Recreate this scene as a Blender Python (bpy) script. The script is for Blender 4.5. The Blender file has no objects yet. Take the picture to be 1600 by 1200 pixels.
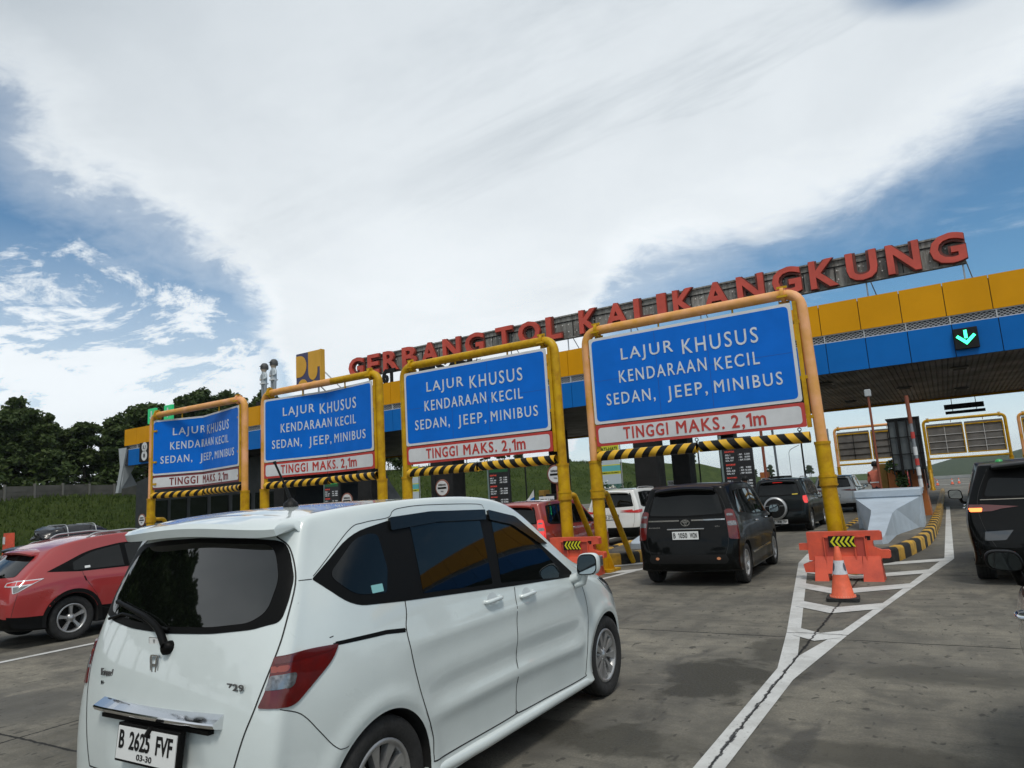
import bpy, bmesh, math, random
from math import sin, cos, pi, radians as rad, sqrt, atan2, exp, floor
from mathutils import Vector as V, Matrix
from mathutils.bvhtree import BVHTree
from mathutils.geometry import delaunay_2d_cdt
S = bpy.context.scene
COL = S.collection
random.seed(7)

# ------------------------------------------------------------------ camera
YAW, PITCH, ROLL = rad(31.4636), rad(9.1117), rad(-3.4924)
fw = V((-sin(YAW)*cos(PITCH), cos(YAW)*cos(PITCH), sin(PITCH)))
r0 = V((cos(YAW), sin(YAW), 0)); u0 = r0.cross(fw)
rt = r0*cos(ROLL) + u0*sin(ROLL); up = -r0*sin(ROLL) + u0*cos(ROLL)
cam = bpy.data.cameras.new('camera'); camo = bpy.data.objects.new('camera', cam); COL.objects.link(camo)
camo.matrix_world = Matrix(((rt.x, up.x, -fw.x, 0), (rt.y, up.y, -fw.y, 0), (rt.z, up.z, -fw.z, 1.6), (0, 0, 0, 1)))
cam.sensor_width = 36; cam.lens = 1080.46/1600*36; cam.clip_start = .05; cam.clip_end = 8000
S.camera = camo

# ------------------------------------------------------------------ exposure
S.view_settings.view_transform = 'Standard'; S.view_settings.look = 'None'
S.view_settings.exposure = -0.17; S.view_settings.gamma = 1
try: S.view_settings.use_curve_mapping = False
except Exception: pass

# ------------------------------------------------------------------ node helper
class NT:
    def __init__(s, tree): s.t = tree; s.n = tree.nodes; s.l = tree.links
    def new(s, typ, **kw):
        n = s.n.new(typ)
        for k, v in kw.items():
            if k.startswith('i_'):
                key = k[2:]; key = int(key) if key.isdigit() else key.replace('_', ' ')
                s.set(n, key, v)
            else: setattr(n, k, v)
        return n
    def set(s, n, key, v):
        if hasattr(v, 'is_output') or isinstance(v, bpy.types.NodeSocket): s.l.new(v, n.inputs[key])
        else: n.inputs[key].default_value = v
    def math(s, op, a, b=None, c=None, clamp=False):
        n = s.n.new('ShaderNodeMath'); n.operation = op; n.use_clamp = clamp
        for i, v in enumerate((a, b, c)):
            if v is not None: s.set(n, i, v)
        return n.outputs[0]
    def noise(s, vec, scale, detail=4, rough=.55, dist=0, out='Fac'):
        n = s.n.new('ShaderNodeTexNoise'); n.inputs['Scale'].default_value = scale; n.inputs['Detail'].default_value = detail
        n.inputs['Roughness'].default_value = rough; n.inputs['Distortion'].default_value = dist
        if vec is not None: s.l.new(vec, n.inputs['Vector'])
        return n.outputs[out]
    def ramp(s, fac, stops, interp='LINEAR'):
        n = s.n.new('ShaderNodeValToRGB'); n.color_ramp.interpolation = interp
        e = n.color_ramp.elements
        while len(e) < len(stops): e.new(.5)
        for i, (p, c) in enumerate(stops):
            e[i].position = p; e[i].color = (c, c, c, 1) if not hasattr(c, '__len__') else (*c[:3], 1)
        s.l.new(fac, n.inputs[0]); return n.outputs[0]
    def mix(s, fac, a, b, mode='MIX'):
        n = s.n.new('ShaderNodeMix'); n.data_type = 'RGBA'; n.blend_type = mode
        s.set(n, 0, fac)
        s.set(n, 6, a if not isinstance(a, tuple) else (*a[:3], 1)); s.set(n, 7, b if not isinstance(b, tuple) else (*b[:3], 1))
        return n.outputs[2]
    def mapr(s, v, a, b, c=0., d=1., smooth=False):
        n = s.n.new('ShaderNodeMapRange'); n.clamp = True
        if smooth: n.interpolation_type = 'SMOOTHSTEP'
        s.set(n, 0, v)
        for i, x in enumerate((a, b, c, d)): s.set(n, i+1, x)
        return n.outputs[0]

# ------------------------------------------------------------------ world: sky with cloud layer
SUN_EL, SUN_AZ = rad(58), rad(143)          # azimuth from +Y towards +X
W = bpy.data.worlds.new('World'); S.world = W; W.use_nodes = True
nt = NT(W.node_tree); nt.n.clear()
sky = nt.new('ShaderNodeTexSky', sky_type='NISHITA', sun_disc=False, sun_elevation=SUN_EL, sun_rotation=SUN_AZ, air_density=1.0, dust_density=.6, ozone_density=2.0, altitude=50)
tc = nt.new('ShaderNodeTexCoord'); D = tc.outputs['Generated']
sx = nt.new('ShaderNodeSeparateXYZ'); nt.l.new(D, sx.inputs[0])
az = nt.math('MULTIPLY', nt.math('ARCTAN2', sx.outputs[0], sx.outputs[1]), 180/pi)
el = nt.math('MULTIPLY', nt.math('ARCSINE', sx.outputs[2]), 180/pi)
# cloud sheet edge: elevation above which the big cloud covers the sky, by azimuth
pts = [(-180, 13), (-115, 9), (-84, 30), (-69.4, 27.3), (-67, 24.8), (-62.1, 22.3), (-57.7, 20.2), (-54.4, 18.6), (-52.2, 15.5), (-50.2, 11.3), (-48.8, 6), (-47, -4), (-27.5, -4), (-26, 8), (-24.4, 12.6), (-22.8, 16), (-16.8, 17.4), (-9.6, 18.4), (-3.5, 19.6), (-.3, 20.4), (2, 21.6), (7.9, 22.8), (20, 27), (50, 22), (110, 12), (180, 13)]
edge = nt.ramp(nt.mapr(az, -180, 180), [((a+180)/360, (e+10)/60) for a, e in pts])
edge = nt.math('SUBTRACT', nt.math('MULTIPLY', edge, 60), 10)
cx = nt.new('ShaderNodeCombineXYZ'); zz = nt.math('ADD', nt.math('MAXIMUM', sx.outputs[2], 0.0), .16)
nt.l.new(nt.math('DIVIDE', sx.outputs[0], zz), cx.inputs[0]); nt.l.new(nt.math('DIVIDE', sx.outputs[1], zz), cx.inputs[1])
CP = cx.outputs[0]                            # position on a flat cloud layer
n_big = nt.noise(CP, .9, 6, .55, .4); n_mid = nt.noise(CP, 2.2, 8, .62, .5); n_fine = nt.noise(CP, 8.5, 9, .68, .4)
de = nt.math('SUBTRACT', el, edge)
de = nt.math('ADD', de, nt.math('MULTIPLY', nt.math('SUBTRACT', n_mid, .5), nt.mapr(az, -32, -14, 13, 7)))
de = nt.math('ADD', de, nt.math('MULTIPLY', nt.math('SUBTRACT', n_fine, .5), nt.mapr(az, -32, -14, 7, 3.5)))
big = nt.mapr(de, -2.6, 3.0, 0, 1, True)
big2 = nt.mapr(de, nt.math('MAXIMUM', nt.mapr(az, -30, -10, -13, -4), nt.mapr(az, -36, -40, -20, -8)), 3, 0, .5, True)
# thin spot towards the upper right of the sheet
gx = nt.math('DIVIDE', nt.math('SUBTRACT', az, 3.0), 4.2); gy = nt.math('DIVIDE', nt.math('ADD', nt.math('SUBTRACT', el, 31.8), nt.math('MULTIPLY', nt.math('SUBTRACT', az, 3), .25)), 1.3)
gr = nt.math('ADD', nt.math('SQRT', nt.math('ADD', nt.math('MULTIPLY', gx, gx), nt.math('MULTIPLY', gy, gy))), nt.math('MULTIPLY', nt.math('SUBTRACT', n_mid, .5), 1.6))
gap = nt.mapr(gr, .1, 1.6, .22, 1, True)
big = nt.math('MULTIPLY', nt.math('MAXIMUM', big, big2), gap)
# streaky small clouds in the left part of the sky
mp = nt.new('ShaderNodeMapping'); mp.inputs['Rotation'].default_value = (0, 0, rad(28)); mp.inputs['Scale'].default_value = (1.25, 2.1, 1)
nt.l.new(CP, mp.inputs[0])
st = nt.math('ADD', nt.math('MULTIPLY', nt.noise(mp.outputs[0], 1.5, 10, .68, .5), .72), nt.math('MULTIPLY', nt.noise(CP, 6.5, 9, .7, .6), .28))
lf = nt.mapr(az, -47, -53, 0, 1, True)
low = nt.mapr(el, 22, 8, -.085, .14)
stk = nt.mapr(nt.math('ADD', st, low), .485, .60, 0, .96, True)
stk = nt.math('MULTIPLY', stk, lf)
wisp = nt.math('MULTIPLY', nt.mapr(nt.math('ADD', st, nt.mapr(el, 12, 0, 0, .10)), .52, .8, 0, .5, True), nt.math('SUBTRACT', 1, lf))
hz = nt.mapr(el, 13, 0, 0, .74, True)
hzl = nt.math('MULTIPLY', nt.mapr(el, 21, 7, 0, .62), lf)
mask = nt.math('MAXIMUM', nt.math('MAXIMUM', big, stk), nt.math('MAXIMUM', nt.math('MAXIMUM', wisp, hz), hzl))
# cloud brightness: mottled sheet, greyer overhead
shade = nt.math('ADD', nt.math('MULTIPLY', n_big, .75), nt.math('MULTIPLY', n_mid, .35))
shade = nt.mapr(shade, .38, .74, .0, 1)
over = nt.math('ADD', nt.mapr(el, 14, 42, 0, .34), nt.math('MULTIPLY', nt.mapr(az, -54, -74, 0, .34), nt.mapr(el, 22, 32, 0, 1)))
# grey undersides: long soft bands running up to the right
gm = nt.new('ShaderNodeMapping'); gm.inputs['Rotation'].default_value = (0, 0, rad(-40)); gm.inputs['Scale'].default_value = (.55, 2.6, 1); nt.l.new(CP, gm.inputs[0])
gn = nt.noise(gm.outputs[0], 1.1, 9, .62, .7)
grey = nt.math('MULTIPLY', nt.math('MULTIPLY', nt.mapr(gn, .50, .68, 0, .34, True), nt.mapr(el, 13, 24, .15, 1)), nt.mapr(az, -42, -14, .3, 1))
edge_d = nt.mapr(de, .5, 6, .0, .16)
tone = nt.math('ADD', nt.math('ADD', nt.math('MULTIPLY', shade, .26), over), nt.math('ADD', grey, edge_d))
ccol = nt.mix(nt.math('SUBTRACT', tone, .10), (10.4, 10.95, 11.3), (4.3, 4.95, 5.55))
skyb = nt.mix(1.0, sky.outputs[0], (.70, 1.07, 1.18), 'MULTIPLY')
out = nt.mix(mask, skyb, ccol)
bg = nt.new('ShaderNodeBackground'); nt.l.new(out, bg.inputs[0]); bg.inputs[1].default_value = .105
wo = nt.new('ShaderNodeOutputWorld'); nt.l.new(bg.outputs[0], wo.inputs[0])

# ------------------------------------------------------------------ sun (veiled by cloud)
sun = bpy.data.lights.new('sun', 'SUN'); sun.energy = 2.0; sun.angle = rad(13); sun.color = (1, .95, .87)
suno = bpy.data.objects.new('sun', sun); COL.objects.link(suno)
sd = V((sin(SUN_AZ)*cos(SUN_EL), cos(SUN_AZ)*cos(SUN_EL), sin(SUN_EL)))
suno.rotation_euler = sd.to_track_quat('Z', 'Y').to_euler()

# ------------------------------------------------------------------ materials
MATS = {}
def mat(name, c, rough=.5, metal=0, coat=0, var=.0, vs=6, bump=0, bs=40, em=None, spec=.5, vc=None, crough=.03, coord='Object'):
    if name in MATS: return MATS[name]
    m = bpy.data.materials.new(name); m.use_nodes = True; t = NT(m.node_tree)
    b = t.n['Principled BSDF']; b.inputs['Roughness'].default_value = rough; b.inputs['Metallic'].default_value = metal
    b.inputs['Specular IOR Level'].default_value = spec
    if coat: b.inputs['Coat Weight'].default_value = coat; b.inputs['Coat Roughness'].default_value = crough
    b.inputs['Base Color'].default_value = (*c, 1)
    if var or bump:
        tcn = t.new('ShaderNodeTexCoord').outputs[coord]
    if var:
        n = t.noise(tcn, vs, 6, .6, .2); dk = vc or tuple(x*(1-var) for x in c)
        f = t.mapr(n, .38, .68)
        t.l.new(t.mix(f, c, dk), b.inputs['Base Color'])
        t.l.new(t.mapr(n, .3, .7, max(rough-.08, .02), min(rough+.12, 1)), b.inputs['Roughness'])
    if bump:
        bn = t.new('ShaderNodeBump'); bn.inputs['Strength'].default_value = bump; bn.inputs['Distance'].default_value = .01
        t.l.new(t.noise(tcn, bs, 5, .6), bn.inputs['Height']); t.l.new(bn.outputs[0], b.inputs['Normal'])
    if em:
        b.inputs['Emission Color'].default_value = (*em[:3], 1); b.inputs['Emission Strength'].default_value = em[3]
    MATS[name] = m; return m

def concrete_mat(name, base, joints=True, scale=1.0):
    m = bpy.data.materials.new(name); m.use_nodes = True; t = NT(m.node_tree); b = t.n['Principled BSDF']
    P = t.new('ShaderNodeNewGeometry').outputs['Position']
    sp = t.new('ShaderNodeSeparateXYZ'); t.l.new(P, sp.inputs[0]); X, Y = sp.outputs[0], sp.outputs[1]
    n1 = t.noise(P, .35, 6, .6, .5); n2 = t.noise(P, 2.3, 8, .65, .3); n3 = t.noise(P, 60, 4, .7); n4 = t.noise(P, 9, 6, .6, .6)
    lo = tuple(v*.72 for v in base); hi = (base[0]*1.62, base[1]*1.56, base[2]*1.42)
    col = t.mix(t.mapr(n1, .38, .62), lo, hi)
    col = t.mix(t.mapr(n2, .44, .66, 0, .8), col, tuple(v*.52 for v in base))
    nb = t.noise(P, 1.1, 9, .72, 1.2); col = t.mix(t.mapr(nb, .56, .66, 0, .5, True), col, (base[0]*1.75, base[1]*1.65, base[2]*1.5))
    if joints:      # every slab was cast apart and has its own tone
        ci = t.math('FLOOR', t.math('DIVIDE', t.math('ADD', Y, 2000-7.92), 4.95)); cj = t.math('FLOOR', t.math('DIVIDE', t.math('ADD', X, 2000+1.375), 5.0))
        cc = t.new('ShaderNodeCombineXYZ'); t.l.new(ci, cc.inputs[0]); t.l.new(cj, cc.inputs[1])
        wn = t.new('ShaderNodeTexWhiteNoise'); wn.noise_dimensions = '3D'; t.l.new(cc.outputs[0], wn.inputs['Vector'])
        vv = t.mapr(wn.outputs['Value'], 0, 1, .86, 1.16); hs = t.new('ShaderNodeHueSaturation'); t.l.new(col, hs.inputs['Color']); t.l.new(vv, hs.inputs['Value']); col = hs.outputs[0]
    br = t.new('ShaderNodeMapping'); br.inputs['Scale'].default_value = (.5, 3.2, 1); t.l.new(P, br.inputs[0])
    nbr = t.noise(br.outputs[0], 2.4, 8, .7, .6); col = t.mix(t.mapr(nbr, .5, .68, 0, .55), col, tuple(v*.5 for v in base))
    # tyre-worn tracks along the lanes
    st = t.new('ShaderNodeMapping'); st.inputs['Scale'].default_value = (1.0, .06, 1); t.l.new(P, st.inputs[0])
    ns = t.noise(st.outputs[0], 2.6, 5, .6)
    col = t.mix(t.mapr(ns, .5, .72, 0, .5), col, tuple(v*.45 for v in base))
    # dark damp / oil stains with their own shapes
    sm = t.new('ShaderNodeMapping'); sm.inputs['Scale'].default_value = (1.5, .75, 1); sm.inputs['Location'].default_value = (.35, 1.5, 0); t.l.new(P, sm.inputs[0])
    s1 = t.noise(sm.outputs[0], .62, 7, .62, .9)
    col = t.mix(t.mapr(s1, .57, .66, 0, .72, True), col, tuple(v*.28 for v in base))
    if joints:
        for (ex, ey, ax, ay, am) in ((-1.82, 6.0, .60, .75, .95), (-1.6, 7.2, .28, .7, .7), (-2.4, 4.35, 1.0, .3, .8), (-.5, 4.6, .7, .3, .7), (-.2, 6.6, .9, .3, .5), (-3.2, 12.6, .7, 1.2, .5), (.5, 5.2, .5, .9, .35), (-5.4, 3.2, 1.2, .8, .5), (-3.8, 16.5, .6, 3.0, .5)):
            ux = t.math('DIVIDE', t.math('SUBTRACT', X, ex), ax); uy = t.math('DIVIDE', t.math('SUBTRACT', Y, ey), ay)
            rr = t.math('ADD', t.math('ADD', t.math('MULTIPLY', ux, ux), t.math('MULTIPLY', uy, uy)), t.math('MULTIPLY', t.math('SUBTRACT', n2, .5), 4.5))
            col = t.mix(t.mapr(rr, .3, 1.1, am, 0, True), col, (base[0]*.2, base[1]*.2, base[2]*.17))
    s2m = t.new('ShaderNodeMapping'); s2m.inputs['Scale'].default_value = (1.6, 1, 1); t.l.new(P, s2m.inputs[0])
    s2 = t.noise(s2m.outputs[0], 7.5, 2, .5, .3)
    col = t.mix(t.mapr(s2, .635, .70, 0, .8, True), col, tuple(v*.22 for v in base))
    col = t.mix(t.mapr(n3, .38, .66, 0, .62), col, tuple(v*.55 for v in base))
    if joints:
        wob = t.math('MULTIPLY', t.math('SUBTRACT', n4, .5), .05)
        jy = t.math('ABSOLUTE', t.math('SUBTRACT', t.math('MODULO', t.math('ADD', t.math('ADD', Y, wob), 2000-7.92), 4.95), 4.95/2))
        jy = t.math('SUBTRACT', 4.95/2, jy)
        jx = t.math('ABSOLUTE', t.math('SUBTRACT', t.math('MODULO', t.math('ADD', t.math('ADD', X, t.math('MULTIPLY', wob, 1.2)), 2000+1.375), 5.0), 2.5))
        jx = t.math('SUBTRACT', 2.5, jx)
        j = t.math('MAXIMUM', t.mapr(jy, .008, .016, .95, 0), t.mapr(jx, .008, .018, 1, 0))
        halo = t.mapr(t.math('MINIMUM', jy, jx), 0, .16, .35, 0)
        col = t.mix(t.math('MULTIPLY', halo, n2), col, tuple(v*.35 for v in base))
        col = t.mix(j, col, (.008, .008, .007))
    t.l.new(col, b.inputs['Base Color'])
    t.l.new(t.mapr(s1, .5, .68, .85, .62), b.inputs['Roughness']); b.inputs['Specular IOR Level'].default_value = .3
    bn = t.new('ShaderNodeBump'); bn.inputs['Strength'].default_value = .55; bn.inputs['Distance'].default_value = .006
    hh = t.math('ADD', n3, t.math('MULTIPLY', n4, .8))
    t.l.new(hh, bn.inputs['Height']); t.l.new(bn.outputs[0], b.inputs['Normal'])
    return m

def paint_line_mat():
    m = bpy.data.materials.new('road_paint'); m.use_nodes = True; t = NT(m.node_tree); b = t.n['Principled BSDF']
    P = t.new('ShaderNodeNewGeometry').outputs['Position']
    n = t.noise(P, 3, 8, .7, .4); n2 = t.noise(P, 40, 5, .7)
    col = t.mix(t.mapr(n, .42, .68, 0, .6), (.56, .565, .55), (.30, .295, .275))
    col = t.mix(t.mapr(n2, .60, .70, 0, .8), col, (.13, .125, .11))
    sp = t.new('ShaderNodeSeparateXYZ'); t.l.new(P, sp.inputs[0])
    wob = t.math('MULTIPLY', t.math('SUBTRACT', t.noise(P, 9, 6, .6, .6), .5), .05)
    jx = t.math('ABSOLUTE', t.math('ADD', t.math('ADD', sp.outputs[0], 1.375), t.math('MULTIPLY', wob, 1.6)))
    jj = t.math('MULTIPLY', t.mapr(jx, .007, .014, .95, 0), t.mapr(sp.outputs[1], 10.2, 10.3, 1, 0))
    jy = t.math('ABSOLUTE', t.math('SUBTRACT', t.math('ADD', sp.outputs[1], wob), 7.92))
    jj = t.math('MAXIMUM', jj, t.mapr(jy, .010, .018, .9, 0))
    col = t.mix(jj, col, (.01, .01, .009))
    t.l.new(col, b.inputs['Base Color']); b.inputs['Roughness'].default_value = .6
    return m

def grass_mat(name, a, bcol, dry):
    m = bpy.data.materials.new(name); m.use_nodes = True; t = NT(m.node_tree); b = t.n['Principled BSDF']
    P = t.new('ShaderNodeNewGeometry').outputs['Position']
    st = t.new('ShaderNodeMapping'); st.inputs['Scale'].default_value = (1, .3, 2.2); t.l.new(P, st.inputs[0])
    n = t.noise(st.outputs[0], .25, 8, .65, .6); n2 = t.noise(P, 2.5, 6, .65); n3 = t.noise(P, 14, 5, .7)
    col = t.mix(t.mapr(n, .4, .62), a, bcol)
    col = t.mix(t.mapr(n2, .55, .75, 0, .6), col, dry)
    col = t.mix(t.mapr(n3, .4, .7, 0, .6), col, tuple(v*.35 for v in a))
    t.l.new(col, b.inputs['Base Color']); b.inputs['Roughness'].default_value = .95; b.inputs['Specular IOR Level'].default_value = .15
    bn = t.new('ShaderNodeBump'); bn.inputs['Strength'].default_value = 1; bn.inputs['Distance'].default_value = .25
    t.l.new(t.math('ADD', n3, n2), bn.inputs['Height']); t.l.new(bn.outputs[0], b.inputs['Normal'])
    return m

M_CONC = concrete_mat('concrete_slab', (.158, .150, .130))
M_ISL = concrete_mat('island_concrete', (.17, .155, .13), joints=False)
M_LINE = paint_line_mat()
M_GRASS = grass_mat('grass_bank', (.040, .068, .010), (.072, .104, .018), (.11, .095, .035))
M_YEL = mat('yellow_panel', (.66, .30, .002), .45, var=.12, vs=.5, spec=.12)
M_BLUP = mat('blue_panel', (.003, .135, .47), .45, var=.15, vs=.5, spec=.12)
M_PIPE = mat('pipe_yellow', (.56, .33, .004), .45, var=.35, vs=5, vc=(.38, .19, .004), spec=.25)
M_PEACH = mat('pipe_faded_peach', (.80, .40, .20), .5, var=.3, vs=2.2, vc=(.62, .30, .03), spec=.3)
M_BLK = mat('black_paint', (.009, .009, .009), .5, spec=.2)
M_DGREY = mat('dark_grey_cladding', (.018, .018, .018), .6, spec=.2, var=.3, vs=2)
M_STEEL = mat('steel', (.42, .43, .44), .4, .6, var=.25, vs=4)
M_RUBBER = mat('tyre_rubber', (.018, .018, .018), .85, var=.3, vs=20, bump=.4, bs=60)
M_GLASS = mat('tinted_glass', (.003, .004, .004), .03, spec=.36)
M_TRIM = mat('black_trim', (.0045, .0045, .0045), .45, spec=.1)
M_GLASSR = mat('rear_tinted_glass', (.003, .004, .003), .03, spec=1.0)
M_VISOR = mat('smoked_visor', (.006, .007, .007), .12, spec=.35)
M_CHROME = mat('chrome', (.75, .76, .78), .08, 1)
M_RIM = mat('alloy_rim', (.42, .42, .42), .32, .7, var=.2, vs=10)
M_SEAM = mat('panel_seam', (.012, .012, .012), .7)
M_ORANGE = mat('barrier_plastic', (.72, .10, .045), .5, var=.32, vs=3.5, vc=(.50, .07, .04), bump=.15, bs=25)
M_PLATE = mat('plate_white', (.72, .73, .72), .4)
M_DARKIN = mat('wheel_well', (.006, .006, .006), .95)
M_RED = mat('letter_red', (.56, .070, .042), .45, var=.25, vs=1.5)
M_REDP = mat('sign_red', (.50, .045, .035), .4, var=.2, vs=2)
M_WHP = mat('sign_white', (.66, .67, .68), .4, var=.12, vs=3)
M_SBLUE = mat('sign_blue', (.004, .155, .66), .45, var=.14, vs=1.2, spec=.12)
M_LETW = mat('sign_letter_white', (.66, .70, .74), .45, var=.2, vs=9)

def paint(name, c, metal=0, rough=.32, coat=1, spec=.4):
    return mat(name, c, rough, metal, coat=coat, spec=spec, var=.10, vs=1.3, crough=.04)

# ------------------------------------------------------------------ objects
def tag(o, label=None, cat=None, group=None, kind=None):
    if label: o['label'] = label
    if cat: o['category'] = cat
    if group: o['group'] = group
    if kind: o['kind'] = kind
    return o
def thing(name, label, cat, loc=(0, 0, 0), rz=0, group=None):
    o = bpy.data.objects.new(name, None); COL.objects.link(o); o.location = loc; o.rotation_euler = (0, 0, rz)
    o.empty_display_size = .2
    return tag(o, label, cat, group)
def link(name, me, parent=None):
    o = bpy.data.objects.new(name, me); COL.objects.link(o)
    if parent is not None: o.parent = parent
    return o
def copy_tree(o, parent=None):
    c = o.copy(); COL.objects.link(c)
    if parent is not None: c.parent = parent
    for ch in list(o.children): copy_tree(ch, c)
    return c

class MB:
    def __init__(s): s.v = []; s.f = []; s.m = []; s.ms = []; s.sm = []
    def mi(s, m):
        if m not in s.ms: s.ms.append(m)
        return s.ms.index(m)
    def add(s, vs, fs, m, smooth=False):
        b = len(s.v); s.v += [tuple(p) for p in vs]; k = s.mi(m)
        for f in fs: s.f.append(tuple(b+i for i in f)); s.m.append(k); s.sm.append(smooth)
    def box(s, x0, x1, y0, y1, z0, z1, m, bev=0, rot=None):
        if bev:
            b = bev; P = []
            for z, i in ((z0, b), (z0+b, 0), (z1-b, 0), (z1, b)):
                P += [(x0+i+ (b if not i else 0), y0+i, z), (x1-i-(b if not i else 0), y0+i, z), (x1-i, y0+i+(b if not i else 0), z), (x1-i, y1-i-(b if not i else 0), z), (x1-i-(b if not i else 0), y1-i, z), (x0+i+(b if not i else 0), y1-i, z), (x0+i, y1-i-(b if not i else 0), z), (x0+i, y0+i+(b if not i else 0), z)]
            F = [tuple(range(7, -1, -1)), tuple(range(24, 32))]
            for L in range(3):
                for k in range(8): F.append((L*8+k, L*8+(k+1) % 8, L*8+8+(k+1) % 8, L*8+8+k))
        else:
            P = [(x0, y0, z0), (x1, y0, z0), (x1, y1, z0), (x0, y1, z0), (x0, y0, z1), (x1, y0, z1), (x1, y1, z1), (x0, y1, z1)]
            F = [(3, 2, 1, 0), (4, 5, 6, 7), (0, 1, 5, 4), (1, 2, 6, 5), (2, 3, 7, 6), (3, 0, 4, 7)]
        if rot is not None: P = [rot @ V(p) for p in P]
        s.add(P, F, m); return s
    def tube(s, path, r, m, n=12, cap=True, r2=None, smooth=True):
        path = [V(p) for p in path]; N = len(path); rs = [r if r2 is None else r+(r2-r)*i/(N-1) for i in range(N)]
        t0 = (path[1]-path[0]).normalized(); nrm = t0.orthogonal().normalized(); P = []
        for i in range(N):
            a = path[max(i-1, 0)]; b = path[min(i+1, N-1)]; t = (b-a).normalized()
            nrm = (nrm - t*nrm.dot(t)).normalized(); bn = t.cross(nrm)
            P += [path[i] + (nrm*cos(2*pi*k/n) + bn*sin(2*pi*k/n))*rs[i] for k in range(n)]
        F = [(i*n+k, i*n+(k+1) % n, (i+1)*n+(k+1) % n, (i+1)*n+k) for i in range(N-1) for k in range(n)]
        s.add(P, F, m, smooth)
        if cap: s.add(P[:n], [tuple(range(n-1, -1, -1))], m); s.add(P[-n:], [tuple(range(n))], m)
        return s
    def lathe(s, prof, m, n=24, c=(0, 0, 0), axis='Z', smooth=True):
        P = []
        for r, h in prof:
            for k in range(n):
                a = 2*pi*k/n; x, y = r*cos(a), r*sin(a)
                P.append({'Z': (c[0]+x, c[1]+y, c[2]+h), 'X': (c[0]+h, c[1]+x, c[2]+y), 'Y': (c[0]+x, c[1]+h, c[2]+y)}[axis])
        F = [(i*n+k, i*n+(k+1) % n, (i+1)*n+(k+1) % n, (i+1)*n+k) for i in range(len(prof)-1) for k in range(n)]
        s.add(P, F, m, smooth); return s
    def prism(s, poly, y0, y1, m, axis='Y', bev=0):
        """polygon in (x,z) extruded along y (axis Y), (y,z) along x (axis X) or (x,y) along z (axis Z)"""
        n = len(poly)
        def mk(a, b, h): return {'Y': (a, h, b), 'X': (h, a, b), 'Z': (a, b, h)}[axis]
        P = [mk(a, b, y0) for a, b in poly] + [mk(a, b, y1) for a, b in poly]
        F = [tuple(range(n)), tuple(range(2*n-1, n-1, -1))] + [(k, k+n, (k+1) % n+n, (k+1) % n) for k in range(n)]
        s.add(P, F, m); return s
    def build(s, name, parent=None, world=False, auto=None):
        off = V((0, 0, 0))
        if world and parent is not None: off = V(parent.location)
        me = bpy.data.meshes.new(name); me.from_pydata([tuple(V(p)-off) for p in s.v], [], s.f)
        for m in s.ms: me.materials.append(m)
        me.polygons.foreach_set('material_index', s.m); me.polygons.foreach_set('use_smooth', s.sm)
        bm = bmesh.new(); bm.from_mesh(me); bmesh.ops.recalc_face_normals(bm, faces=bm.faces); bm.to_mesh(me); bm.free()
        me.update()
        return link(name, me, parent)

def arc_path(pts, r, n=6):
    """polyline with rounded corners"""
    pts = [V(p) for p in pts]; out = [pts[0]]
    for i in range(1, len(pts)-1):
        a, b, c = pts[i-1], pts[i], pts[i+1]; d1 = (a-b).normalized(); d2 = (c-b).normalized()
        k = min(r, (a-b).length*.5, (c-b).length*.5); p0 = b+d1*k; p1 = b+d2*k
        for j in range(n+1):
            t = j/n; out.append(p0*(1-t)**2 + b*2*t*(1-t)*.93 + b*2*t*(1-t)*.07 + p1*t*t)
    out.append(pts[-1]); return out

def rnd(pts, r=.03, n=5):
    """closed 2-D polygon with rounded corners; a point may carry its own radius"""
    out = []; N = len(pts)
    for i in range(N):
        a = V(pts[i-1][:2]); b = V(pts[i][:2]); c = V(pts[(i+1) % N][:2]); rr = pts[i][2] if len(pts[i]) > 2 else r
        if rr <= 0: out.append(tuple(b)); continue
        la, lc = (a-b).length, (c-b).length; k1 = min(rr, la*.48); k2 = min(rr, lc*.48)
        p0 = b+(a-b)*(k1/la); p1 = b+(c-b)*(k2/lc)
        for j in range(n+1):
            t = j/n; q = p0*(1-t)**2 + b*2*t*(1-t) + p1*t*t; out.append((q.x, q.y))
    return out

def text_mesh(s, w, h, depth=.01, bold=0., space=1.0):
    """lettering in the XZ plane, lower left at the origin, facing -Y, fitted to w x h"""
    cu = bpy.data.curves.new('lettering', 'FONT'); cu.body = s; cu.size = 1; cu.offset = bold; cu.space_character = space
    cu.resolution_u = 3; cu.fill_mode = 'FRONT' if depth == 0 else 'BOTH'; cu.extrude = depth
    o = bpy.data.objects.new('lettering', cu); COL.objects.link(o)
    dg = bpy.context.evaluated_depsgraph_get(); dg.update()
    me = bpy.data.meshes.new_from_object(o.evaluated_get(dg), depsgraph=dg)
    bpy.data.objects.remove(o)
    vs = [v.co.copy() for v in me.vertices]
    x0 = min(v.x for v in vs); x1 = max(v.x for v in vs); z0 = min(v.y for v in vs); z1 = max(v.y for v in vs)
    if any(ch in s for ch in ',') : z0 = 0.0
    sx_ = w/(x1-x0); sz_ = h/(z1-z0)
    V_ = [((v.x-x0)*sx_, -v.z, (v.y-z0)*sz_) for v in vs]; F = [tuple(p.vertices) for p in me.polygons]
    bpy.data.meshes.remove(me); return V_, F
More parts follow.
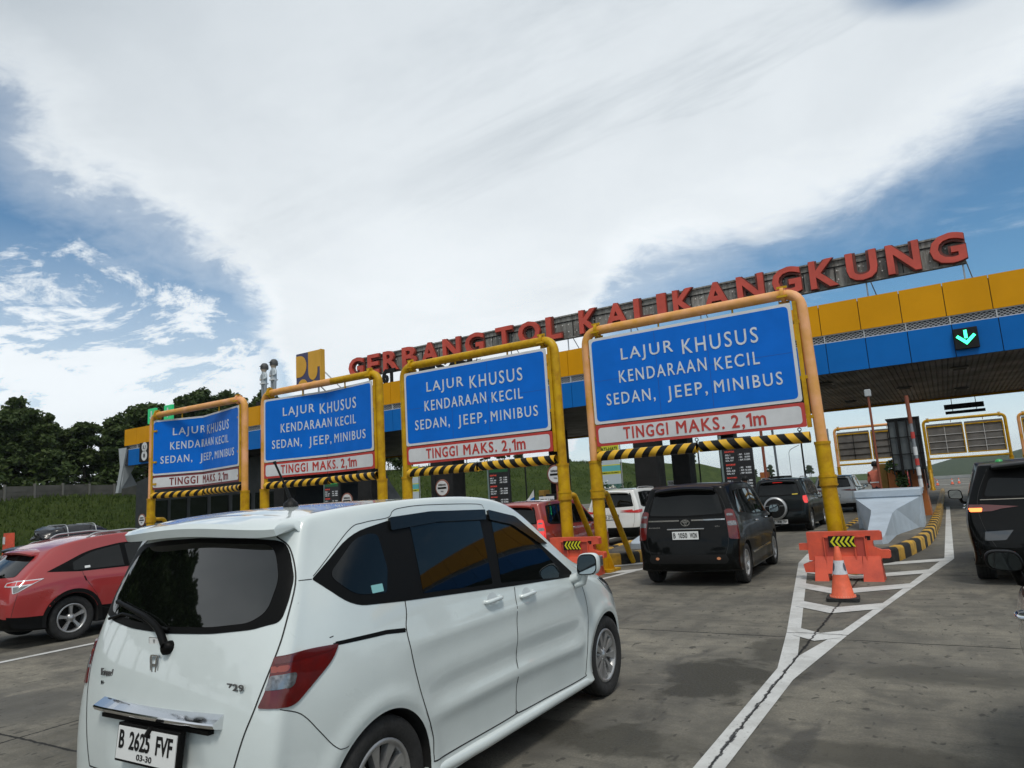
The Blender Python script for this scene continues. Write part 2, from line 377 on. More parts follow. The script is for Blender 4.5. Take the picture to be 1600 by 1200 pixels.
def put_text(mb, s, x, y, z, w, h, m, depth=.01, bold=0., space=1.0, fn=None, fat=0):
    if fat:
        for i, (dx, dz) in enumerate(((0, 0), (1, 0), (-1, 0), (0, 1), (0, -1), (.7, .7), (-.7, .7), (.7, -.7), (-.7, -.7))):
            put_text(mb, s, x+fat+dx*fat, y-i*.00025, z+fat+dz*fat, w-2*fat, h-2*fat, m, depth, 0, space, fn)
        return
    if '1' in s and len(s) > 1:
        runs = []; cur = ''
        for ch in s:
            if ch == '1':
                if cur: runs.append(cur)
                runs.append('1'); cur = ''
            else: cur += ch
        if cur: runs.append(cur)
        ws = [.42 if r == '1' else sum(.35 if ch in ' .,:I' else .95 if ch in 'mMW' else .66 for ch in r) for r in runs]; g = .16
        k = w/(sum(ws)+g*(len(runs)-1)); xx = x
        for r, w_ in zip(runs, ws):
            if r == '1':
                a = w_*k; t_ = a*.30; P2 = [(xx+a-t_, 0), (xx+a, 0), (xx+a, h), (xx+a-t_*.9, h), (xx+a*.08, h*.80), (xx+a*.16, h*.68), (xx+a-t_, h*.80)]
                q = [(p[0], y-depth, z+p[1]) for p in P2]+[(p[0], y+depth, z+p[1]) for p in P2]; n = 7
                if fn: q = [fn(p) for p in q]
                mb.add(q, [tuple(range(n)), tuple(range(2*n-1, n-1, -1))]+[(i, i+n, (i+1) % n+n, (i+1) % n) for i in range(n)], m)
            else:
                lead = len(r)-len(r.lstrip()); 
                if r.strip():
                    hh = h*.74 if r.strip() == 'm' else h
                    put_text(mb, r.strip(), xx+lead*.35*k, y, z, (w_-lead*.35)*k, hh, m, depth, bold, space, fn)
            xx += (w_+g)*k
        return
    vs, fs = text_mesh(s, w, h, depth, bold, space)
    vs = [(x+a, y+b, z+c) for a, b, c in vs]
    if fn: vs = [fn(p) for p in vs]
    mb.add(vs, fs, m)

# ================================================================== SETTING
def sstep(a, b, x):
    t = min(max((x-a)/(b-a), 0), 1); return t*t*(3-2*t)
def fbm(x, y, s=1.0):
    from mathutils import noise
    return noise.fractal(V((x*s, y*s, 3.1)), .9, 2.1, 4)
def hbank(y):
    h = 3.9 + 4.3*sstep(45, 112, y) - 6.9*sstep(215, 345, y)
    return h
def road_z(x):
    return -.018*min(max(0, -5-x), 14)          # crossfall of the left lanes
def ground_z(x, y):
    z = road_z(x)-.03
    if x < -53.5:
        k = sstep(-53.5, -69, x); z = -.25 + hbank(y)*k + fbm(x, y, .09)*.5*k + fbm(x, y, .4)*.14*k
        if y > 345: z -= .0
    if y > 128: 
        z -= 13.5*sstep(128, 420, y)*(1 if x > -40 else max(0, 1-(-40-x)/25.))
    if y > 430 and x > -40: z += fbm(x, y, .004)*6
    return z - .02
def axis(segs):
    out = []
    for a, b, st in segs:
        n = max(1, int(round((b-a)/st))); out += [a+(b-a)*i/n for i in range(n)]
    out.append(segs[-1][1]); return out
gx_ = axis([(-3500, -400, 300), (-400, -120, 30), (-120, -52, 1.6), (-52, 60, 8), (60, 400, 40), (400, 3500, 300)])
gy_ = axis([(-3000, -300, 300), (-300, -40, 30), (-40, 120, 2.2), (120, 460, 8), (460, 1000, 50), (1000, 5000, 400)])
mb = MB(); P = [(x, y, ground_z(x, y)) for y in gy_ for x in gx_]; nx = len(gx_)
mb.add(P, [(j*nx+i, j*nx+i+1, (j+1)*nx+i+1, (j+1)*nx+i) for j in range(len(gy_)-1) for i in range(nx-1)], M_GRASS, True)
tag(mb.build('ground'), kind='structure')

mb = MB()       # concrete plaza and the road that leaves it
def strip(mb, pts_l, pts_r, m, z):
    P = []
    for (a, b) in zip(pts_l, pts_r): P += [(a[0], a[1], z + (a[2] if len(a) > 2 else 0)), (b[0], b[1], z + (b[2] if len(b) > 2 else 0))]
    mb.add(P, [(2*i, 2*i+1, 2*i+3, 2*i+2) for i in range(len(pts_l)-1)], m)
xs_ = [-52, -19, -15, -11, -8, -5, 0, 60]; P = []; F = []
for y, a, b in [(-60, -15, 14), (-14, -19.5, 22), (0, -36, 40), (8, -52, 60), (80, -52, 60), (100, -34, 30), (128, -20, 12)]:
    for x in xs_: xx = min(max(x, a), b); P.append((xx, y, road_z(xx)))
mb.add(P, [(j*8+i, j*8+i+1, j*8+i+9, j*8+i+8) for j in range(6) for i in range(7)], M_CONC)
tag(mb.build('toll_plaza_pavement'), kind='structure')
mb = MB(); L_ = []; R_ = []
for i in range(32):
    y = 128+i*10; L_.append((-20+ (0 if i < 1 else 0), y, ground_z(0, y)+.03)); R_.append((12, y, ground_z(0, y)+.03))
strip(mb, L_, R_, M_CONC, 0)
tag(mb.build('highway'), kind='structure')

# painted lines
mb = MB()
def quadstrip(L, R, z=.004): 
    P = []
    for a, b in zip(L, R): P += [(a[0], a[1], z+road_z(a[0])), (b[0], b[1], z+road_z(b[0]))]
    mb.add(P, [(2*i, 2*i+1, 2*i+3, 2*i+2) for i in range(len(L)-1)], M_LINE)
def gore(dx):
    D_ = lambda p: (p[0]+dx, p[1] if abs(dx) < .1 or dx == -5 and p[1] > 7 else max(p[1], 7.93))
    LO = [(-1.455, 0.5), (-1.455, 4.1), (-1.455, 6.44), (-1.66, 7.96), (-2.28, 12.05), (-2.62, 14.3), (-2.72, 15.8), (-2.75, 35)]
    LI = [(-1.375, 0.5), (-1.375, 4.1), (-1.375, 6.93), (-1.53, 8.01), (-2.12, 12.05), (-2.44, 14.25), (-2.54, 15.8), (-2.62, 35)]
    RI = [(-1.372, 0.5), (-1.372, 4.1), (-1.365, 6.93), (-1.16, 8.04), (-.84, 10.34), (-.25, 15.1), (-.23, 35)]
    RO = [(-1.29, 0.5), (-1.29, 4.1), (-1.27, 6.12), (-1.07, 7.93), (-.75, 10.35), (-.10, 14.95), (-.10, 35)]
    quadstrip([D_(p) for p in LO], [D_(p) for p in LI]); quadstrip([D_(p) for p in RI], [D_(p) for p in RO])
    def bar(a, b, c, t):   # left, apex, right
        for p, q in ((a, b), (b, c)):
            P = [D_((p[0], p[1]-t/2)), D_((q[0], q[1]-t/2)), D_((q[0], q[1]+t/2)), D_((p[0], p[1]+t/2))]
            mb.add([(x, y, .0075+road_z(x)) for x, y in P], [(0, 1, 2, 3)], M_LINE)
    if dx == 0: bar((-1.57, 7.99), (-1.33, 7.76), (-1.12, 7.97), .38)
    bar((-1.84, 9.73), (-1.38, 9.31), (-.86, 9.74), .42)
    bar((-2.10, 11.37), (-1.50, 10.77), (-.62, 11.50), .46)
    bar((-2.36, 13.15), (-1.45, 12.3), (-.40, 13.15), .46)
    bar((-2.6, 14.88), (-1.45, 13.9), (-.16, 14.8), .42)
for k in range(-4, 3): gore(5.0*k)
for x in (-19.6, -24.6): quadstrip([(x, -20), (x, 10)], [(x+.12, -20), (x+.12, 10)])
quadstrip([(-10.5, -5), (-10.5, 8.5)], [(-10.37, -5), (-10.37, 8.5)], .006)
mb.add([(-30, 84, .004), (20, 84, .004), (20, 84.5, .004), (-30, 84.5, .004)], [(0, 1, 2, 3)], M_LINE)
tag(mb.build('road_markings'), kind='structure')

# far hills
M_HILL = grass_mat('far_hill', (.035, .055, .022), (.055, .075, .03), (.10, .09, .06))
mb = MB()
for (x0, x1, yb, hh, sd_) in ((-900, 500, 1500, 34, 1), (-60, 1300, 1150, 90, 7), (-1800, -500, 1700, 50, 4)):
    n = 60; m_ = 8; P = []
    for j in range(m_+1):
        for i in range(n+1):
            x = x0+(x1-x0)*i/n; e = sin(pi*i/n)**.5; k = sin(pi*j/m_)
            P.append((x, yb+(j/m_-.5)*700, -16+ (hh*(.75+.45*fbm(x+sd_*77, yb, .004)))*e*k))
    mb.add(P, [(j*(n+1)+i, j*(n+1)+i+1, (j+1)*(n+1)+i+1, (j+1)*(n+1)+i) for j in range(m_) for i in range(n)], M_HILL, True)
tag(mb.build('hills'), kind='structure')

# ------------------------------------------------------------------ canopy of the toll gate
CX0, CX1, CY0, CY1 = -54.0, 24.0, 29.9, 46.6
cn = thing('toll_canopy', 'long toll gate canopy with a yellow and blue panel fascia and dark ribbed soffit', 'canopy', (-15, 30, 5.6))
M_SOF = mat('soffit_metal', (.045, .040, .032), .45, .55, var=.3, vs=.6)
M_BACK = mat('fascia_backing', (.02, .022, .028), .7)
mb = MB(); mb.box(CX0, CX1, CY0+.08, CY1, 5.66, 8.35, M_BACK); mb.build('roof_core', cn, True)
seam0 = -.67; pw = 1.436
xs = [seam0+pw*k for k in range(-38, 20)]; xs = [x for x in xs if CX0 < x < CX1]
def fascia(z0, z1, m, shift, name, x0=CX0, x1=CX1, y=CY0):
    mb = MB(); ee = [x0]+[x+shift for x in xs if x0+.2 < x+shift < x1-.2]+[x1]; g = .014
    rn = random.Random(3)
    for a, b in zip(ee, ee[1:]):
        o = rn.uniform(-.006, .006); t = rn.uniform(-.008, .008)
        P = [(a+g, y+o, z0), (b-g, y+o+t, z0), (b-g, y+o+t, z1), (a+g, y+o, z1)]; Q = [(p[0], y+.07, p[2]) for p in P]
        mb.add(P+Q, [(0, 1, 2, 3), (4, 7, 6, 5), (0, 4, 5, 1), (1, 5, 6, 2), (2, 6, 7, 3), (3, 7, 4, 0)], m)
    return mb.build(name, cn, True)
fascia(7.18, 8.45, M_YEL, 0, 'yellow_fascia')
fascia(5.62, 6.84, M_BLUP, .10, 'blue_fascia', CX0+.6)
# diamond mesh strip between the two rows
M_MESHW = mat('expanded_metal', (.46, .48, .50), .5)
M_DB = mat('recess_blue', (.018, .045, .10), .6)
mb = MB(); mb.box(CX0+.3, CX1, CY0+.14, CY0+.16, 6.84, 7.18, M_DB); mb.build('recess_panel', cn, True)
mb = MB(); x = CX0+.5; p = .17; w = .014
while x < CX1:
    for s_ in (1, -1):
        a = (x if s_ > 0 else x+.52); b = a+.52*s_
        P = [(a-w, CY0+.06, 6.85), (a+w, CY0+.06, 6.85), (b+w, CY0+.06, 7.17), (b-w, CY0+.06, 7.17)]
        mb.add(P, [(0, 1, 2, 3)], M_MESHW)
    x += p
for xx in xs:
    if xx+.08 > CX0+.5: mb.box(xx+.06, xx+.10, CY0+.02, CY0+.08, 6.84, 7.18, M_MESHW)
mb.box(CX0+.5, CX1, CY0+.03, CY0+.08, 6.845, 6.875, M_MESHW); mb.box(CX0+.5, CX1, CY0+.03, CY0+.08, 7.145, 7.175, M_MESHW)
mb.build('lattice_strip', cn, True)
# ribbed soffit: planks along the driving direction
mb = MB(); x = CX0+.6; P = []; ww = .2
while x < CX1-.2:
    for dx, z in ((0, 5.655), (.03, 5.615), (.165, 5.615), (.195, 5.655)): P.append((x+dx, z))
    x += ww
V_ = [(a, CY0+.09, z) for a, z in P]+[(a, CY1-.02, z) for a, z in P]; n = len(P)
mb.add(V_, [(i, i+1, n+i+1, n+i) for i in range(n-1)], M_SOF); mb.build('ribbed_soffit', cn, True)
mb = MB(); mb.box(CX0, CX1, CY1, CY1+.1, 5.5, 8.45, M_YEL); mb.build('rear_fascia', cn, True)
M_LAMPOFF = mat('lamp_housing', (.12, .12, .11), .4)
for (lx, ly) in [(-4.0, 33), (-4.0, 42.5), (-1.2, 38.5), (1.0, 33.2), (1.2, 42), (-8, 36), (3.8, 37), (-12, 41)]:
    mb = MB(); mb.box(lx-.32, lx+.32, ly-.32, ly+.32, 5.55, 5.612, M_LAMPOFF, bev=.02); mb.box(lx-.24, lx+.24, ly-.24, ly+.24, 5.535, 5.548, M_BLK); mb.build('ceiling_lamp', cn, True)
for k, (x0_, x1_, y0_, y1_) in enumerate([(-12.15, -11.05, 28.9+1.3, 31.2), (-11.75, -10.85, 34.2, 35.2), (-24.1, -22.6, 30.2, 31.4), (-29.6, -28.5, 30.2, 31.4), (-22.0, -21.0, 40, 41), (-38, -37, 31, 32), (-12, -11, 44, 45), (18, 19, 31, 32)]):
    mb = MB(); mb.box(x0_, x1_, y0_, y1_, 0.2, 5.61, M_DGREY, bev=.03)
    mb.box(x0_-.03, x1_+.03, y0_-.03, y1_+.03, .2, .5, M_BLK)
    for zz in (2.0, 3.8): mb.box(x0_-.004, x1_+.004, y0_-.004, y1_+.004, zz, zz+.02, M_BLK)
    mb.build('column', cn, True)
# slanted light-grey end of the canopy
mb = MB(); M_LG = mat('light_grey_panel', (.42, .45, .47), .45, var=.15, vs=1.5)
mb.add([(CX0+.2, 29.95, 7.05), (CX0-.9, 29.95, 7.05), (CX0-.9, 31.5, 4.2), (CX0-.3, 29.95, 3.9), (CX0+.2, 31.5, 7.05)], [(0, 1, 3), (1, 2, 3), (0, 3, 4), (0, 4, 1)], M_LG)
mb.prism([(CX0+.35, 6.9), (CX0-.1, 6.9), (CX0-1.0, 3.6), (CX0-.6, 3.6)], 29.86, 30.1, M_LG); mb.build('slanted_end_panel', cn, True)

# green lane signal on the fascia
sg = thing('lane_signal', 'black square signal with a glowing green arrow pointing down on the blue fascia', 'traffic signal', (1.25, 29.8, 5.85))
mb = MB(); mb.box(.86, 1.62, 29.72, 29.87, 5.85, 6.62, M_BLK, bev=.02); mb.build('housing', sg, True)
M_GRN = mat('green_led', (.02, .5, .25), .4, em=(.05, 1.0, .42, 3.2))
mb = MB(); cx_, cz_ = 1.24, 6.24
mb.prism([(cx_-.05, 6.53), (cx_+.05, 6.53), (cx_+.05, 6.23), (cx_-.05, 6.23)], 29.69, 29.715, M_GRN)
mb.prism([(cx_-.31, 6.30), (cx_-.24, 6.37), (cx_, 6.14), (cx_+.24, 6.37), (cx_+.31, 6.30), (cx_, 5.99)], 29.688, 29.716, M_GRN)
mb.build('arrow', sg, True)

# ------------------------------------------------------------------ roof-top lettering board
bd = thing('name_board', 'weathered grey board carrying big red letters GERBANG TOL KALIKANGKUNG above the canopy', 'sign', (-14, 30.4, 8.5))
def board_mat():
    m = bpy.data.materials.new('weathered_board'); m.use_nodes = True; t = NT(m.node_tree); b = t.n['Principled BSDF']
    P = t.new('ShaderNodeNewGeometry').outputs['Position']
    st = t.new('ShaderNodeMapping'); st.inputs['Scale'].default_value = (3, 1, .35); t.l.new(P, st.inputs[0])
    n = t.noise(st.outputs[0], 2.2, 8, .7, .3); n2 = t.noise(P, .5, 4); n3 = t.noise(P, 9, 4)
    c = t.mix(t.mapr(n, .42, .62), (.30, .30, .28), (.13, .12, .105)); c = t.mix(t.mapr(n2, .4, .7, 0, .6), c, (.10, .095, .085))
    c = t.mix(t.mapr(n3, .62, .68, 0, .8), c, (.5, .5, .48))
    t.l.new(c, b.inputs['Base Color']); b.inputs['Roughness'].default_value = .75; return m
M_BD = board_mat()
mb = MB(); mb.box(-29.4, 1.66, 30.32, 30.42, 9.2, 10.26, M_BD)
mb.box(-29.4, 1.66, 30.25, 30.47, 10.262, 10.33, M_BD); mb.box(-29.4, 1.66, 30.25, 30.47, 9.13, 9.198, M_BD)
mb.box(-29.4, 1.66, 30.29, 30.318, 9.98, 10.02, M_BLK)
x = -29.2
while x < 1.6: mb.box(x, x+.03, 30.29, 30.317, 9.2, 9.975, M_BLK); x += 1.2
mb.build('backing_board', bd, True)
M_LAMP = mat('small_lamp', (.7, .7, .68), .4)
mb = MB(); x = -28.8; rn = random.Random(5)
while x < 1.5:
    for z in (9.45, 9.82): mb.lathe([(0, -.02), (.028, -.02), (.028, .0), (0, .03)], M_LAMP, 6, (x+rn.uniform(-.08, .08), 30.27, z), 'Y')
    x += .42
mb.build('letter_spotlights', bd, True)
M_REDSIDE = mat('letter_side', (.13, .03, .02), .6)
def big_letters(s, x0, x1):
    n = len(s); 
    widths = {'I': .42, 'L': .8, 'E': .85, 'J': .7, 'T': .95, 'G': 1.15, 'O': 1.2, 'N': 1.12, 'U': 1.1, 'K': 1.05, 'A': 1.15, 'B': 1.0, 'R': 1.05}
    gap = .34; tot = sum(widths[c] for c in s)+gap*(n-1); k = (x1-x0)/tot; x = x0
    for c in s:
        w_ = widths[c]*k; mb = MB()
        put_text(mb, c, x, 30.05, 9.17, w_, 1.17, M_RED, .06, .026)
        vs, fs = text_mesh(c, w_+.05, 1.21, .05, .075); mb.add([(x-.025+a, 30.16+b, 9.15+d) for a, b, d in vs], fs, M_REDSIDE)
        mb.build('letter', bd, True); x += w_+gap*k
big_letters('GERBANG', -29.9, -20.0); big_letters('TOL', -19.2, -15.3); big_letters('KALIKANGKUNG', -14.3, 1.72)
mb = MB(); x = -28.6
while x < 1.7:
    xx = min(x, 1.55); mb.tube([(xx, 30.4, 8.35), (xx, 30.4, 9.2)], .03, M_STEEL, 6); mb.tube([(xx+.35, 31.3, 8.35), (xx+.05, 30.4, 9.6)], .022, M_STEEL, 6); x += 3.36
mb.build('support_struts', bd, True)
bl = thing('roof_letters', 'black letters standing on the canopy roof below the grey board', 'sign', (-24, 29.95, 8.45))
for s_, x_, w_ in (('6T', -27.15, 1.0), ('KMS26I', -25.35, 4.6)):
    mb = MB(); put_text(mb, s_, x_, 29.95, 8.42, w_, .86, M_BLK, .05, .05); mb.build('letter_row', bl, True)
mb = MB(); 
for q in range(5): mb.tube([(-21.1+q*.18, 30, 8.4), (-20.9+q*.18+.1*(-1)**q, 30, 9.05-.06*q)], .02, M_BLK, 5)
mb.tube([(-21.2, 30, 8.8), (-20.2, 30, 8.85)], .018, M_BLK, 5); mb.build('bent_frame', bl, True)

# square ministry emblem on the roof
em = thing('emblem_panel', 'square yellow panel with dark blue curved shapes standing on the canopy roof', 'sign', (-33.3, 29.9, 8.45))
M_PUY = mat('emblem_yellow', (.66, .34, .01), .4, var=.12, vs=1); M_PUB = mat('emblem_blue', (.045, .045, .12), .5)
X0, X1, Z0, Z1 = -34.4, -32.25, 9.1, 11.33; w_ = X1-X0; h_ = Z1-Z0
mb = MB(); mb.box(X0, X1, 29.9, 30.15, Z0, Z1, M_PUB); mb.box(X1+.003, X1+.12, 29.88, 30.2, Z0, Z1+.02, M_PUY); mb.build('panel', em, True)
mb = MB(); Q = lambda u, v: (X0+u*w_, Z0+v*h_)
mb.prism([Q(.0, .93)]+[Q(.16+.28*cos(a), .62+.31*sin(a)) for a in [rad(90-i*15) for i in range(13)]]+[Q(0, .31)], 29.88, 29.897, M_PUY)
mb.prism([Q(.52, 1.0)]+[Q(.52, .42)]+[Q(.71+.19*cos(a), .42+.25*sin(a)) for a in [rad(180+i*15) for i in range(1, 12)]]+[Q(.90, .42), Q(.90, .52), Q(1.0, .52), Q(1, 1)], 29.88, 29.897, M_PUY)
mb.prism([Q(.06, 0)]+[Q(.28+.22*cos(a), .0+.24*sin(a)) for a in [rad(180-i*15) for i in range(1, 12)]]+[Q(.5, 0)], 29.88, 29.897, M_PUY)
mb.prism([Q(.52, 0), Q(.60, .1), Q(.75, .15), Q(.9, .12), Q(1, .0)], 29.88, 29.897, M_PUY)
mb.build('curved_shapes', em, True)
mb = MB()
for a, b in ((-34.0, 8.3), (-32.6, 8.3)): mb.tube([(a, 30.1, b), (a, 30.1, 9.2)], .05, M_STEEL, 6)
for a in (-33.8, -32.4): mb.tube([(a+1.6, 30.9, 8.3), (a, 30.1, 10.2)], .04, M_STEEL, 6)
mb.build('struts', em, True)

# two painted figures of attendants on the roof
def figure(loc, label, s, hat):
    t = thing('statue_figure', label, 'statue', loc, 0, 'pale statues on the canopy roof')
    M_SH = mat('statue_shirt', (.50, .56, .60), .5, var=.3, vs=3); M_TR = mat('statue_trousers', (.28, .31, .34), .5); M_HR = mat('statue_cap', (.06, .06, .06), .6); M_SK = mat('statue_skin', (.52, .42, .33), .6)
    me = bpy.data.meshes.new('body'); vs = [(0, 0, 1.05), (0, 0, 1.3), (0, 0, 1.6), (0, 0, 1.72), (0, 0, 1.93), (0, 0, 2.10), (.17, 0, 1.62), (.26, -.05, 1.35), (.1, -.16, 1.28), (-.17, 0, 1.62), (-.25, -.05, 1.35), (-.08, -.16, 1.25), (.1, 0, .95), (.11, 0, .5), (.11, 0, .06), (-.1, 0, .95), (-.11, 0, .5), (-.11, 0, .06), (.12, -.12, .03), (-.12, -.12, .03)]
    es = [(0, 1), (1, 2), (2, 3), (3, 4), (4, 5), (2, 6), (6, 7), (7, 8), (2, 9), (9, 10), (10, 11), (0, 12), (12, 13), (13, 14), (0, 15), (15, 16), (16, 17), (14, 18), (17, 19)]
    rs = [.16, .16, .17, .08, .235, .2, .08, .07, .06, .08, .07, .06, .11, .085, .065, .11, .085, .065, .05, .05]
    ob = skin_obj('body', vs, es, rs, 0, [M_SH, M_TR, M_SK], lambda c: 2 if c.z > 1.74 or (abs(c.x) < .16 and c.y < -.14 and 1.2 < c.z < 1.33) else (1 if c.z < 1.02 else 0), t)
    ob.scale = (s, s, s)
    mb = MB(); mb.lathe([(.0, .20), (.12, .19), (.215, .08), (.235, -.06), (.225, -.16)], M_HR, 16, (0, .03, 2.06)); mb.box(-.09, .09, -.27, -.14, 2.04, 2.065, M_HR); o = mb.build('cap', t); o.scale = (s, s, s)
    mb = MB(); mb.box(-.175, .175, -.17, .17, 1.02, 1.09, M_WHP); mb.box(-.045, .045, -.19, -.165, 1.3, 1.56, M_TR); o = mb.build('belt_and_tie', t); o.scale = (s, s, s)
    mb = MB(); mb.box(-.45, .45, -.3, .3, -.25, .0, M_DGREY); mb.build('plinth', t)
    return t
def skin_obj(name, vs, es, rs, root, mats_, fm, parent, lv=2):
    me = bpy.data.meshes.new(name); me.from_pydata(vs, es, []); o = bpy.data.objects.new(name, me); COL.objects.link(o)
    md = o.modifiers.new('skin', 'SKIN'); 
    for i, d in enumerate(me.skin_vertices[0].data): d.radius = (rs[i], rs[i]) if not hasattr(rs[i], '__len__') else rs[i]; d.use_root = (i == root)
    sb = o.modifiers.new('sub', 'SUBSURF'); sb.levels = lv; sb.render_levels = lv
    dg = bpy.context.evaluated_depsgraph_get(); dg.update(); me2 = bpy.data.meshes.new_from_object(o.evaluated_get(dg), depsgraph=dg)
    bpy.data.objects.remove(o); me2.name = name
    for m in mats_: me2.materials.append(m)
    for p in me2.polygons: p.material_index = fm(p.center); p.use_smooth = True
    return link(name, me2, parent)
figure((-37.9, 30.2, 8.72), 'left one of two pale statues of capped attendants standing on the canopy roof', 1.16, 0)
figure((-36.95, 30.2, 8.85), 'right one of two pale statues of capped attendants standing on the canopy roof', 1.16, 1)
# two green lane signals seen over the far end
for i, (gx0, gz) in enumerate(((-50.6, 8.6), (-48.5, 8.62))):
    t = thing('roof_lamp_box', ['green light box on the canopy roof nearest its left end', 'green light box on the canopy roof just right of the other one'][i], 'light box', (gx0, 30.1, gz-.2), 0, 'green light boxes on the canopy roof')
    M_GB = mat('green_box', (.01, .28, .10), .4, em=(.01, .5, .16, .5))
    mb = MB(); mb.box(gx0-.5, gx0+.5, 30.0, 30.2, gz, gz+1.15, M_GB, bev=.03); mb.build('light_panel', t, True)
    mb = MB(); mb.prism([(gx0-.08, gz+.95), (gx0+.08, gz+.95), (gx0+.08, gz+.5), (gx0+.25, gz+.5), (gx0, gz+.2), (gx0-.25, gz+.5), (gx0-.08, gz+.5)], 29.985, 29.998, M_WHP); mb.tube([(gx0, 30.1, gz-.2), (gx0, 30.1, gz)], .04, M_STEEL, 6); mb.build('arrow', t, True)

# round signs on the fascia
def round_sign(x, y, z, r, label, rows, pole=None, ring=M_REDP, name='round_sign'):
    t = thing(name, label, 'traffic sign', (x, y, 0 if pole else z-r)); mb = MB()
    mb.lathe([(0, .02), (r, .02), (r, 0), (r*.84, -.001)], ring, 28, (x, y, z), 'Y'); mb.lathe([(r*.84, -.003), (0, -.003)], M_WHP, 28, (x, y, z), 'Y'); mb.build('disc', t, True)
    mb = MB()
    for kind, dz, w_, h_ in rows:
        if kind == '#': mb.box(x-w_/2, x+w_/2, y-.012, y-.006, z+dz-h_/2, z+dz+h_/2, M_BLK)
        else: put_text(mb, kind, x-w_/2, y-.008, z+dz-h_/2, w_, h_, M_BLK, .003, .02)
    mb.build('marking', t, True)
    if pole: mb = MB(); mb.tube([(x, y+.06, pole), (x, y+.06, z+r*.3)], .035, mat('pole_brown', (.22, .06, .03), .5), 8); mb.build('post', t, True)
    return t
round_sign(-13.05, 29.78, 6.2, .42, 'round red edged height sign on the blue fascia beside the second yellow gantry', [('20', 0, .4, .34)])
t = thing('sign_plate', 'dark plate with two white discs on the blue fascia at its far left end', 'traffic sign', (-51.0, 29.8, 5.75)); mb = MB(); mb.box(-51.7, -50.3, 29.76, 29.84, 5.75, 7.2, M_BLK, bev=.02); mb.build('plate', t, True)
mb = MB()
for zz, rr in ((6.85, .36), (6.2, .38)): mb.lathe([(rr, 29.752), (0, 29.752)], M_WHP, 20, (-51.0, 0, zz), 'Y')
mb.build('disc', t, True); mb = MB(); put_text(mb, '5,1', -51.2, 29.74, 6.72, .4, .24, M_BLK, .003, .02); put_text(mb, '8', -51.12, 29.74, 6.05, .24, .3, M_BLK, .003, .02); mb.build('marking', t, True)

# ------------------------------------------------------------------ height-limit gantries
def fold_fn(xs_, d, x0, x1):
    def f(p):
        x, y, z = p
        return (x, y+d*max(0, min((x-x0)/(xs_-x0), (x1-x)/(x1-xs_))), z)
    return f
def striped(mb, x0, x1, y, z, r, pitch, dirn, fn=None, n=16, phase=0):
    tw = pitch*1.0; k0 = -3; k = k0; N = int((x1-x0)/pitch*2)+6
    for k in range(-4, N):
        a = x0+phase+k*pitch/2; b = a+pitch/2; m = M_BARY if k % 2 else M_BLK
        P = []; F = []
        for i in range(n+1):
            th = 2*pi*i/n; off = dirn*.075*cos(th)
            for q in (a, b):
                xx = min(max(q+off, x0), x1); P.append((xx, y-r*sin(th), z+r*cos(th)))
        F = [(2*i, 2*i+1, 2*i+3, 2*i+2) for i in range(n)]
        if fn: P = [fn(p) for p in P]
        mb.add(P, F, m, True)
M_BARY = mat('bar_yellow', (.74, .42, .02), .45, var=.15, vs=6)
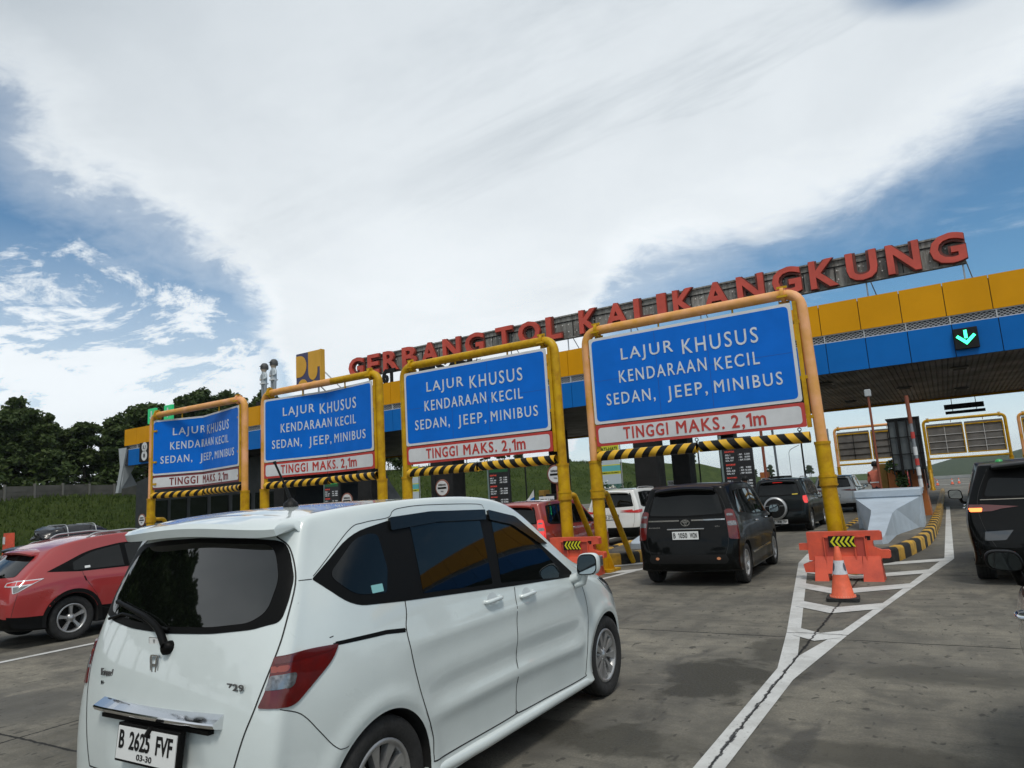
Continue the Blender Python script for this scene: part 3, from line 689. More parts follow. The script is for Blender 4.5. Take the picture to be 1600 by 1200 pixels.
def gantry(xl, xr, label, y=12.95, top=4.87, rev=False, peach=1.0, seam=None, ang=0, redtext=True, ext=None, lean=0):
    t = thing('height_gantry', label, 'gantry', ((xl+xr)/2, y, 0), 0, 'yellow height limit gantries over the lanes' if not rev else 'rear sides of gantries beyond the canopy')
    fz = 2.17; r = .095
    path = arc_path([(xl, y, fz), (xl, y, top), (xr, y, top), (xr+lean, y, fz)], .32, 7)
    # upper pipe: faded peach where peach, yellow elsewhere
    mb = MB(); mp_ = {0: M_PIPE, 1: M_PEACH}[1 if peach >= 1 else 0]
    if peach in (0, 1): mb.tube(path, r, mp_, 16)
    else:
        k = next(i for i, p in enumerate(path) if p.x > xl+(xr-xl)*.5 ) ; pm = V((xl+(xr-xl)*peach, y, top))
        i0 = max(i for i, p in enumerate(path) if p.x < pm.x and p.z > top-.01)
        mb.tube(path[:i0+1]+[pm], r, M_PEACH, 16); mb.tube([pm]+path[i0+1:], r, M_PIPE, 16)
    mb.build('pipe_frame', t, True)
    for s_, x in ((-1, xl), (1, xr)):
        le = lean if s_ > 0 else 0
        mb = MB(); mb.tube([(x+le*1.8, y, .05), (x+le, y, fz)], r*1.32, M_PIPE, 16); mb.tube([(x+le, y, fz-.03), (x+le, y, fz+.02)], r*1.42, M_PIPE, 16)
        mb.tube([(x+le*1.3, y, 1.42), (x+le*1.3, y, 1.62)], r*1.5, M_PIPE, 16)
        for zb_ in (1.45, 1.59): mb.lathe([(r*1.62, -.012), (r*1.62, .012)], M_PIPE, 16, (x+le*1.3, y, zb_))
        mb.build('leg', t, True)
        mb = MB(); mb.box(x+le*1.8-.26, x+le*1.8+.26, y-.26, y+.26, .0, .05, M_PIPE)
        for a in range(4):
            ca, sa = cos(a*pi/2+.0), sin(a*pi/2+.0); c_ = V((x+le*1.8, y, 0))
            P = [c_+V((ca*.12, sa*.12, .05)), c_+V((ca*.25, sa*.25, .05)), c_+V((ca*.12, sa*.12, .42))]; o_ = V((-sa*.01, ca*.01, 0))
            mb.add([p+o_ for p in P]+[p-o_ for p in P], [(0, 1, 2), (5, 4, 3), (0, 3, 4, 1), (1, 4, 5, 2), (2, 5, 3, 0)], M_PIPE)
        mb.build('base_plate', t, True)
        yb = y+1.45*(1 if not rev else -1)
        mb = MB(); mb.tube(arc_path([(x+le, y+.1, 1.52), (x+le+(.0), y+.42*(1 if not rev else -1), 1.52), (x+le+.03, yb, .02)], .06, 3), .062, M_PIPE, 10); mb.build('brace', t, True)
        # clamps at the pipe bends
        mb = MB(); xc = xl+.28 if s_ < 0 else xr-.28
        mb.tube([(xc-.03, y, top), (xc+.03, y, top)], r*1.5, M_PIPE if peach < 1 or s_ < 0 else M_PEACH, 12)
        for a in range(4):
            aa = a*pi/2+.4; mb.box(xc-.09, xc+.09, y+cos(aa)*r*1.45-.014, y+cos(aa)*r*1.45+.014, top+sin(aa)*r*1.45-.02, top+sin(aa)*r*1.45+.02, M_PIPE)
        mb.build('pipe_clamp', t, True)
    for hx in (xl+1.6, xr-1.2):
        mb = MB(); mb.tube([(hx, y, top-.02), (hx, y, top-.24)], .02, M_PIPE, 6); mb.build('hanger', t, True)
    # sign
    fn = fold_fn(xl+(xr-xl)*seam, ang, xl, xr) if seam else (lambda p: p)
    pl_, pr_ = xl+.12, xr-.16; ys = y-.12; sg_ = -1 if not rev else 1
    def sheet(mb, x0, x1, z0, z1, yy, m, r_=.0, th=.018):
        # split at the fold line, rounded corners
        cor = rnd([(x0, z0), (x1, z0), (x1, z1), (x0, z1)], r_) if r_ else [(x0, z0), (x1, z0), (x1, z1), (x0, z1)]
        if seam:
            sx_ = xl+(xr-xl)*seam; A = []; B = []
            for i in range(len(cor)):
                p, q = cor[i], cor[(i+1) % len(cor)]
                (A if p[0] <= sx_ else B).append(p)
                if (p[0]-sx_)*(q[0]-sx_) < 0: s2 = (sx_, p[1]+(q[1]-p[1])*(sx_-p[0])/(q[0]-p[0])); A.append(s2); B.append(s2)
            polys = [A, B]
        else: polys = [cor]
        for po in polys:
            n = len(po); P = [(a, yy, b) for a, b in po]+[(a, yy+th, b) for a, b in po]
            mb.add([fn(p) for p in P], [tuple(range(n)), tuple(range(2*n-1, n-1, -1))]+[(k, k+n, (k+1) % n+n, (k+1) % n) for k in range(n)], m)
    if not rev:
        mb = MB(); sheet(mb, pl_, pr_, 2.905, 4.68, ys, M_WHP, .05); sheet(mb, pl_+.055, pr_-.055, 2.96, 4.625, ys-.003, M_SBLUE, .09, .002)
        # faint sheet joints
        if not seam:
            for jx in (.36, .60): mb.box(xl+(xr-xl)*jx, xl+(xr-xl)*jx+.008, ys-.0045, ys-.0034, 2.97, 4.61, mat('joint_blue', (.008, .06, .3), .5))
            mb.box(pl_+.06, pr_-.06, ys-.0046, ys-.0033, 3.78, 3.786, mat('joint_blue', (.008, .06, .3), .5))
        mb.build('blue_panel', t, True)
        rd = M_REDP if redtext else mat('sign_maroon', (.16, .03, .035), .5)
        mb = MB(); sheet(mb, pl_, pr_+.02, 2.46, 2.885, ys+.002, rd, .03); sheet(mb, pl_+.06, pr_-.04, 2.515, 2.83, ys-.003, M_WHP, .07, .002); mb.build('height_strip', t, True)
        mb = MB(); W_ = pr_-pl_; k = W_/3.97
        X = lambda a: pl_+(a+5.93)*k
        for s_, a, b, z, h in (('LAJUR', -5.24, -4.16, 4.07, .33), ('KHUSUS', -3.98, -2.57, 4.06, .31), ('KENDARAAN', -5.32, -3.55, 3.69, .26), ('KECIL', -3.40, -2.59, 3.66, .255), ('SEDAN,', -5.63, -4.60, 3.265, .25), ('JEEP,', -4.36, -3.58, 3.25, .25), ('MINIBUS', -3.45, -2.24, 3.24, .25)):
            if seam: # widen lettering near the fold so that it meets the joint
                pass
            put_text(mb, s_, X(a), ys-.006, z, X(b)-X(a), h*.94, M_LETW, .003, 0, 1.25, fn, fat=.002)
        mb.build('lettering', t, True)
        mb = MB(); RT = M_REDP if redtext else mat('letter_dark_red', (.19, .03, .03), .6)
        for s_, a, b in (('TINGGI', -5.33, -4.41), ('MAKS.', -4.25, -3.34), ('2,1m', -3.21, -2.60)):
            put_text(mb, s_, X(a), ys-.006, 2.56, X(b)-X(a), .24, RT, .003, 0, 1.2, fn, fat=.006)
        mb.build('height_lettering', t, True)
        mb = MB(); x0_, x1_ = pl_+.0, pr_+.04
        if seam:
            sx_ = xl+(xr-xl)*seam
            mb.tube([fn((sx_, ys+.01, 2.4)), fn((sx_, ys+.01, 4.66))], .012, M_BLK, 6)
        xm = xl+(xr-xl)*(seam or .5)+.05
        mb.build('fold_seam', t, True) if seam else None
        mb = MB(); striped(mb, x0_, xm-.03, y-.06, 2.27, .098, .29, 1, fn, 16, .12)
        o1 = mb.build('striped_bar', t, True)
        mb = MB(); striped(mb, xm+.02, x1_, y-.06, 2.28, .098, .29, -1, fn, 16, 0); o2 = mb.build('striped_bar', t, True)
        for a_, b_, za, c0, c1 in ((pl_-.02, pl_+.05, 2.2, xl, pl_+.2), (pr_+.02, pr_+.09, 2.45, pr_-.1, xr)):
            mb = MB(); mb.box(a_, b_, y-.09, y-.02, za, 4.7, M_PIPE)
            for z in (2.6, 3.3, 4.3): mb.box(c0, c1, y-.07, y-.03, z, z+.06, M_PIPE)
            mb.build('sign_frame', t, True)
        return t
    # rear view of a sign: sheet metal on an angle frame
    yr = y-.1; MG = mat('bare_sheet', (.21, .205, .20), .5, .35, var=.45, vs=1.2)
    mid = (pl_+pr_)/2
    for a, b in ((pl_+.02, mid-.05), (mid+.06, pr_)): mb = MB(); mb.box(a, b, yr+.05, yr+.07, 2.62, 4.62, MG); mb.build('sign_sheet', t, True)
    for a, b in ((pl_, mid-.03), (mid+.04, pr_+.02)):
        mb = MB()
        for z in (2.56, 4.42): mb.box(a, b, yr-.02, yr+.045, z, z+.07, M_PIPE)
        for xx in (a, b-.07): mb.box(xx, xx+.07, yr-.022, yr+.043, 2.63, 4.42, M_PIPE)
        for z in (2.95, 3.4, 3.85): mb.box(a+.07, b-.07, yr+.0, yr+.045, z, z+.028, M_WHP if a > -2 else M_BLK)
        xm = (a+b)/2; mb.box(xm-.014, xm+.014, yr+.002, yr+.047, 2.63, 4.42, M_WHP if a > -2 else M_BLK)
        mb.build('sign_frame', t, True)
    mb = MB(); mb.tube([(xl, y, 2.3), (xr, y, 2.3)], .07, M_PIPE, 12); mb.build('crossbar', t, True)
    return t
gantry(-6.05, -1.80, 'largest blue lane sign gantry with a faded peach pipe frame, nearest the orange traffic cone', peach=1, lean=.05)
gantry(-11.05, -6.80, 'blue lane sign gantry with an all yellow pipe frame, third from left', peach=0)
gantry(-16.25, -11.85, 'blue lane sign gantry second from left, its top pipe half peach and half yellow', peach=.62, seam=.535, ang=.25, redtext=True)
gantry(-21.75, -17.10, 'leftmost blue lane sign gantry with a faded frame, creased sheet and maroon height lettering', peach=1, seam=.42, ang=.62, redtext=False, top=4.86)
gantry(-6.55, -1.95, 'gantry seen from behind beyond the canopy, partly hidden by the black lattice screen', y=55, rev=True, peach=1, top=4.9)
gantry(-.95, 3.65, 'gantry seen from behind beyond the canopy, grey sheets with white ribs over the open lane', y=55, rev=True, peach=0, top=4.9)
gantry(4.35, 8.8, 'yellow and peach gantry seen from behind, cut off by the right edge of the photo', y=55, rev=True, peach=1, top=4.8)
# ================================================================== VEHICLES
def cage_mesh(name, st, cap_r, cap_f, sc):
    """st: stations of 8 levels (x,y,z), level 0 and 7 on the centre line"""
    sx_, sy_, sz_ = sc; vs = []; fs = []; n = len(st)
    T = lambda p: V((p[0]*sx_, p[1]*sy_, p[2]*sz_))
    for s in st:
        ring = [s[0]]+[s[k] for k in range(1, 7)]+[s[7]]+[(-s[k][0], s[k][1], s[k][2]) for k in range(6, 0, -1)]
        vs += [T(p) for p in ring]
    for i in range(n-1):
        for k in range(14): fs.append((i*14+k, i*14+(k+1) % 14, (i+1)*14+(k+1) % 14, (i+1)*14+k))
    for cap, base, flip in ((cap_r, 0, True), (cap_f, (n-1)*14, False)):
        c0 = len(vs); vs += [T(p) for p in cap]      # centre column for levels 1..6
        C_ = [base]+[c0+k for k in range(6)]+[base+7]
        Rr = [base+k for k in range(8)]; Ll = [base]+[base+14-k for k in range(1, 7)]+[base+7]
        for k in range(7):
            a = [Rr[k], Rr[k+1], C_[k+1], C_[k]]; b = [Ll[k], C_[k], C_[k+1], Ll[k+1]]
            for q in (a, b):
                q = [v for i, v in enumerate(q) if v != q[i-1]]
                fs.append(tuple(q if flip else q[::-1]))
    # make the subdivision limit surface pass through the cage points
    import collections
    nb = collections.defaultdict(set); dg_ = collections.defaultdict(list); fv = collections.defaultdict(list)
    for f in fs:
        m = len(f); c = f
        for i, v in enumerate(f): nb[v] |= {f[i-1], f[(i+1) % m]}; fv[v].append(f)
    tgt = [v.copy() for v in vs]; cur = [v.copy() for v in vs]
    for it in range(6):
        new = []
        for i, v in enumerate(cur):
            N = len(nb[i]); e = sum((cur[j] for j in nb[i]), V())
            fsum = sum((sum((cur[j] for j in f), V())/len(f) for f in fv[i]), V())
            lim = (v*(N-3) + ((v*N+e)/2)/N*4*1.0 + fsum/N*1.0*1.0)/(N+2) if False else (v*(N*N)+ 4*sum(((v+cur[j])/2 for j in nb[i]), V()) + fsum*1.0*1.0)/(N*N+4*N+N) if False else None
            # Halstead limit mask for quads: (n^2 v + 4 sum e + sum f) / (n (n+5))
            q = V()
            for f in fv[i]:
                if len(f) == 4: q += cur[f[(f.index(i)+2) % 4]]
                else: q += (cur[f[0]]+cur[f[1]]+cur[f[2]])/3
            lim = (v*(N*N)+e*4+q)/(N*(N+5)); new.append(lim)
        cur = [cur[i]+(tgt[i]-new[i])*.8 for i in range(len(cur))]
    me = bpy.data.meshes.new(name); me.from_pydata([tuple(v) for v in cur], [], fs)
    bm = bmesh.new(); bm.from_mesh(me); bmesh.ops.recalc_face_normals(bm, faces=bm.faces); bm.to_mesh(me); bm.free()
    return me
def eval_mesh(me, mods):
    o = bpy.data.objects.new('tmp', me); COL.objects.link(o)
    mods(o); dg = bpy.context.evaluated_depsgraph_get(); dg.update()
    m2 = bpy.data.meshes.new_from_object(o.evaluated_get(dg), depsgraph=dg); bpy.data.objects.remove(o); return m2

VIEWS = {'R': (V((1, 0, 0)), V((0, 1, 0)), V((0, 0, 1))), 'B': (V((0, -1, 0)), V((1, 0, 0)), V((0, 0, 1))), 'F': (V((0, 1, 0)), V((1, 0, 0)), V((0, 0, 1))),
         'D': (V((.7071, -.7071, 0)), V((.7071, .7071, 0)), V((0, 0, 1))), 'E': (V((.7071, .7071, 0)), V((.7071, -.7071, 0)), V((0, 0, 1))), 'T': (V((0, 0, 1)), V((1, 0, 0)), V((0, 1, 0)))}
class Car:
    def __init__(c, name, label, cat, loc, rz, table, scale, paintm, wheels, level=3, group=None, disp=None, wheel_style='multi', well=.045, skirt=None):
        c.t = thing(name, label, cat, loc, rz, group); c.sc = scale; c.level = level; c.pm = paintm
        st, cr, cf = table
        me = cage_mesh('body', st, cr, cf, scale)
        me2 = eval_mesh(me, lambda o: setattr(o.modifiers.new('s', 'SUBSURF'), 'levels', level))
        if disp:
            me2.update(); nrm = [v.normal.copy() for v in me2.vertices]
            for v, nn in zip(me2.vertices, nrm): v.co += disp(v.co.copy(), nn)
            me2.update()
        c.co = [v.co.copy() for v in me2.vertices]; c.no = [v.normal.copy() for v in me2.vertices]; c.po = [tuple(p.vertices) for p in me2.polygons]
        c.bvh = BVHTree.FromPolygons(c.co, c.po)
        # cut the wheel wells
        ya, yb, rw, tw, trk = wheels; c.w = wheels
        cut = MB(); R_ = rw+well
        for y in (ya, yb):
            for s in (-1, 1):
                n = 40; x0, x1 = (trk-.12)*s, (trk+.5)*s
                P = [(x0, y+R_*cos(2*pi*k/n), rw+R_*sin(2*pi*k/n)) for k in range(n)]+[(x1, y+R_*cos(2*pi*k/n), rw+R_*sin(2*pi*k/n)) for k in range(n)]
                cut.add(P, [tuple(range(n)), tuple(range(2*n-1, n-1, -1))]+[(k, k+n, (k+1) % n+n, (k+1) % n) for k in range(n)], M_DARKIN)
        co = cut.build('cutter')
        def mods(o):
            m = o.modifiers.new('b', 'BOOLEAN'); m.operation = 'DIFFERENCE'; m.object = co; m.solver = 'EXACT'
        me3 = eval_mesh(me2, mods); bpy.data.objects.remove(co)
        me3.name = 'body'; me3.materials.clear(); me3.materials.append(paintm); me3.materials.append(M_DARKIN); me3.materials.append(M_TRIM)
        for p in me3.polygons:
            q = p.center; k = 0
            for y in (ya, yb):
                d = sqrt((q.y-y)**2+(q.z-rw)**2)
                if d < R_+.002 and abs(q.x) < trk+.5 and (abs(abs(p.normal.x)) < .3 and d > R_-.02 or abs(q.x) < trk-.11): k = 1
            if k == 0 and p.normal.z < -.6: k = 1
            if k == 0 and skirt and q.z < skirt(q): k = 2
            p.material_index = k; p.use_smooth = True
        me3.set_sharp_from_angle(angle=rad(38))
        c.body = link('body', me3, c.t)
        c.wheels(wheel_style)
    def hit(c, view, u, v, mir=1):
        n, a, b = VIEWS[view]; p = a*u+b*v; 
        o = p+n*6; loc, no, idx, d = c.bvh.ray_cast(o, -n)
        if loc is None:
            loc, no, idx, d = c.bvh.find_nearest(p+n*1.0)
        po = c.po[idx]; ws = [1/((c.co[i]-loc).length_squared+1e-6) for i in po]; s = V()
        for i, w in zip(po, ws): s += c.no[i]*w
        s.normalize()
        if mir < 0: loc = V((-loc.x, loc.y, loc.z)); s = V((-s.x, s.y, s.z))
        return loc, s
    def patch(c, name, outline, view, m, off=.003, res=.05, parent=None, mir=1, skirt=.01, label=None):
        pts = [V((p[0], p[1])) for p in outline]
        # resample long edges
        q = []
        for i, p in enumerate(pts):
            nx_ = pts[(i+1) % len(pts)]; k = max(1, int((nx_-p).length/res))
            for j in range(k): q.append(p+(nx_-p)*(j/k))
        n = len(q); x0 = min(p.x for p in q); x1 = max(p.x for p in q); y0 = min(p.y for p in q); y1 = max(p.y for p in q)
        inner = []; a = x0+res*.5
        def inside(P):
            r = False
            for i in range(n):
                A, B = q[i], q[i-1]
                if (A.y > P.y) != (B.y > P.y) and P.x < (B.x-A.x)*(P.y-A.y)/(B.y-A.y)+A.x: r = not r
            return r
        def near(P):
            for i in range(n):
                if (q[i]-P).length_squared < (res*.4)**2: return True
            return False
        k = 0
        while a < x1:
            b = y0+res*.5
            while b < y1:
                P = V((a+ (res*.5 if k % 2 else 0)*.0, b))
                if inside(P) and not near(P): inner.append(P)
                b += res
            a += res; k += 1
        vv, ee, ff, *_ = delaunay_2d_cdt(q+inner, [], [list(range(n))], 1, 1e-6)
        P = []; N = []
        for v in vv:
            l, s = c.hit(view, v.x, v.y, mir); P.append(l+s*off); N.append(s)
        edge = {}
        for f in ff:
            for i in range(len(f)): e = (f[i], f[(i+1) % len(f)]); edge[e] = 1
        be = [e for e in edge if (e[1], e[0]) not in edge]
        me = bpy.data.meshes.new(name); idx = {}; Pn = list(P); NN = list(N); F = [tuple(f) for f in ff]
        def dup(i, kind):
            if (i, kind) not in idx: idx[(i, kind)] = len(Pn); Pn.append(P[i] if kind == 0 else P[i]-N[i]*(off+skirt)); NN.append(N[i])
            return idx[(i, kind)]
        nf = len(F)
        for a_, b_ in be: F.append((dup(a_, 0), dup(b_, 0), dup(b_, 1), dup(a_, 1)))
        me.from_pydata([tuple(p) for p in Pn], [], F); me.materials.append(m)
        f0 = me.polygons[0] if nf else None
        if f0 and sum((me.polygons[i].normal.dot(NN[me.polygons[i].vertices[0]]) for i in range(min(nf, 8)))) < 0: me.flip_normals()
        for p in me.polygons: p.use_smooth = p.index < nf
        nl = []
        for p in me.polygons:
            for li in p.loop_indices:
                vi = me.loops[li].vertex_index; nl.append(NN[vi] if p.index < nf else p.normal)
        me.normals_split_custom_set([tuple(x) for x in nl])
        o = link(name, me, parent if parent is not None else c.t)
        if label: o['label'] = label
        return o
    def both(c, *a, **k):
        r = c.patch(*a, **k); k2 = dict(k); pr = k.get('parent'); l = c.patch(*a, **{**k2, 'mir': -1}); return r, l
    def ribbon(c, mb, line, view, w=.006, off=.0025, mir=1, m=None, step=.03, close=False):
        L = [V((p[0], p[1])) for p in line]
        if close: L.append(L[0])
        if len(L) > 3:
            E_ = [L[0]*2-L[1]]+L+[L[-1]*2-L[-2]]; M_ = []
            for i in range(1, len(E_)-2):
                p0, p1, p2, p3 = E_[i-1:i+3]
                for j in range(6):
                    t = j/6; M_.append((p1*2+(p2-p0)*t+(p0*2-p1*5+p2*4-p3)*t*t+(p1*3-p0-p2*3+p3)*t**3)*.5)
            L = M_+[L[-1]]
        q = []
        for a, b in zip(L, L[1:]):
            k = max(1, int((b-a).length/step)); q += [a+(b-a)*(j/k) for j in range(k)]
        q.append(L[-1]); P = []
        for i, p in enumerate(q):
            l, s = c.hit(view, p.x, p.y, mir); a = q[max(i-1, 0)]; b = q[min(i+1, len(q)-1)]
            la, _ = c.hit(view, a.x, a.y, mir); lb, _ = c.hit(view, b.x, b.y, mir); t = (lb-la)
            if t.length < 1e-6: continue
            sd_ = t.normalized().cross(s).normalized(); P += [l+s*off+sd_*w/2, l+s*off-sd_*w/2]
        mb.add(P, [(2*i, 2*i+1, 2*i+3, 2*i+2) for i in range(len(P)//2-1)], m or M_SEAM, True)
    def wheels(c, style):
        ya, yb, r, tw, trk = c.w
        rimr = r*.655; first = None
        def make():
            w = bpy.data.objects.new('wheel', None); COL.objects.link(w); w.parent = c.t; w.empty_display_size = .2
            mb = MB(); h = tw/2
            prof = [(rimr, -h*.72), (rimr+.02, -h*.9), (r*.86, -h), (r*.955, -h*.93), (r*.99, -h*.72), (r, -h*.4), (r, h*.4), (r*.99, h*.72), (r*.955, h*.93), (r*.86, h), (rimr+.02, h*.9), (rimr, h*.72)]
            mb.lathe(prof, M_RUBBER, 48, (0, 0, 0), 'X')
            for gx_ in (-.35, 0, .35): mb.lathe([(r+.0008, h*gx_-.006), (r+.0008, h*gx_+.006)], M_DARKIN, 40, (0, 0, 0), 'X')
            o = mb.build('tyre', w)
            mb = MB(); f = h*.78
            mb.lathe([(rimr+.004, f), (rimr-.004, f+.008), (rimr-.02, f+.002), (rimr-.028, f-.05), (rimr-.03, -h*.7)], M_RIM, 40, (0, 0, 0), 'X')
            mb.lathe([(rimr-.03, f-.10), (.0, f-.10)], M_DARKIN, 32, (0, 0, 0), 'X')
            mb.lathe([(.0, f-.006), (.028, f-.008), (.034, f-.014), (.06, f-.02), (.065, f-.08)], M_RIM, 20, (0, 0, 0), 'X')
            ns, wi, wo_, dbl = {'multi': (9, .020, .034, True), 'five': (5, .032, .058, False), 'six': (6, .026, .036, False)}[style]
            for k in range(ns):
                a0 = 2*pi*k/ns
                for dd in ((-.085, .085) if dbl else (0,)):
                    P = []
                    for (rr, ww, xx) in ((.045, wi*.5, f-.016), ((rimr)*.5, wi*.55, f-.012), (rimr-.012, wo_*.5, f-.004)):
                        a = a0+dd*(rr/(rimr)); ca, sa = cos(a), sin(a)
                        for sgn, dx in ((-1, 0), (1, 0), (1.25, -.035), (-1.25, -.035)): P.append((xx+dx, rr*ca-sgn*ww*sa, rr*sa+sgn*ww*ca))
                    F = []
                    for j in range(2):
                        for q in range(4): F.append((j*4+q, j*4+(q+1) % 4, j*4+4+(q+1) % 4, j*4+4+q))
                    mb.add(P, F, M_RIM)
            for k in range(5):
                a = 2*pi*k/5; mb.lathe([(.006, f-.03), (.006, f-.012), (0, f-.012)], M_STEEL, 6, (0, .042*cos(a), .042*sin(a)), 'X')
            mb.build('rim', w); return w
        w = make(); n = 0
        for y in (ya, yb):
            for s in (1, -1):
                q = w if n == 0 else copy_tree(w, c.t); n += 1
                q.location = (s*trk, y, r); q.rotation_euler = (.4*n, 0, 0 if s > 0 else pi)
                if s < 0: q.rotation_euler = (0, 0, pi)
    def mirror(c, x, y, z, m, s=1, w=.20, h=.155, glass=True):
        mb = MB(); X0_ = x*s; ww = w*s
        prof = rnd([(0, 0, .05), (ww, .01, .06), (ww*1.02, h, .06), (.02*s, h*.98, .06)], .05, 6)
        n = len(prof); cx_ = ww*.5; cz_ = h*.5; P = []
        for k, (dy, sc_) in enumerate(((0, .93), (.008, 1), (.05, 1.0), (.09, .86), (.115, .55), (.122, .15))):
            P += [(X0_+cx_+(a-cx_)*sc_, y+dy, z+cz_+(b-cz_)*sc_) for a, b in prof]
        F = [(j*n+i, j*n+(i+1) % n, (j+1)*n+(i+1) % n, (j+1)*n+i) for j in range(5) for i in range(n)]+[tuple(range(5*n, 6*n))]
        mb.add(P, F, m, True)
        mb.add([(X0_+cx_+(a-cx_)*.93, y-.0005, z+cz_+(b-cz_)*.93) for a, b in prof], [tuple(range(n))], M_TRIM)
        mb.tube([(X0_-.03*s, y+.05, z-.07), (X0_+.03*s, y+.05, z-.05), (X0_+.055*s, y+.05, z+.03)], .026, m, 10)
        o = mb.build('side_mirror', c.t)
        mb = MB(); mb.add([(X0_+cx_+(a-cx_)*.84, y-.003, z+cz_+(b-cz_)*.84) for a, b in prof], [tuple(range(n))], mat('mirror_glass', (.5, .55, .58), .02, 1) if m is not M_TRIM else mat('mirror_glass_dark', (.07, .085, .09), .04, .9))
        mb.build('mirror_glass', o); return o
    def plate(c, y, z, x=0, w=.42, h=.13, text=None, sub=None, rx=0, yfix=None):
        if yfix is None: l, s = c.hit('B', x, z); y = l.y
        o = bpy.data.objects.new('number_plate', None)
        mb = MB(); mb.box(-w/2-.012, w/2+.012, -.010, .02, -h/2-.012, h/2+.012, M_TRIM, bev=.003); mb.box(-w/2, w/2, -.014, -.0095, -h/2, h/2, M_PLATE)
        me = mb.build('number_plate', c.t); me.location = (x, y-.018, z); me.rotation_euler = (rx, 0, 0)
        if text:
            mb = MB(); parts = text.split(' '); tot = sum(len(p) for p in parts)+.9*(len(parts)-1); cw = (w*.92)/tot; xx = -w*.46
            for p in parts:
                put_text(mb, p, xx, -.0155, -h*.17 if sub else -h*.33, len(p)*cw*.95, h*.56 if sub else h*.66, M_BLK, .0008, .022); xx += (len(p)+.9)*cw
            if sub: put_text(mb, sub, -.055, -.0155, -h*.43, .11, h*.18, M_BLK, .0008, .01)
            mb.build('plate_characters', me)
        return me
    def handle(c, y, z, m, s=1, L=.16):
        l, n = c.hit('R', y, z); x = l.x+.004; mb = MB()
        P = [V((s*(x+.002), y-L/2, z)), V((s*(x+.028), y-L/2+.03, z)), V((s*(x+.032), y, z)), V((s*(x+.028), y+L/2-.03, z)), V((s*(x+.002), y+L/2, z))]
        mb.tube(arc_path(P, .03, 3), .0125, m, 8)
        return mb

# --- control tables: stations of (x, y, z) for 8 levels
def table(rows, cr, cf):
    st = []
    for r in rows: st.append([(0, r[0][0], r[0][1])]+[tuple(p) for p in r[1:7]]+[(0, r[7][0], r[7][1])])
    return st, [(0, y, z) for y, z in cr], [(0, y, z) for y, z in cf]
FREED = table([
 [(.06, .24), (.56, .06, .25), (.62, .045, .33), (.62, .045, .60), (.60, .125, 1.02), (.52, .295, 1.47), (.44, .335, 1.545), (.32, 1.565)],
 [(.16, .22), (.64, .15, .23), (.712, .15, .31), (.730, .15, .62), (.722, .225, 1.02), (.622, .385, 1.485), (.51, .43, 1.565), (.45, 1.59)],
 [(.38, .20), (.69, .36, .21), (.768, .38, .27), (.790, .38, .63), (.775, .43, 1.01), (.642, .60, 1.505), (.52, .62, 1.585), (.62, 1.61)],
 [(.75, .20), (.71, .75, .20), (.795, .75, .26), (.812, .75, .63), (.79, .80, 1.005), (.650, .95, 1.525), (.53, .95, 1.60), (.95, 1.622)],
 [(1.3, .20), (.71, 1.3, .20), (.792, 1.3, .25), (.812, 1.3, .62), (.792, 1.3, 1.0), (.652, 1.35, 1.535), (.53, 1.35, 1.605), (1.35, 1.628)],
 [(1.85, .20), (.71, 1.85, .20), (.792, 1.85, .25), (.812, 1.85, .62), (.795, 1.85, .99), (.650, 1.80, 1.520), (.53, 1.80, 1.595), (1.80, 1.618)],
 [(2.35, .20), (.71, 2.35, .20), (.792, 2.35, .25), (.812, 2.35, .62), (.795, 2.35, .98), (.662, 2.22, 1.445), (.54, 2.24, 1.52), (2.28, 1.548)],
 [(2.70, .20), (.71, 2.70, .20), (.795, 2.72, .25), (.812, 2.72, .62), (.795, 2.66, .97), (.718, 2.56, 1.245), (.58, 2.60, 1.315), (2.70, 1.345)],
 [(3.0, .20), (.71, 3.0, .20), (.79, 3.05, .25), (.81, 3.05, .62), (.788, 2.98, .945), (.752, 2.92, 1.03), (.61, 3.0, 1.10), (3.10, 1.13)],
 [(3.35, .20), (.70, 3.35, .20), (.785, 3.38, .26), (.802, 3.38, .60), (.772, 3.32, .885), (.70, 3.28, .955), (.56, 3.35, 1.01), (3.45, 1.03)],
 [(3.68, .20), (.64, 3.66, .20), (.735, 3.66, .27), (.752, 3.66, .55), (.715, 3.62, .79), (.64, 3.6, .86), (.50, 3.65, .91), (3.72, .925)],
 [(3.9, .22), (.50, 3.86, .22), (.57, 3.87, .29), (.575, 3.89, .50), (.54, 3.85, .68), (.49, 3.83, .74), (.39, 3.86, .785), (3.92, .80)]],
 [(.04, .25), (.015, .34), (.0, .62), (.065, 1.02), (.245, 1.475), (.285, 1.545)],
 [(3.95, .23), (3.97, .30), (3.98, .50), (3.95, .67), (3.93, .73), (3.93, .77)])
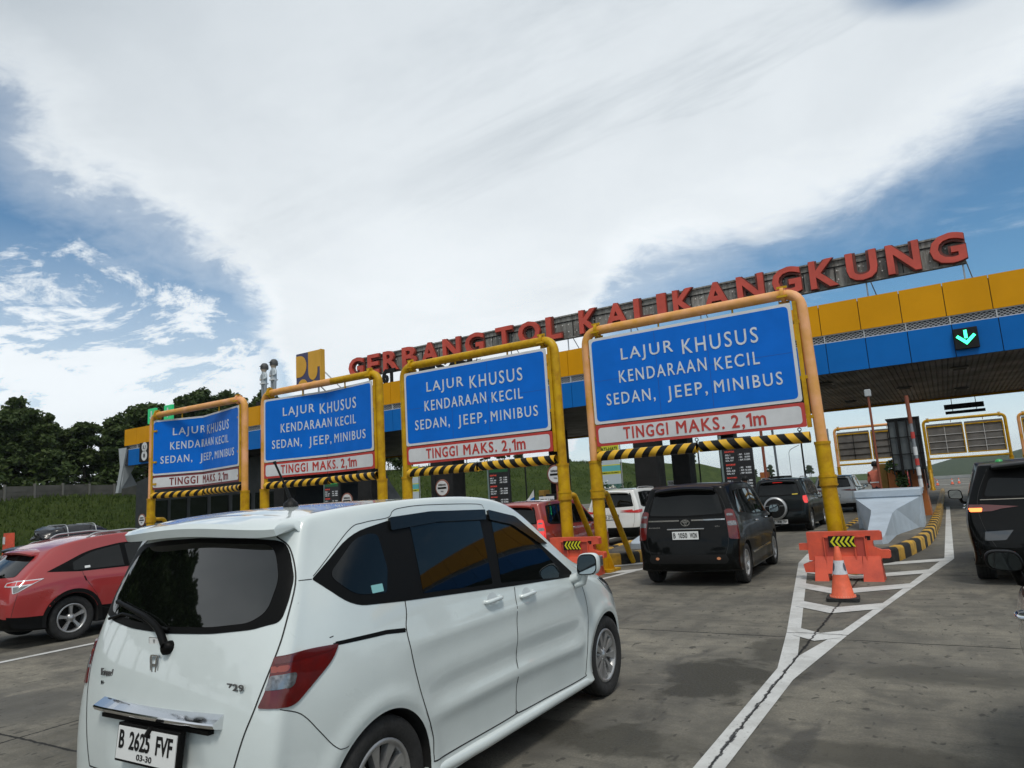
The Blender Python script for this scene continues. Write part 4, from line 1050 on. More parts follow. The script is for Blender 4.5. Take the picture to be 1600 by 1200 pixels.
BOX = table([
 [(.06, .24), (.62, .07, .25), (.67, .03, .34), (.675, .03, .58), (.665, .105, 1.02), (.55, .225, 1.46), (.47, .25, 1.54), (.25, 1.575)],
 [(.16, .22), (.70, .17, .23), (.785, .16, .31), (.80, .16, .62), (.775, .20, 1.02), (.625, .33, 1.48), (.52, .36, 1.565), (.37, 1.595)],
 [(.45, .20), (.71, .45, .21), (.80, .45, .28), (.82, .45, .63), (.79, .47, 1.01), (.652, .56, 1.50), (.54, .57, 1.585), (.57, 1.612)],
 [(.9, .20), (.71, .9, .20), (.80, .9, .26), (.82, .9, .63), (.795, .9, 1.0), (.656, .95, 1.51), (.545, .95, 1.592), (.95, 1.62)],
 [(1.5, .20), (.71, 1.5, .20), (.80, 1.5, .26), (.82, 1.5, .62), (.797, 1.5, .99), (.656, 1.5, 1.51), (.545, 1.5, 1.592), (1.5, 1.62)],
 [(2.1, .20), (.71, 2.1, .20), (.80, 2.1, .26), (.82, 2.1, .62), (.797, 2.1, .98), (.656, 2.0, 1.49), (.545, 2.0, 1.573), (2.0, 1.60)],
 [(2.5, .20), (.71, 2.5, .20), (.80, 2.5, .26), (.82, 2.5, .62), (.797, 2.48, .975), (.69, 2.36, 1.39), (.57, 2.38, 1.465), (2.44, 1.495)],
 [(2.85, .20), (.71, 2.85, .20), (.80, 2.85, .26), (.82, 2.85, .62), (.795, 2.80, .965), (.745, 2.74, 1.10), (.62, 2.80, 1.17), (2.90, 1.195)],
 [(3.15, .20), (.70, 3.15, .21), (.795, 3.15, .28), (.815, 3.15, .62), (.785, 3.12, .94), (.725, 3.08, 1.00), (.60, 3.12, 1.04), (3.2, 1.055)],
 [(3.5, .22), (.68, 3.5, .22), (.775, 3.5, .30), (.79, 3.5, .60), (.755, 3.46, .88), (.69, 3.44, .945), (.56, 3.46, .98), (3.52, .99)],
 [(3.8, .24), (.62, 3.78, .24), (.71, 3.78, .32), (.72, 3.78, .56), (.685, 3.74, .80), (.62, 3.72, .865), (.50, 3.74, .90), (3.8, .91)],
 [(3.95, .26), (.48, 3.92, .26), (.54, 3.93, .33), (.55, 3.94, .52), (.52, 3.91, .70), (.47, 3.89, .76), (.38, 3.91, .79), (3.94, .80)]],
 [(.04, .25), (-.01, .35), (-.01, .58), (.06, 1.02), (.185, 1.465), (.215, 1.54)],
 [(3.98, .27), (4.0, .34), (4.0, .52), (3.97, .69), (3.95, .75), (3.95, .78)])
CROSS = table([
 [(.08, .26), (.58, .08, .27), (.64, .03, .38), (.65, .02, .62), (.62, .16, .93), (.50, .52, 1.26), (.42, .58, 1.31), (.55, 1.325)],
 [(.2, .23), (.70, .18, .24), (.79, .15, .34), (.81, .14, .64), (.775, .26, .93), (.62, .62, 1.29), (.51, .68, 1.355), (.70, 1.375)],
 [(.5, .21), (.73, .48, .22), (.825, .46, .30), (.845, .45, .66), (.815, .55, .95), (.655, .85, 1.33), (.54, .90, 1.415), (.95, 1.435)],
 [(.95, .20), (.73, .95, .21), (.828, .95, .28), (.848, .95, .66), (.815, .98, .96), (.668, 1.2, 1.385), (.56, 1.22, 1.465), (1.25, 1.485)],
 [(1.5, .20), (.73, 1.5, .21), (.82, 1.5, .27), (.838, 1.5, .62), (.81, 1.5, .945), (.672, 1.62, 1.41), (.565, 1.62, 1.49), (1.65, 1.51)],
 [(2.0, .20), (.73, 2.0, .21), (.82, 2.0, .27), (.838, 2.0, .60), (.81, 2.0, .93), (.672, 2.0, 1.405), (.565, 2.0, 1.485), (2.0, 1.505)],
 [(2.45, .20), (.73, 2.45, .21), (.82, 2.45, .27), (.838, 2.45, .60), (.808, 2.42, .92), (.69, 2.35, 1.33), (.58, 2.38, 1.41), (2.42, 1.43)],
 [(2.85, .20), (.73, 2.85, .21), (.82, 2.85, .27), (.84, 2.85, .60), (.805, 2.80, .905), (.745, 2.72, 1.08), (.64, 2.80, 1.13), (2.88, 1.15)],
 [(3.2, .20), (.73, 3.2, .21), (.82, 3.2, .28), (.84, 3.2, .62), (.79, 3.15, .885), (.72, 3.1, .95), (.6, 3.15, .99), (3.2, 1.00)],
 [(3.55, .22), (.69, 3.55, .23), (.785, 3.55, .30), (.80, 3.55, .60), (.75, 3.5, .83), (.68, 3.48, .885), (.55, 3.5, .92), (3.56, .93)],
 [(3.85, .24), (.6, 3.82, .25), (.69, 3.82, .33), (.70, 3.82, .56), (.66, 3.78, .75), (.59, 3.76, .80), (.47, 3.78, .84), (3.84, .845)],
 [(3.98, .27), (.46, 3.95, .27), (.52, 3.96, .35), (.53, 3.97, .52), (.5, 3.94, .67), (.44, 3.92, .72), (.35, 3.94, .75), (3.96, .755)]],
 [(.05, .27), (.0, .38), (-.02, .62), (.10, .93), (.46, 1.265), (.52, 1.305)],
 [(4.0, .28), (4.02, .36), (4.02, .52), (3.99, .66), (3.97, .71), (3.97, .74)])
M_WHITE = paint('white_car_paint', (.635, .695, .69))
M_HANDLE = M_WHITE
M_TAIL = mat('tail_lamp_red', (.12, .007, .006), .15, coat=.6, spec=.4, var=.4, vs=14)
M_TAILD = mat('tail_lamp_dark', (.09, .006, .006), .1, coat=1)
M_CLEAR = mat('lamp_clear', (.26, .26, .27), .12, .6, coat=.6, var=.6, vs=45)
M_TAILB = mat('tail_lamp_bright', (.55, .02, .02), .15, coat=1, em=(1, .05, .04, .55))
M_HEAD = mat('headlamp', (.55, .60, .64), .08, .5, coat=1, var=.5, vs=25)

def spoiler(c, m, hw, yf, yr, ye, drop, th, name='rear_spoiler', sag=3.0):
    mb = MB(); n = 28; P = []
    for i in range(n+1):
        u = -1+2*i/n; x = u*hw; l, s = c.hit('T', x*.91, yf - .10*abs(u)**3)
        y_r = yr+(ye-yr)*abs(u)**sag; zt = l.z-drop*(1-.7*abs(u)**4)-(.012*abs(u)**2); ym = (y_r+l.y)/2; zm = (l.z+zt)/2+.008
        tt = th*(1-.45*abs(u)**5)
        P += [(x*.955, l.y+.02, l.z-.002), (x*.985, ym, zm), (x, y_r+.02, zt+.001), (x, y_r, zt-tt*.35), (x, y_r+.012, zt-tt), (x, ym+.02, zm-tt*1.1), (x*.94, l.y+.05, l.z-.055)]
        wv = sstep(.84, 1.0, abs(u)); q_ = V((x*.905, l.y, l.z-.02)); k0_ = len(P)-7
        for j in range(7): p_ = V(P[k0_+j]); P[k0_+j] = tuple(p_.lerp(q_, wv))
    k = 7; F = [(i*k+j, i*k+(j+1) % k, (i+1)*k+(j+1) % k, (i+1)*k+j) for i in range(n) for j in range(k)]+[tuple(range(k)), tuple(range(n*k, n*k+k))]
    mb.add(P, F, m, True); o = mb.build(name, c.t); o.data.set_sharp_from_angle(angle=rad(35)); return o

def minivan_white():
    ya, yb = .665, 3.325
    def disp(p, n):
        d = V((0, 0, 0)); s = 1 if p.x > 0 else -1; k = sstep(.55, .85, abs(n.x))
        if k > 0:
            zl = .545 + .0 if p.y < 2 else .545-.035*(p.y-2)
            yk = sstep(.85, 1.25, p.y)*(1-sstep(2.75, 2.95, p.y))
            a = .016*exp(-((p.z-zl+.035)/.045)**2) - .013*exp(-((p.z-zl-.075)/.075)**2)
            d.x += s*a*k*yk
            zc = .885+(p.y-.8)*.010; d.x += s*k*(.007*exp(-((p.z-zc)/.03)**2) - .009*exp(-((p.z-zc+.10)/.07)**2))*sstep(.7, 1.1, p.y)*(1-sstep(2.7, 3.0, p.y))
            for y in (ya, yb):
                r = sqrt((p.y-y)**2+(p.z-.305)**2); d.x += s*k*.014*exp(-((r-.375)/.045)**2)
        if n.y < -.5 and abs(p.x) < .6:   # recess round the plate
            kx = 1-sstep(.24, .36, abs(p.x-.03)); kz = sstep(.46, .56, p.z)*(1-sstep(.735, .75, p.z)); d.y += .022*kx*kz
        return d
    c = Car('white_minivan', 'large white minivan in front with smoked window visors and plate B 2625 FVF', 'minivan', (-3.18, 1.905, 0), rad(1.5), FREED, (1, 1, 1), M_WHITE, (ya, yb, .302, .18, .705), level=4, disp=disp, wheel_style='multi', well=.034)
    T = c.t
    # side glass band, panes, visors
    band = rnd([(.335, 1.278, .01), (.605, 1.462, .12), (.905, 1.508, .05), (1.45, 1.512, .1), (1.85, 1.492, .1), (2.2, 1.415, .1), (2.46, 1.235, .1), (2.80, 1.005, .02), (2.74, .978, .02), (1.95, 1.026, .05), (.87, 1.100, .03), (.52, 1.130, .09)])
    c.both('window_surround', band, 'R', M_TRIM, .0022, .05)
    for nm, ol in (('quarter_window', [(.42, 1.283, .05), (.62, 1.432, .05), (.735, 1.452, .03), (.79, 1.44, .02), (.80, 1.27, .02), (.755, 1.158, .02), (.545, 1.178, .06)]),
                   ('rear_door_window', [(1.03, 1.115, .01), (1.055, 1.47, .01), (1.755, 1.462, .01), (1.70, 1.072, .01)]),
                   ('front_door_window', [(1.80, 1.065, .01), (1.89, 1.45, .01), (2.14, 1.395, .03), (2.44, 1.205, .02), (2.60, 1.045, .02), (2.56, .998, .01)])):
        c.both(nm, rnd(ol, .02), 'R', M_GLASS, .0042, .05)
    for ol in ([(.900, 1.519, .01), (1.25, 1.533, .03), (1.838, 1.515, .01), (1.812, 1.452, .01), (1.3, 1.470, .02), (.888, 1.452, .01)], [(1.872, 1.512, .01), (2.195, 1.452, .03), (2.53, 1.235, .01), (2.425, 1.245, .01), (2.125, 1.398, .03), (1.858, 1.448, .01)]):
        for mir in (1, -1):
            o = c.patch('window_visor', rnd(ol, .01), 'R', M_VISOR, .016, .03, mir=mir, skirt=.004)
    # panel seams
    door1 = [(.882, 1.505), (.877, 1.096), (.846, .962), (.878, .787), (.947, .572), (1.012, .414), (1.020, .315), (1.045, .288), (1.30, .281), (1.84, .276), (1.872, .300), (1.880, .40), (1.905, .70), (1.925, .93), (1.945, 1.02)]
    door2 = [(1.875, .300), (1.90, .275), (2.3, .262), (2.84, .250), (2.885, .268), (2.905, .33), (2.955, .55), (2.972, .68), (2.95, .82), (2.895, .955)]
    for mir in (1, -1):
        mb = MB()
        for ln in (door1, door2, [(.372, .993), (.505, .992), (.70, .985), (.842, .968)]): c.ribbon(mb, ln, 'R', .007, .0012, mir)
        c.ribbon(mb, [(.335, 1.278), (.15, 1.283)], 'R', .004, .0012, mir)
        c.ribbon(mb, [(.112, .785), (.20, .745), (.282, .655), (.355, .572), (.392, .553), (.46, .556)], 'R', .004, .0012, mir)
        c.ribbon(mb, [(.345, 1.29), (.60, 1.475), (.72, 1.508), (.90, 1.522), (.95, 1.553), (1.02, 1.567), (1.25, 1.574), (1.78, 1.557), (1.85, 1.527)], 'R', .004, .0012, mir)
        c.ribbon(mb, [(.36, 1.022), (.38, 1.025)], 'R', .004, .0012, mir)
        mb.build('panel_gap', T)
        c.patch('slide_rail_slot', rnd([(.385, 1.000), (.50, .998), (.70, .992), (.838, .976), (.838, .955), (.70, .972), (.5, .980), (.385, .984)], .004), 'R', M_TRIM, .0016, .03, mir=mir, skirt=.002)
        mb = MB(); c.ribbon(mb, [(.53, .560+0*0)], 'R') if False else None
        # wheel arch lips
        for y in (ya, yb):
            L = []; R_ = .302+.034
            for k in range(25):
                a = rad(-8+196*k/24); L.append((y+(R_+.006)*cos(a), .302+(R_+.006)*sin(a)))
            c.ribbon(mb, L, 'R', .016, .003, mir, M_WHITE)
        mb.build('wheel_arch_lip', T)
    # door handles
    for mir in (1, -1):
        for (y, z) in ((1.665, .985), (2.075, .957)):
            l, nn = c.hit('R', y, z)
            ang = [(y+.055*cos(a), z+.006+.036*sin(a)) for a in [2*pi*k/20 for k in range(20)]]
            c.patch('handle_recess', ang, 'R', mat('recess_shade', (.50, .54, .55), .4), .0014, .02, mir=mir, skirt=.001)
            x = l.x; mb = MB(); s = mir
            pth = [(x-.004, y-.088, z-.004), (x+.020, y-.080, z-.003), (x+.030, y-.05, z), (x+.030, y+.05, z+.004), (x+.018, y+.082, z+.003), (x-.004, y+.088, z+.003)]
            n_ = 14; P = []; pv = [V(p) for p in arc_path(pth, .02, 3)]
            mb.tube([(s*p.x, p.y, p.z) for p in pv], .0135, M_WHITE, 10)
            mb.build('door_handle', T)
    c.mirror(.845, 2.74, .985, M_WHITE, 1, .175, .165); c.mirror(.845, 2.74, .985, M_WHITE, -1, .175, .165)
    for s in (1, -1):
        mb = MB(); mb.tube([(s*.775, 2.76, .955), (s*.84, 2.79, .975), (s*.90, 2.80, 1.02)], .034, M_WHITE, 12); mb.build('mirror_stalk', T)
        mb = MB(); mb.box(min(s*.985, s*1.026), max(s*.985, s*1.026), 2.80, 2.845, 1.05, 1.125, M_CLEAR, bev=.006); mb.build('mirror_lamp', T)
    # tail: glass, wiper, trim
    gl = [(0, 1.060), (.30, 1.068), (.52, 1.088), (.655, 1.118, .03), (.662, 1.20), (.650, 1.295), (.60, 1.40), (.55, 1.455, .06), (.30, 1.475), (0, 1.482)]
    ol = [(p[0], p[1], p[2] if len(p) > 2 else .03) for p in gl]+[(-p[0], p[1], p[2] if len(p) > 2 else .03) for p in gl[-2:0:-1]]
    ol = [(min(max(p[0], -.66), .66),)+tuple(p[1:]) for p in ol]
    w_ = c.patch('rear_window', rnd(ol, .03), 'B', M_TRIM, .003, .045)
    c.patch('rear_glass', rnd([(x*.965-(.0 if x < 0 else .0), z) for x, z in [(-.60, 1.13), (-.3, 1.10), (0, 1.09), (.3, 1.095), (.52, 1.115), (.60, 1.16), (.61, 1.29), (.55, 1.40), (.5, 1.44), (0, 1.46), (-.5, 1.44), (-.58, 1.36), (-.64, 1.2)]], .04), 'B', M_GLASSR, .0046, .045, parent=w_)
    hatch = [(.50, 1.475), (.59, 1.42), (.655, 1.289), (.675, 1.112), (.668, .984), (.622, .80), (.582, .69), (.540, .56), (.50, .44)]
    mb = MB()
    for mir in (1, -1): c.ribbon(mb, hatch, 'B', .007, .0015, mir)
    c.ribbon(mb, [(-.50, .44), (.50, .44)], 'B', .006, .0015); mb.build('tailgate_gap', T)
    lamp = [(.565, .984, .01), (.70, .997, .06), (.828, .990, .012), (.80, .93, .04), (.645, .788, .03), (.500, .792, .012), (.535, .86, .05)]
    for mir in (1, -1):
        o = c.patch('tail_lamp', rnd(lamp, .02), 'D', M_TAIL, .008, .03, mir=mir, skirt=.006)
        c.patch('lamp_reflector', rnd([(.553, .913, .01), (.655, .918, .02), (.640, .862, .02), (.530, .858, .01)], .01), 'D', M_CLEAR, .0105, .03, mir=mir, parent=o)
        c.patch('lamp_upper', rnd([(.566, .980, .005), (.70, .993, .03), (.822, .988, .005), (.79, .968, .02), (.69, .962, .02), (.57, .956, .005)], .01), 'D', M_TAILD, .0098, .03, mir=mir, parent=o)
        c.patch('lamp_upper', rnd([(.553, .947, .005), (.63, .95, .02), (.62, .926, .01), (.556, .922, .005)], .01), 'D', mat('tail_lamp_amber', (.26, .03, .012), .12, coat=1), .0100, .03, mir=mir, parent=o)
    # chrome garnish over the plate
    mb = MB(); n = 20; P = []
    for i in range(n+1):
        x = -.405+.87*i/n; l, s = c.hit('B', x, .745); e = 1-.0*abs(x); tp = .5+.5*min(1, (n-i)/3) if i > n-4 else 1
        P += [(x, l.y+.004, .762), (x, l.y-.050, .737), (x, l.y-.054, .731), (x, l.y-.046, .716), (x, l.y-.012, .706), (x, l.y+.012, .705)]
    F = [(i*6+j, i*6+(j+1) % 6, i*6+6+(j+1) % 6, i*6+6+j) for i in range(n) for j in range(6)]+[tuple(range(6)), tuple(range(n*6, n*6+6))]
    mb.add(P[:], F, M_CHROME, False); mb.build('tailgate_garnish', T)
    mb = MB(); mb.box(-.36, .42, -.005, .03, .685, .703, M_TRIM); mb.build('garnish_underside', T)
    c.plate(-.012, .608, x=.048, w=.425, h=.135, text='B 2625 FVF', sub='03-30', rx=rad(-6), yfix=-.006)
    mb = MB(); mb.tube([(.055, -.045, .655), (.075, -.035, .69)], .012, M_BLK, 8); mb.build('plate_hook', T)
    # badges
    l, s = c.hit('B', -.025, .93); mb = MB(); y = l.y
    e = rnd([(-.035, .970), (.035-.05+.025, .970)], 0) if False else None
    for (o_, i_) in ((1.0, .80),):
        A = rnd([(-.036, .043, .02), (.036, .043, .02), (.030, -.043, .02), (-.030, -.043, .02)], .02); n = len(A)
        P = [(-.025+a, y-.006, .931+b) for a, b in A]+[(-.025+a*.82, y-.006, .931+b*.86) for a, b in A]+[(-.025+a, y+.004, .931+b) for a, b in A]
        mb.add(P, [(k, (k+1) % n, n+(k+1) % n, n+k) for k in range(n)]+[(k, (k+1) % n, 2*n+(k+1) % n, 2*n+k) for k in range(n)], M_CHROME)
    def bq(poly): mb.prism([(-.025+a, .931+b) for a, b in poly], y-.008, y+.003, M_CHROME)
    bq([(-.024, .034), (-.013, .034), (-.008, -.032), (-.018, -.032)]); bq([(.013, .034), (.024, .034), (.018, -.032), (.008, -.032)]); bq([(-.014, .004), (.014, .004), (.013, -.008), (-.013, -.008)])
    mb.build('emblem', T)
    mb = MB(); l, s = c.hit('B', .50, .87); put_text(mb, '729', .455, l.y-.004, .853, .105, .028, mat('badge_dark', (.09, .09, .09), .35), .002, .02, 1.1); mb.build('badge', T)
    mb = MB(); l, s = c.hit('B', -.40, .865); put_text(mb, 'Freed', -.47, l.y-.002, .85, .10, .034, mat('badge_dark', (.09, .09, .09), .35), .003, .02); put_text(mb, 'Honda', -.465, l.y-.004, .808, .075, .018, M_BLK, .002, .01); mb.build('badge', T)
    mb = MB(); l, s = c.hit('B', -.075, 1.025); mb.box(-.118, -.030, l.y-.002, l.y+.006, 1.008, 1.042, M_CHROME); mb.box(-.112, -.036, l.y-.0035, l.y-.0018, 1.012, 1.038, M_PLATE); mb.prism([(-.082, 1.034), (-.066, 1.034), (-.068, 1.022), (-.074, 1.016), (-.080, 1.022)], l.y-.005, l.y-.003, M_STEEL); mb.build('sticker', T)
    mb = MB(); l, s = c.hit('R', .70, 1.185); 
    c.patch('window_sticker', rnd([(.655, 1.205), (.735, 1.205), (.735, 1.168), (.655, 1.168)], .004), 'R', mat('sticker_green', (.22, .48, .48), .4), .0056, .03, skirt=.001)
    # wiper
    mb = MB(); pts = [(-.50, 1.175), (-.30, 1.145), (-.15, 1.118), (-.03, 1.075), (.045, 1.01)]; pp = []
    for i, (x, z) in enumerate(pts): l, s = c.hit('B', x, z); pp.append(l+s*.025)
    mb.tube(arc_path(pp, .08, 4), .011, M_TRIM, 8, r2=.019); l, s = c.hit('B', .05, 1.005); mb.lathe([(0, -.03), (.028, -.03), (.03, 0), (.03, .02)], M_TRIM, 14, tuple(l-V((0, .0, 0))), 'Y'); mb.build('wiper_arm', T)
    mb = MB(); pp = [c.hit('B', x, z)[0]+c.hit('B', x, z)[1]*.012 for x, z in ((-.56, 1.095), (-.42, 1.125), (-.28, 1.118), (-.1, 1.09), (.02, 1.075))]; mb.tube(pp, .008, M_TRIM, 6); mb.build('wiper_blade', T)
    spoiler(c, M_WHITE, .675, .45, .15, .235, .034, .060, sag=3.0)
    # antenna
    l, s = c.hit('T', .12, .72); mb = MB(); mb.lathe([(.042, -.004), (.038, .02), (.022, .032), (.012, .045), (0, .048)], M_BLK, 16, tuple(l)); 
    mb.tube([tuple(l+V((0, 0, .03))), tuple(l+V((-.012, -.02, .10)))], .010, M_BLK, 8, r2=.008); mb.tube([tuple(l+V((-.012, -.02, .10))), tuple(l+V((-.035, -.075, .235)))], .0058, M_BLK, 8); mb.tube([tuple(l+V((-.035, -.075, .235))), tuple(l+V((-.037, -.08, .25)))], .009, M_BLK, 8)
    mb.build('antenna', T)
    # roof joints, head lamps, bumper, sills
    mb = MB()
    for mir in (1, -1): c.ribbon(mb, [(.545, .46), (.53, .8), (.53, 1.5), (.535, 2.2)], 'T', .008, .0018, mir, M_SEAM)
    c.ribbon(mb, [(-.5, .56), (0, .52), (.5, .56)], 'T', .004, .0014); mb.build('roof_joint', T)
    for mir in (1, -1):
        c.patch('head_lamp', rnd([(2.45, .80), (2.50, .90), (2.66, .93, .1), (2.80, .88), (2.86, .78), (2.72, .74)], .04), 'E', M_HEAD, .006, .03, mir=mir) if False else None
    hl = [(3.27, .905, .02), (3.40, .900, .03), (3.62, .84, .05), (3.80, .76, .03), (3.74, .69, .03), (3.55, .74, .04), (3.40, .82, .04)]
    for mir in (1, -1):
        o = c.patch('head_lamp', rnd(hl, .02), 'R', M_HEAD, .005, .04, mir=mir)
        c.patch('corner_trim', rnd([(3.30, .897, .005), (3.42, .885, .02), (3.58, .83, .02), (3.56, .80, .02), (3.42, .85, .02)], .01), 'R', M_TRIM, .0065, .04, mir=mir, parent=o)
    c.patch('windscreen', rnd([(-.60, 1.17), (-.48, 1.50), (.48, 1.50), (.60, 1.17), (.3, 1.12), (-.3, 1.12)], .05), 'F', M_GLASS, .003, .06)
    for s in (1, -1):
        mb = MB(); mb.tube([(s*.775, .99, .232), (s*.785, 1.5, .222), (s*.785, 2.4, .215), (s*.775, 2.98, .205)], .036, M_WHITE, 12); mb.build('side_sill', T)
    c.patch('bumper_reflector', rnd([(.50, .33), (.62, .34), (.62, .37), (.50, .36)], .01), 'B', M_TAIL, .004, .03)
    # interior headrest hints are hidden by the tint
    return c
minivan_white()

def std_glass(c, mt, panes, band, view='R'):
    c.both('window_surround', rnd(band, .03), 'R', M_TRIM, .0025, .06)
    for nm, ol in panes: c.both(nm, rnd(ol, .02), 'R', M_GLASS, .0045, .06)
def box_car(name, label, cat, loc, rz, scale, pm, wheelspec=(.62, 3.12, .315, .19, .70), style='six', group=None, lamps='tall', lamp_m=None, plate_text=None, plate_z=.79, chrome=True, cladding=None, detail=True, level=3, glass_z=(1.09, 1.47), rails=False, mirror_spec=None):
    sx_, sy_, sz_ = scale
    c = Car(name, label, cat, loc, rz, BOX, scale, pm, wheelspec, level=level, wheel_style=style, group=group, skirt=cladding)
    T = c.t; Sy = lambda L: [(p[0]*sy_, p[1]*sz_)+tuple(p[2:]) for p in L]; Sx = lambda L: [(p[0]*sx_, p[1]*sz_)+tuple(p[2:]) for p in L]; Sd = Sx
    band = Sy([(.36, 1.10), (.50, 1.49), (1.0, 1.515), (1.9, 1.495), (2.3, 1.40), (2.70, 1.12), (2.82, 1.01), (2.70, .99), (1.5, 1.03), (.5, 1.06)])
    c.both('window_surround', rnd(band, .04), 'R', M_TRIM, .0025, .06)
    for nm, ol in (('quarter_window', [(.46, 1.12), (.57, 1.46), (.93, 1.475), (.88, 1.09)]), ('rear_door_window', [(.98, 1.08), (1.02, 1.475), (1.66, 1.47), (1.68, 1.05)]), ('front_door_window', [(1.78, 1.05), (1.76, 1.465), (1.93, 1.455), (2.26, 1.36), (2.62, 1.10), (2.66, 1.03)])):
        c.both(nm, rnd(Sy(ol), .02), 'R', M_GLASS, .0045, .06)
    gz0, gz1 = glass_z
    w_ = c.patch('rear_window', rnd(Sx([(-.63, gz0), (0, gz0-.02), (.63, gz0), (.53, gz1), (0, gz1+.01), (-.53, gz1)]), .04), 'B', M_TRIM, .003, .06)
    c.patch('rear_glass', rnd(Sx([(-.60, gz0+.03), (0, gz0+.01), (.60, gz0+.03), (.52, gz1-.04), (0, gz1-.03), (-.52, gz1-.04)]), .04), 'B', M_GLASS, .0048, .06, parent=w_)
    c.patch('windscreen', rnd(Sx([(-.62, 1.16), (-.5, 1.47), (.5, 1.47), (.62, 1.16)]), .05), 'F', M_GLASS, .003, .07)
    c.both('head_lamp', rnd([(.05*sy_+2.62, .74*sz_), (2.70*sy_, .88*sz_), (2.98*sy_, .88*sz_), (3.02*sy_, .74*sz_)], .03), 'E', M_HEAD, .004, .05) if False else c.both('head_lamp', rnd(Sy([(3.5, .74), (3.48, .87), (3.72, .84), (3.86, .78), (3.84, .70)]), .03), 'R', M_HEAD, .004, .05)
    lm = lamp_m or M_TAIL
    for mir in (1, -1):
        if lamps == 'tall':
            o = c.patch('tail_lamp', rnd(Sd([(.505, .735), (.53, 1.17), (.60, 1.19), (.655, 1.16), (.675, .95), (.665, .72)]), .03), 'D', lm, .009, .035, mir=mir)
            c.patch('lamp_clear', rnd(Sd([(.525, .93), (.53, 1.0), (.64, 1.0), (.645, .93)]), .02), 'D', M_CLEAR, .0115, .035, mir=mir, parent=o)
            c.patch('lamp_clear', rnd(Sd([(.54, 1.08), (.545, 1.115), (.62, 1.115), (.625, 1.08)]), .015), 'D', M_CLEAR, .0115, .035, mir=mir, parent=o)
        elif lamps == 'wide':
            o = c.patch('tail_lamp', rnd(Sd([(.20, .94, .01), (.42, .95), (.66, 1.0), (.80, 1.0), (.79, .93), (.62, .90), (.42, .915)]), .02), 'D', lm, .008, .035, mir=mir)
            o2 = c.patch('tail_lamp', rnd(Sx([(.24, .975, .004), (.60, 1.005, .02), (.64, .93, .02), (.55, .935, .02)]), .01), 'B', lm, .008, .035, mir=mir)
        else:
            o = c.patch('tail_lamp', rnd(Sd([(.54, .95), (.56, 1.06), (.70, 1.07), (.72, .95), (.64, .84), (.56, .84)]), .03), 'D', lm, .009, .035, mir=mir)
    mb = MB()
    for mir in (1, -1):
        c.ribbon(mb, Sx([(.50, 1.50), (.615, 1.25), (.655, 1.0), (.655, .70), (.60, .50), (.56, .46)]), 'B', .006, .0015, mir)
        for ln in ([(.93, 1.05), (.90, .75), (1.0, .5), (1.08, .30), (1.70, .28), (1.73, 1.02)], [(1.76, .28), (2.55, .28), (2.68, .35), (2.72, .98)]): c.ribbon(mb, Sy(ln), 'R', .006, .0015, mir)
    c.ribbon(mb, Sx([(-.56, .46), (.56, .46)]), 'B', .006, .0015); mb.build('panel_gap', T)
    for mir in (1, -1):
        for y in (1.55, 2.45):
            mb = c.handle(y*sy_, .93*sz_, M_CHROME if chrome else pm, mir, .17); mb.build('door_handle', T)
    for s in (1, -1):
        if mirror_spec: a = mirror_spec; c.mirror(a[0], a[1], a[2], a[3], s, a[4], a[5])
        else: c.mirror(.84*sx_, 2.62*sy_, .99*sz_, pm, s)
    if plate_text is not None: c.plate(0, plate_z*sz_, text=plate_text or None, w=.42, h=.125)
    if rails:
        for s in (1, -1):
            mb = MB(); pts_ = []
            for y in (.7, .78, 1.4, 2.0, 2.08):
                l, _ = c.hit('T', .57*sx_, y*sy_); pts_.append((s*l.x, l.y, l.z+(.0 if y in (.7, 2.08) else .045)))
            mb.tube(arc_path(pts_, .05, 3), .014, M_STEEL, 8); mb.build('roof_rail', T)
    spoiler(c, pm, .56*sx_, .30*sy_, .06*sy_, .14*sy_, .04, .05, sag=4)
    return c

M_BLACKP = paint('black_car_paint', (.0025, .003, .003), coat=.28, spec=.06); M_DKP = paint('dark_grey_paint', (.006, .009, .010), .2, coat=.4, spec=.1)
M_SILV = paint('silver_paint', (.33, .34, .34), .5); M_REDC = paint('red_car_paint', (.33, .026, .026)); M_OR = paint('orange_red_paint', (.30, .028, .016)); M_WH2 = paint('pearl_white_paint', (.72, .72, .70))
def clad(q): return .40
# black minivan in the middle lane
c = box_car('black_minivan', 'black minivan with chrome tailgate strips and tall red lamps, plate B 1050 WON', 'minivan', (-3.66, 10.98, 0), rad(2.2), (1, 1.0, 1.0), M_BLACKP, (.60, 3.15, .315, .18, .71), 'six', plate_text='B 1050 WON', plate_z=.80)
T = c.t; mb = MB()
for x0, x1 in ((-.62, -.10), (.10, .62)):
    for i in range(8):
        a = x0+(x1-x0)*i/8; b = x0+(x1-x0)*(i+1)/8; la, _ = c.hit('B', a, 1.03); lb, _ = c.hit('B', b, 1.03)
        mb.add([(a, la.y-.012, 1.02), (b, lb.y-.012, 1.02), (b, lb.y-.012, 1.042), (a, la.y-.012, 1.042)]+[(a, la.y+.01, 1.02), (b, lb.y+.01, 1.02), (b, lb.y+.01, 1.042), (a, la.y+.01, 1.042)], [(0, 1, 2, 3), (3, 2, 6, 7), (0, 4, 5, 1)], M_CHROME)
l, _ = c.hit('B', 0, .9); mb.box(-.30, .30, l.y-.02, l.y+.01, .885, .905, M_CHROME, bev=.003); mb.build('chrome_strip', T)
mb = MB(); l, _ = c.hit('B', 0, 1.0)
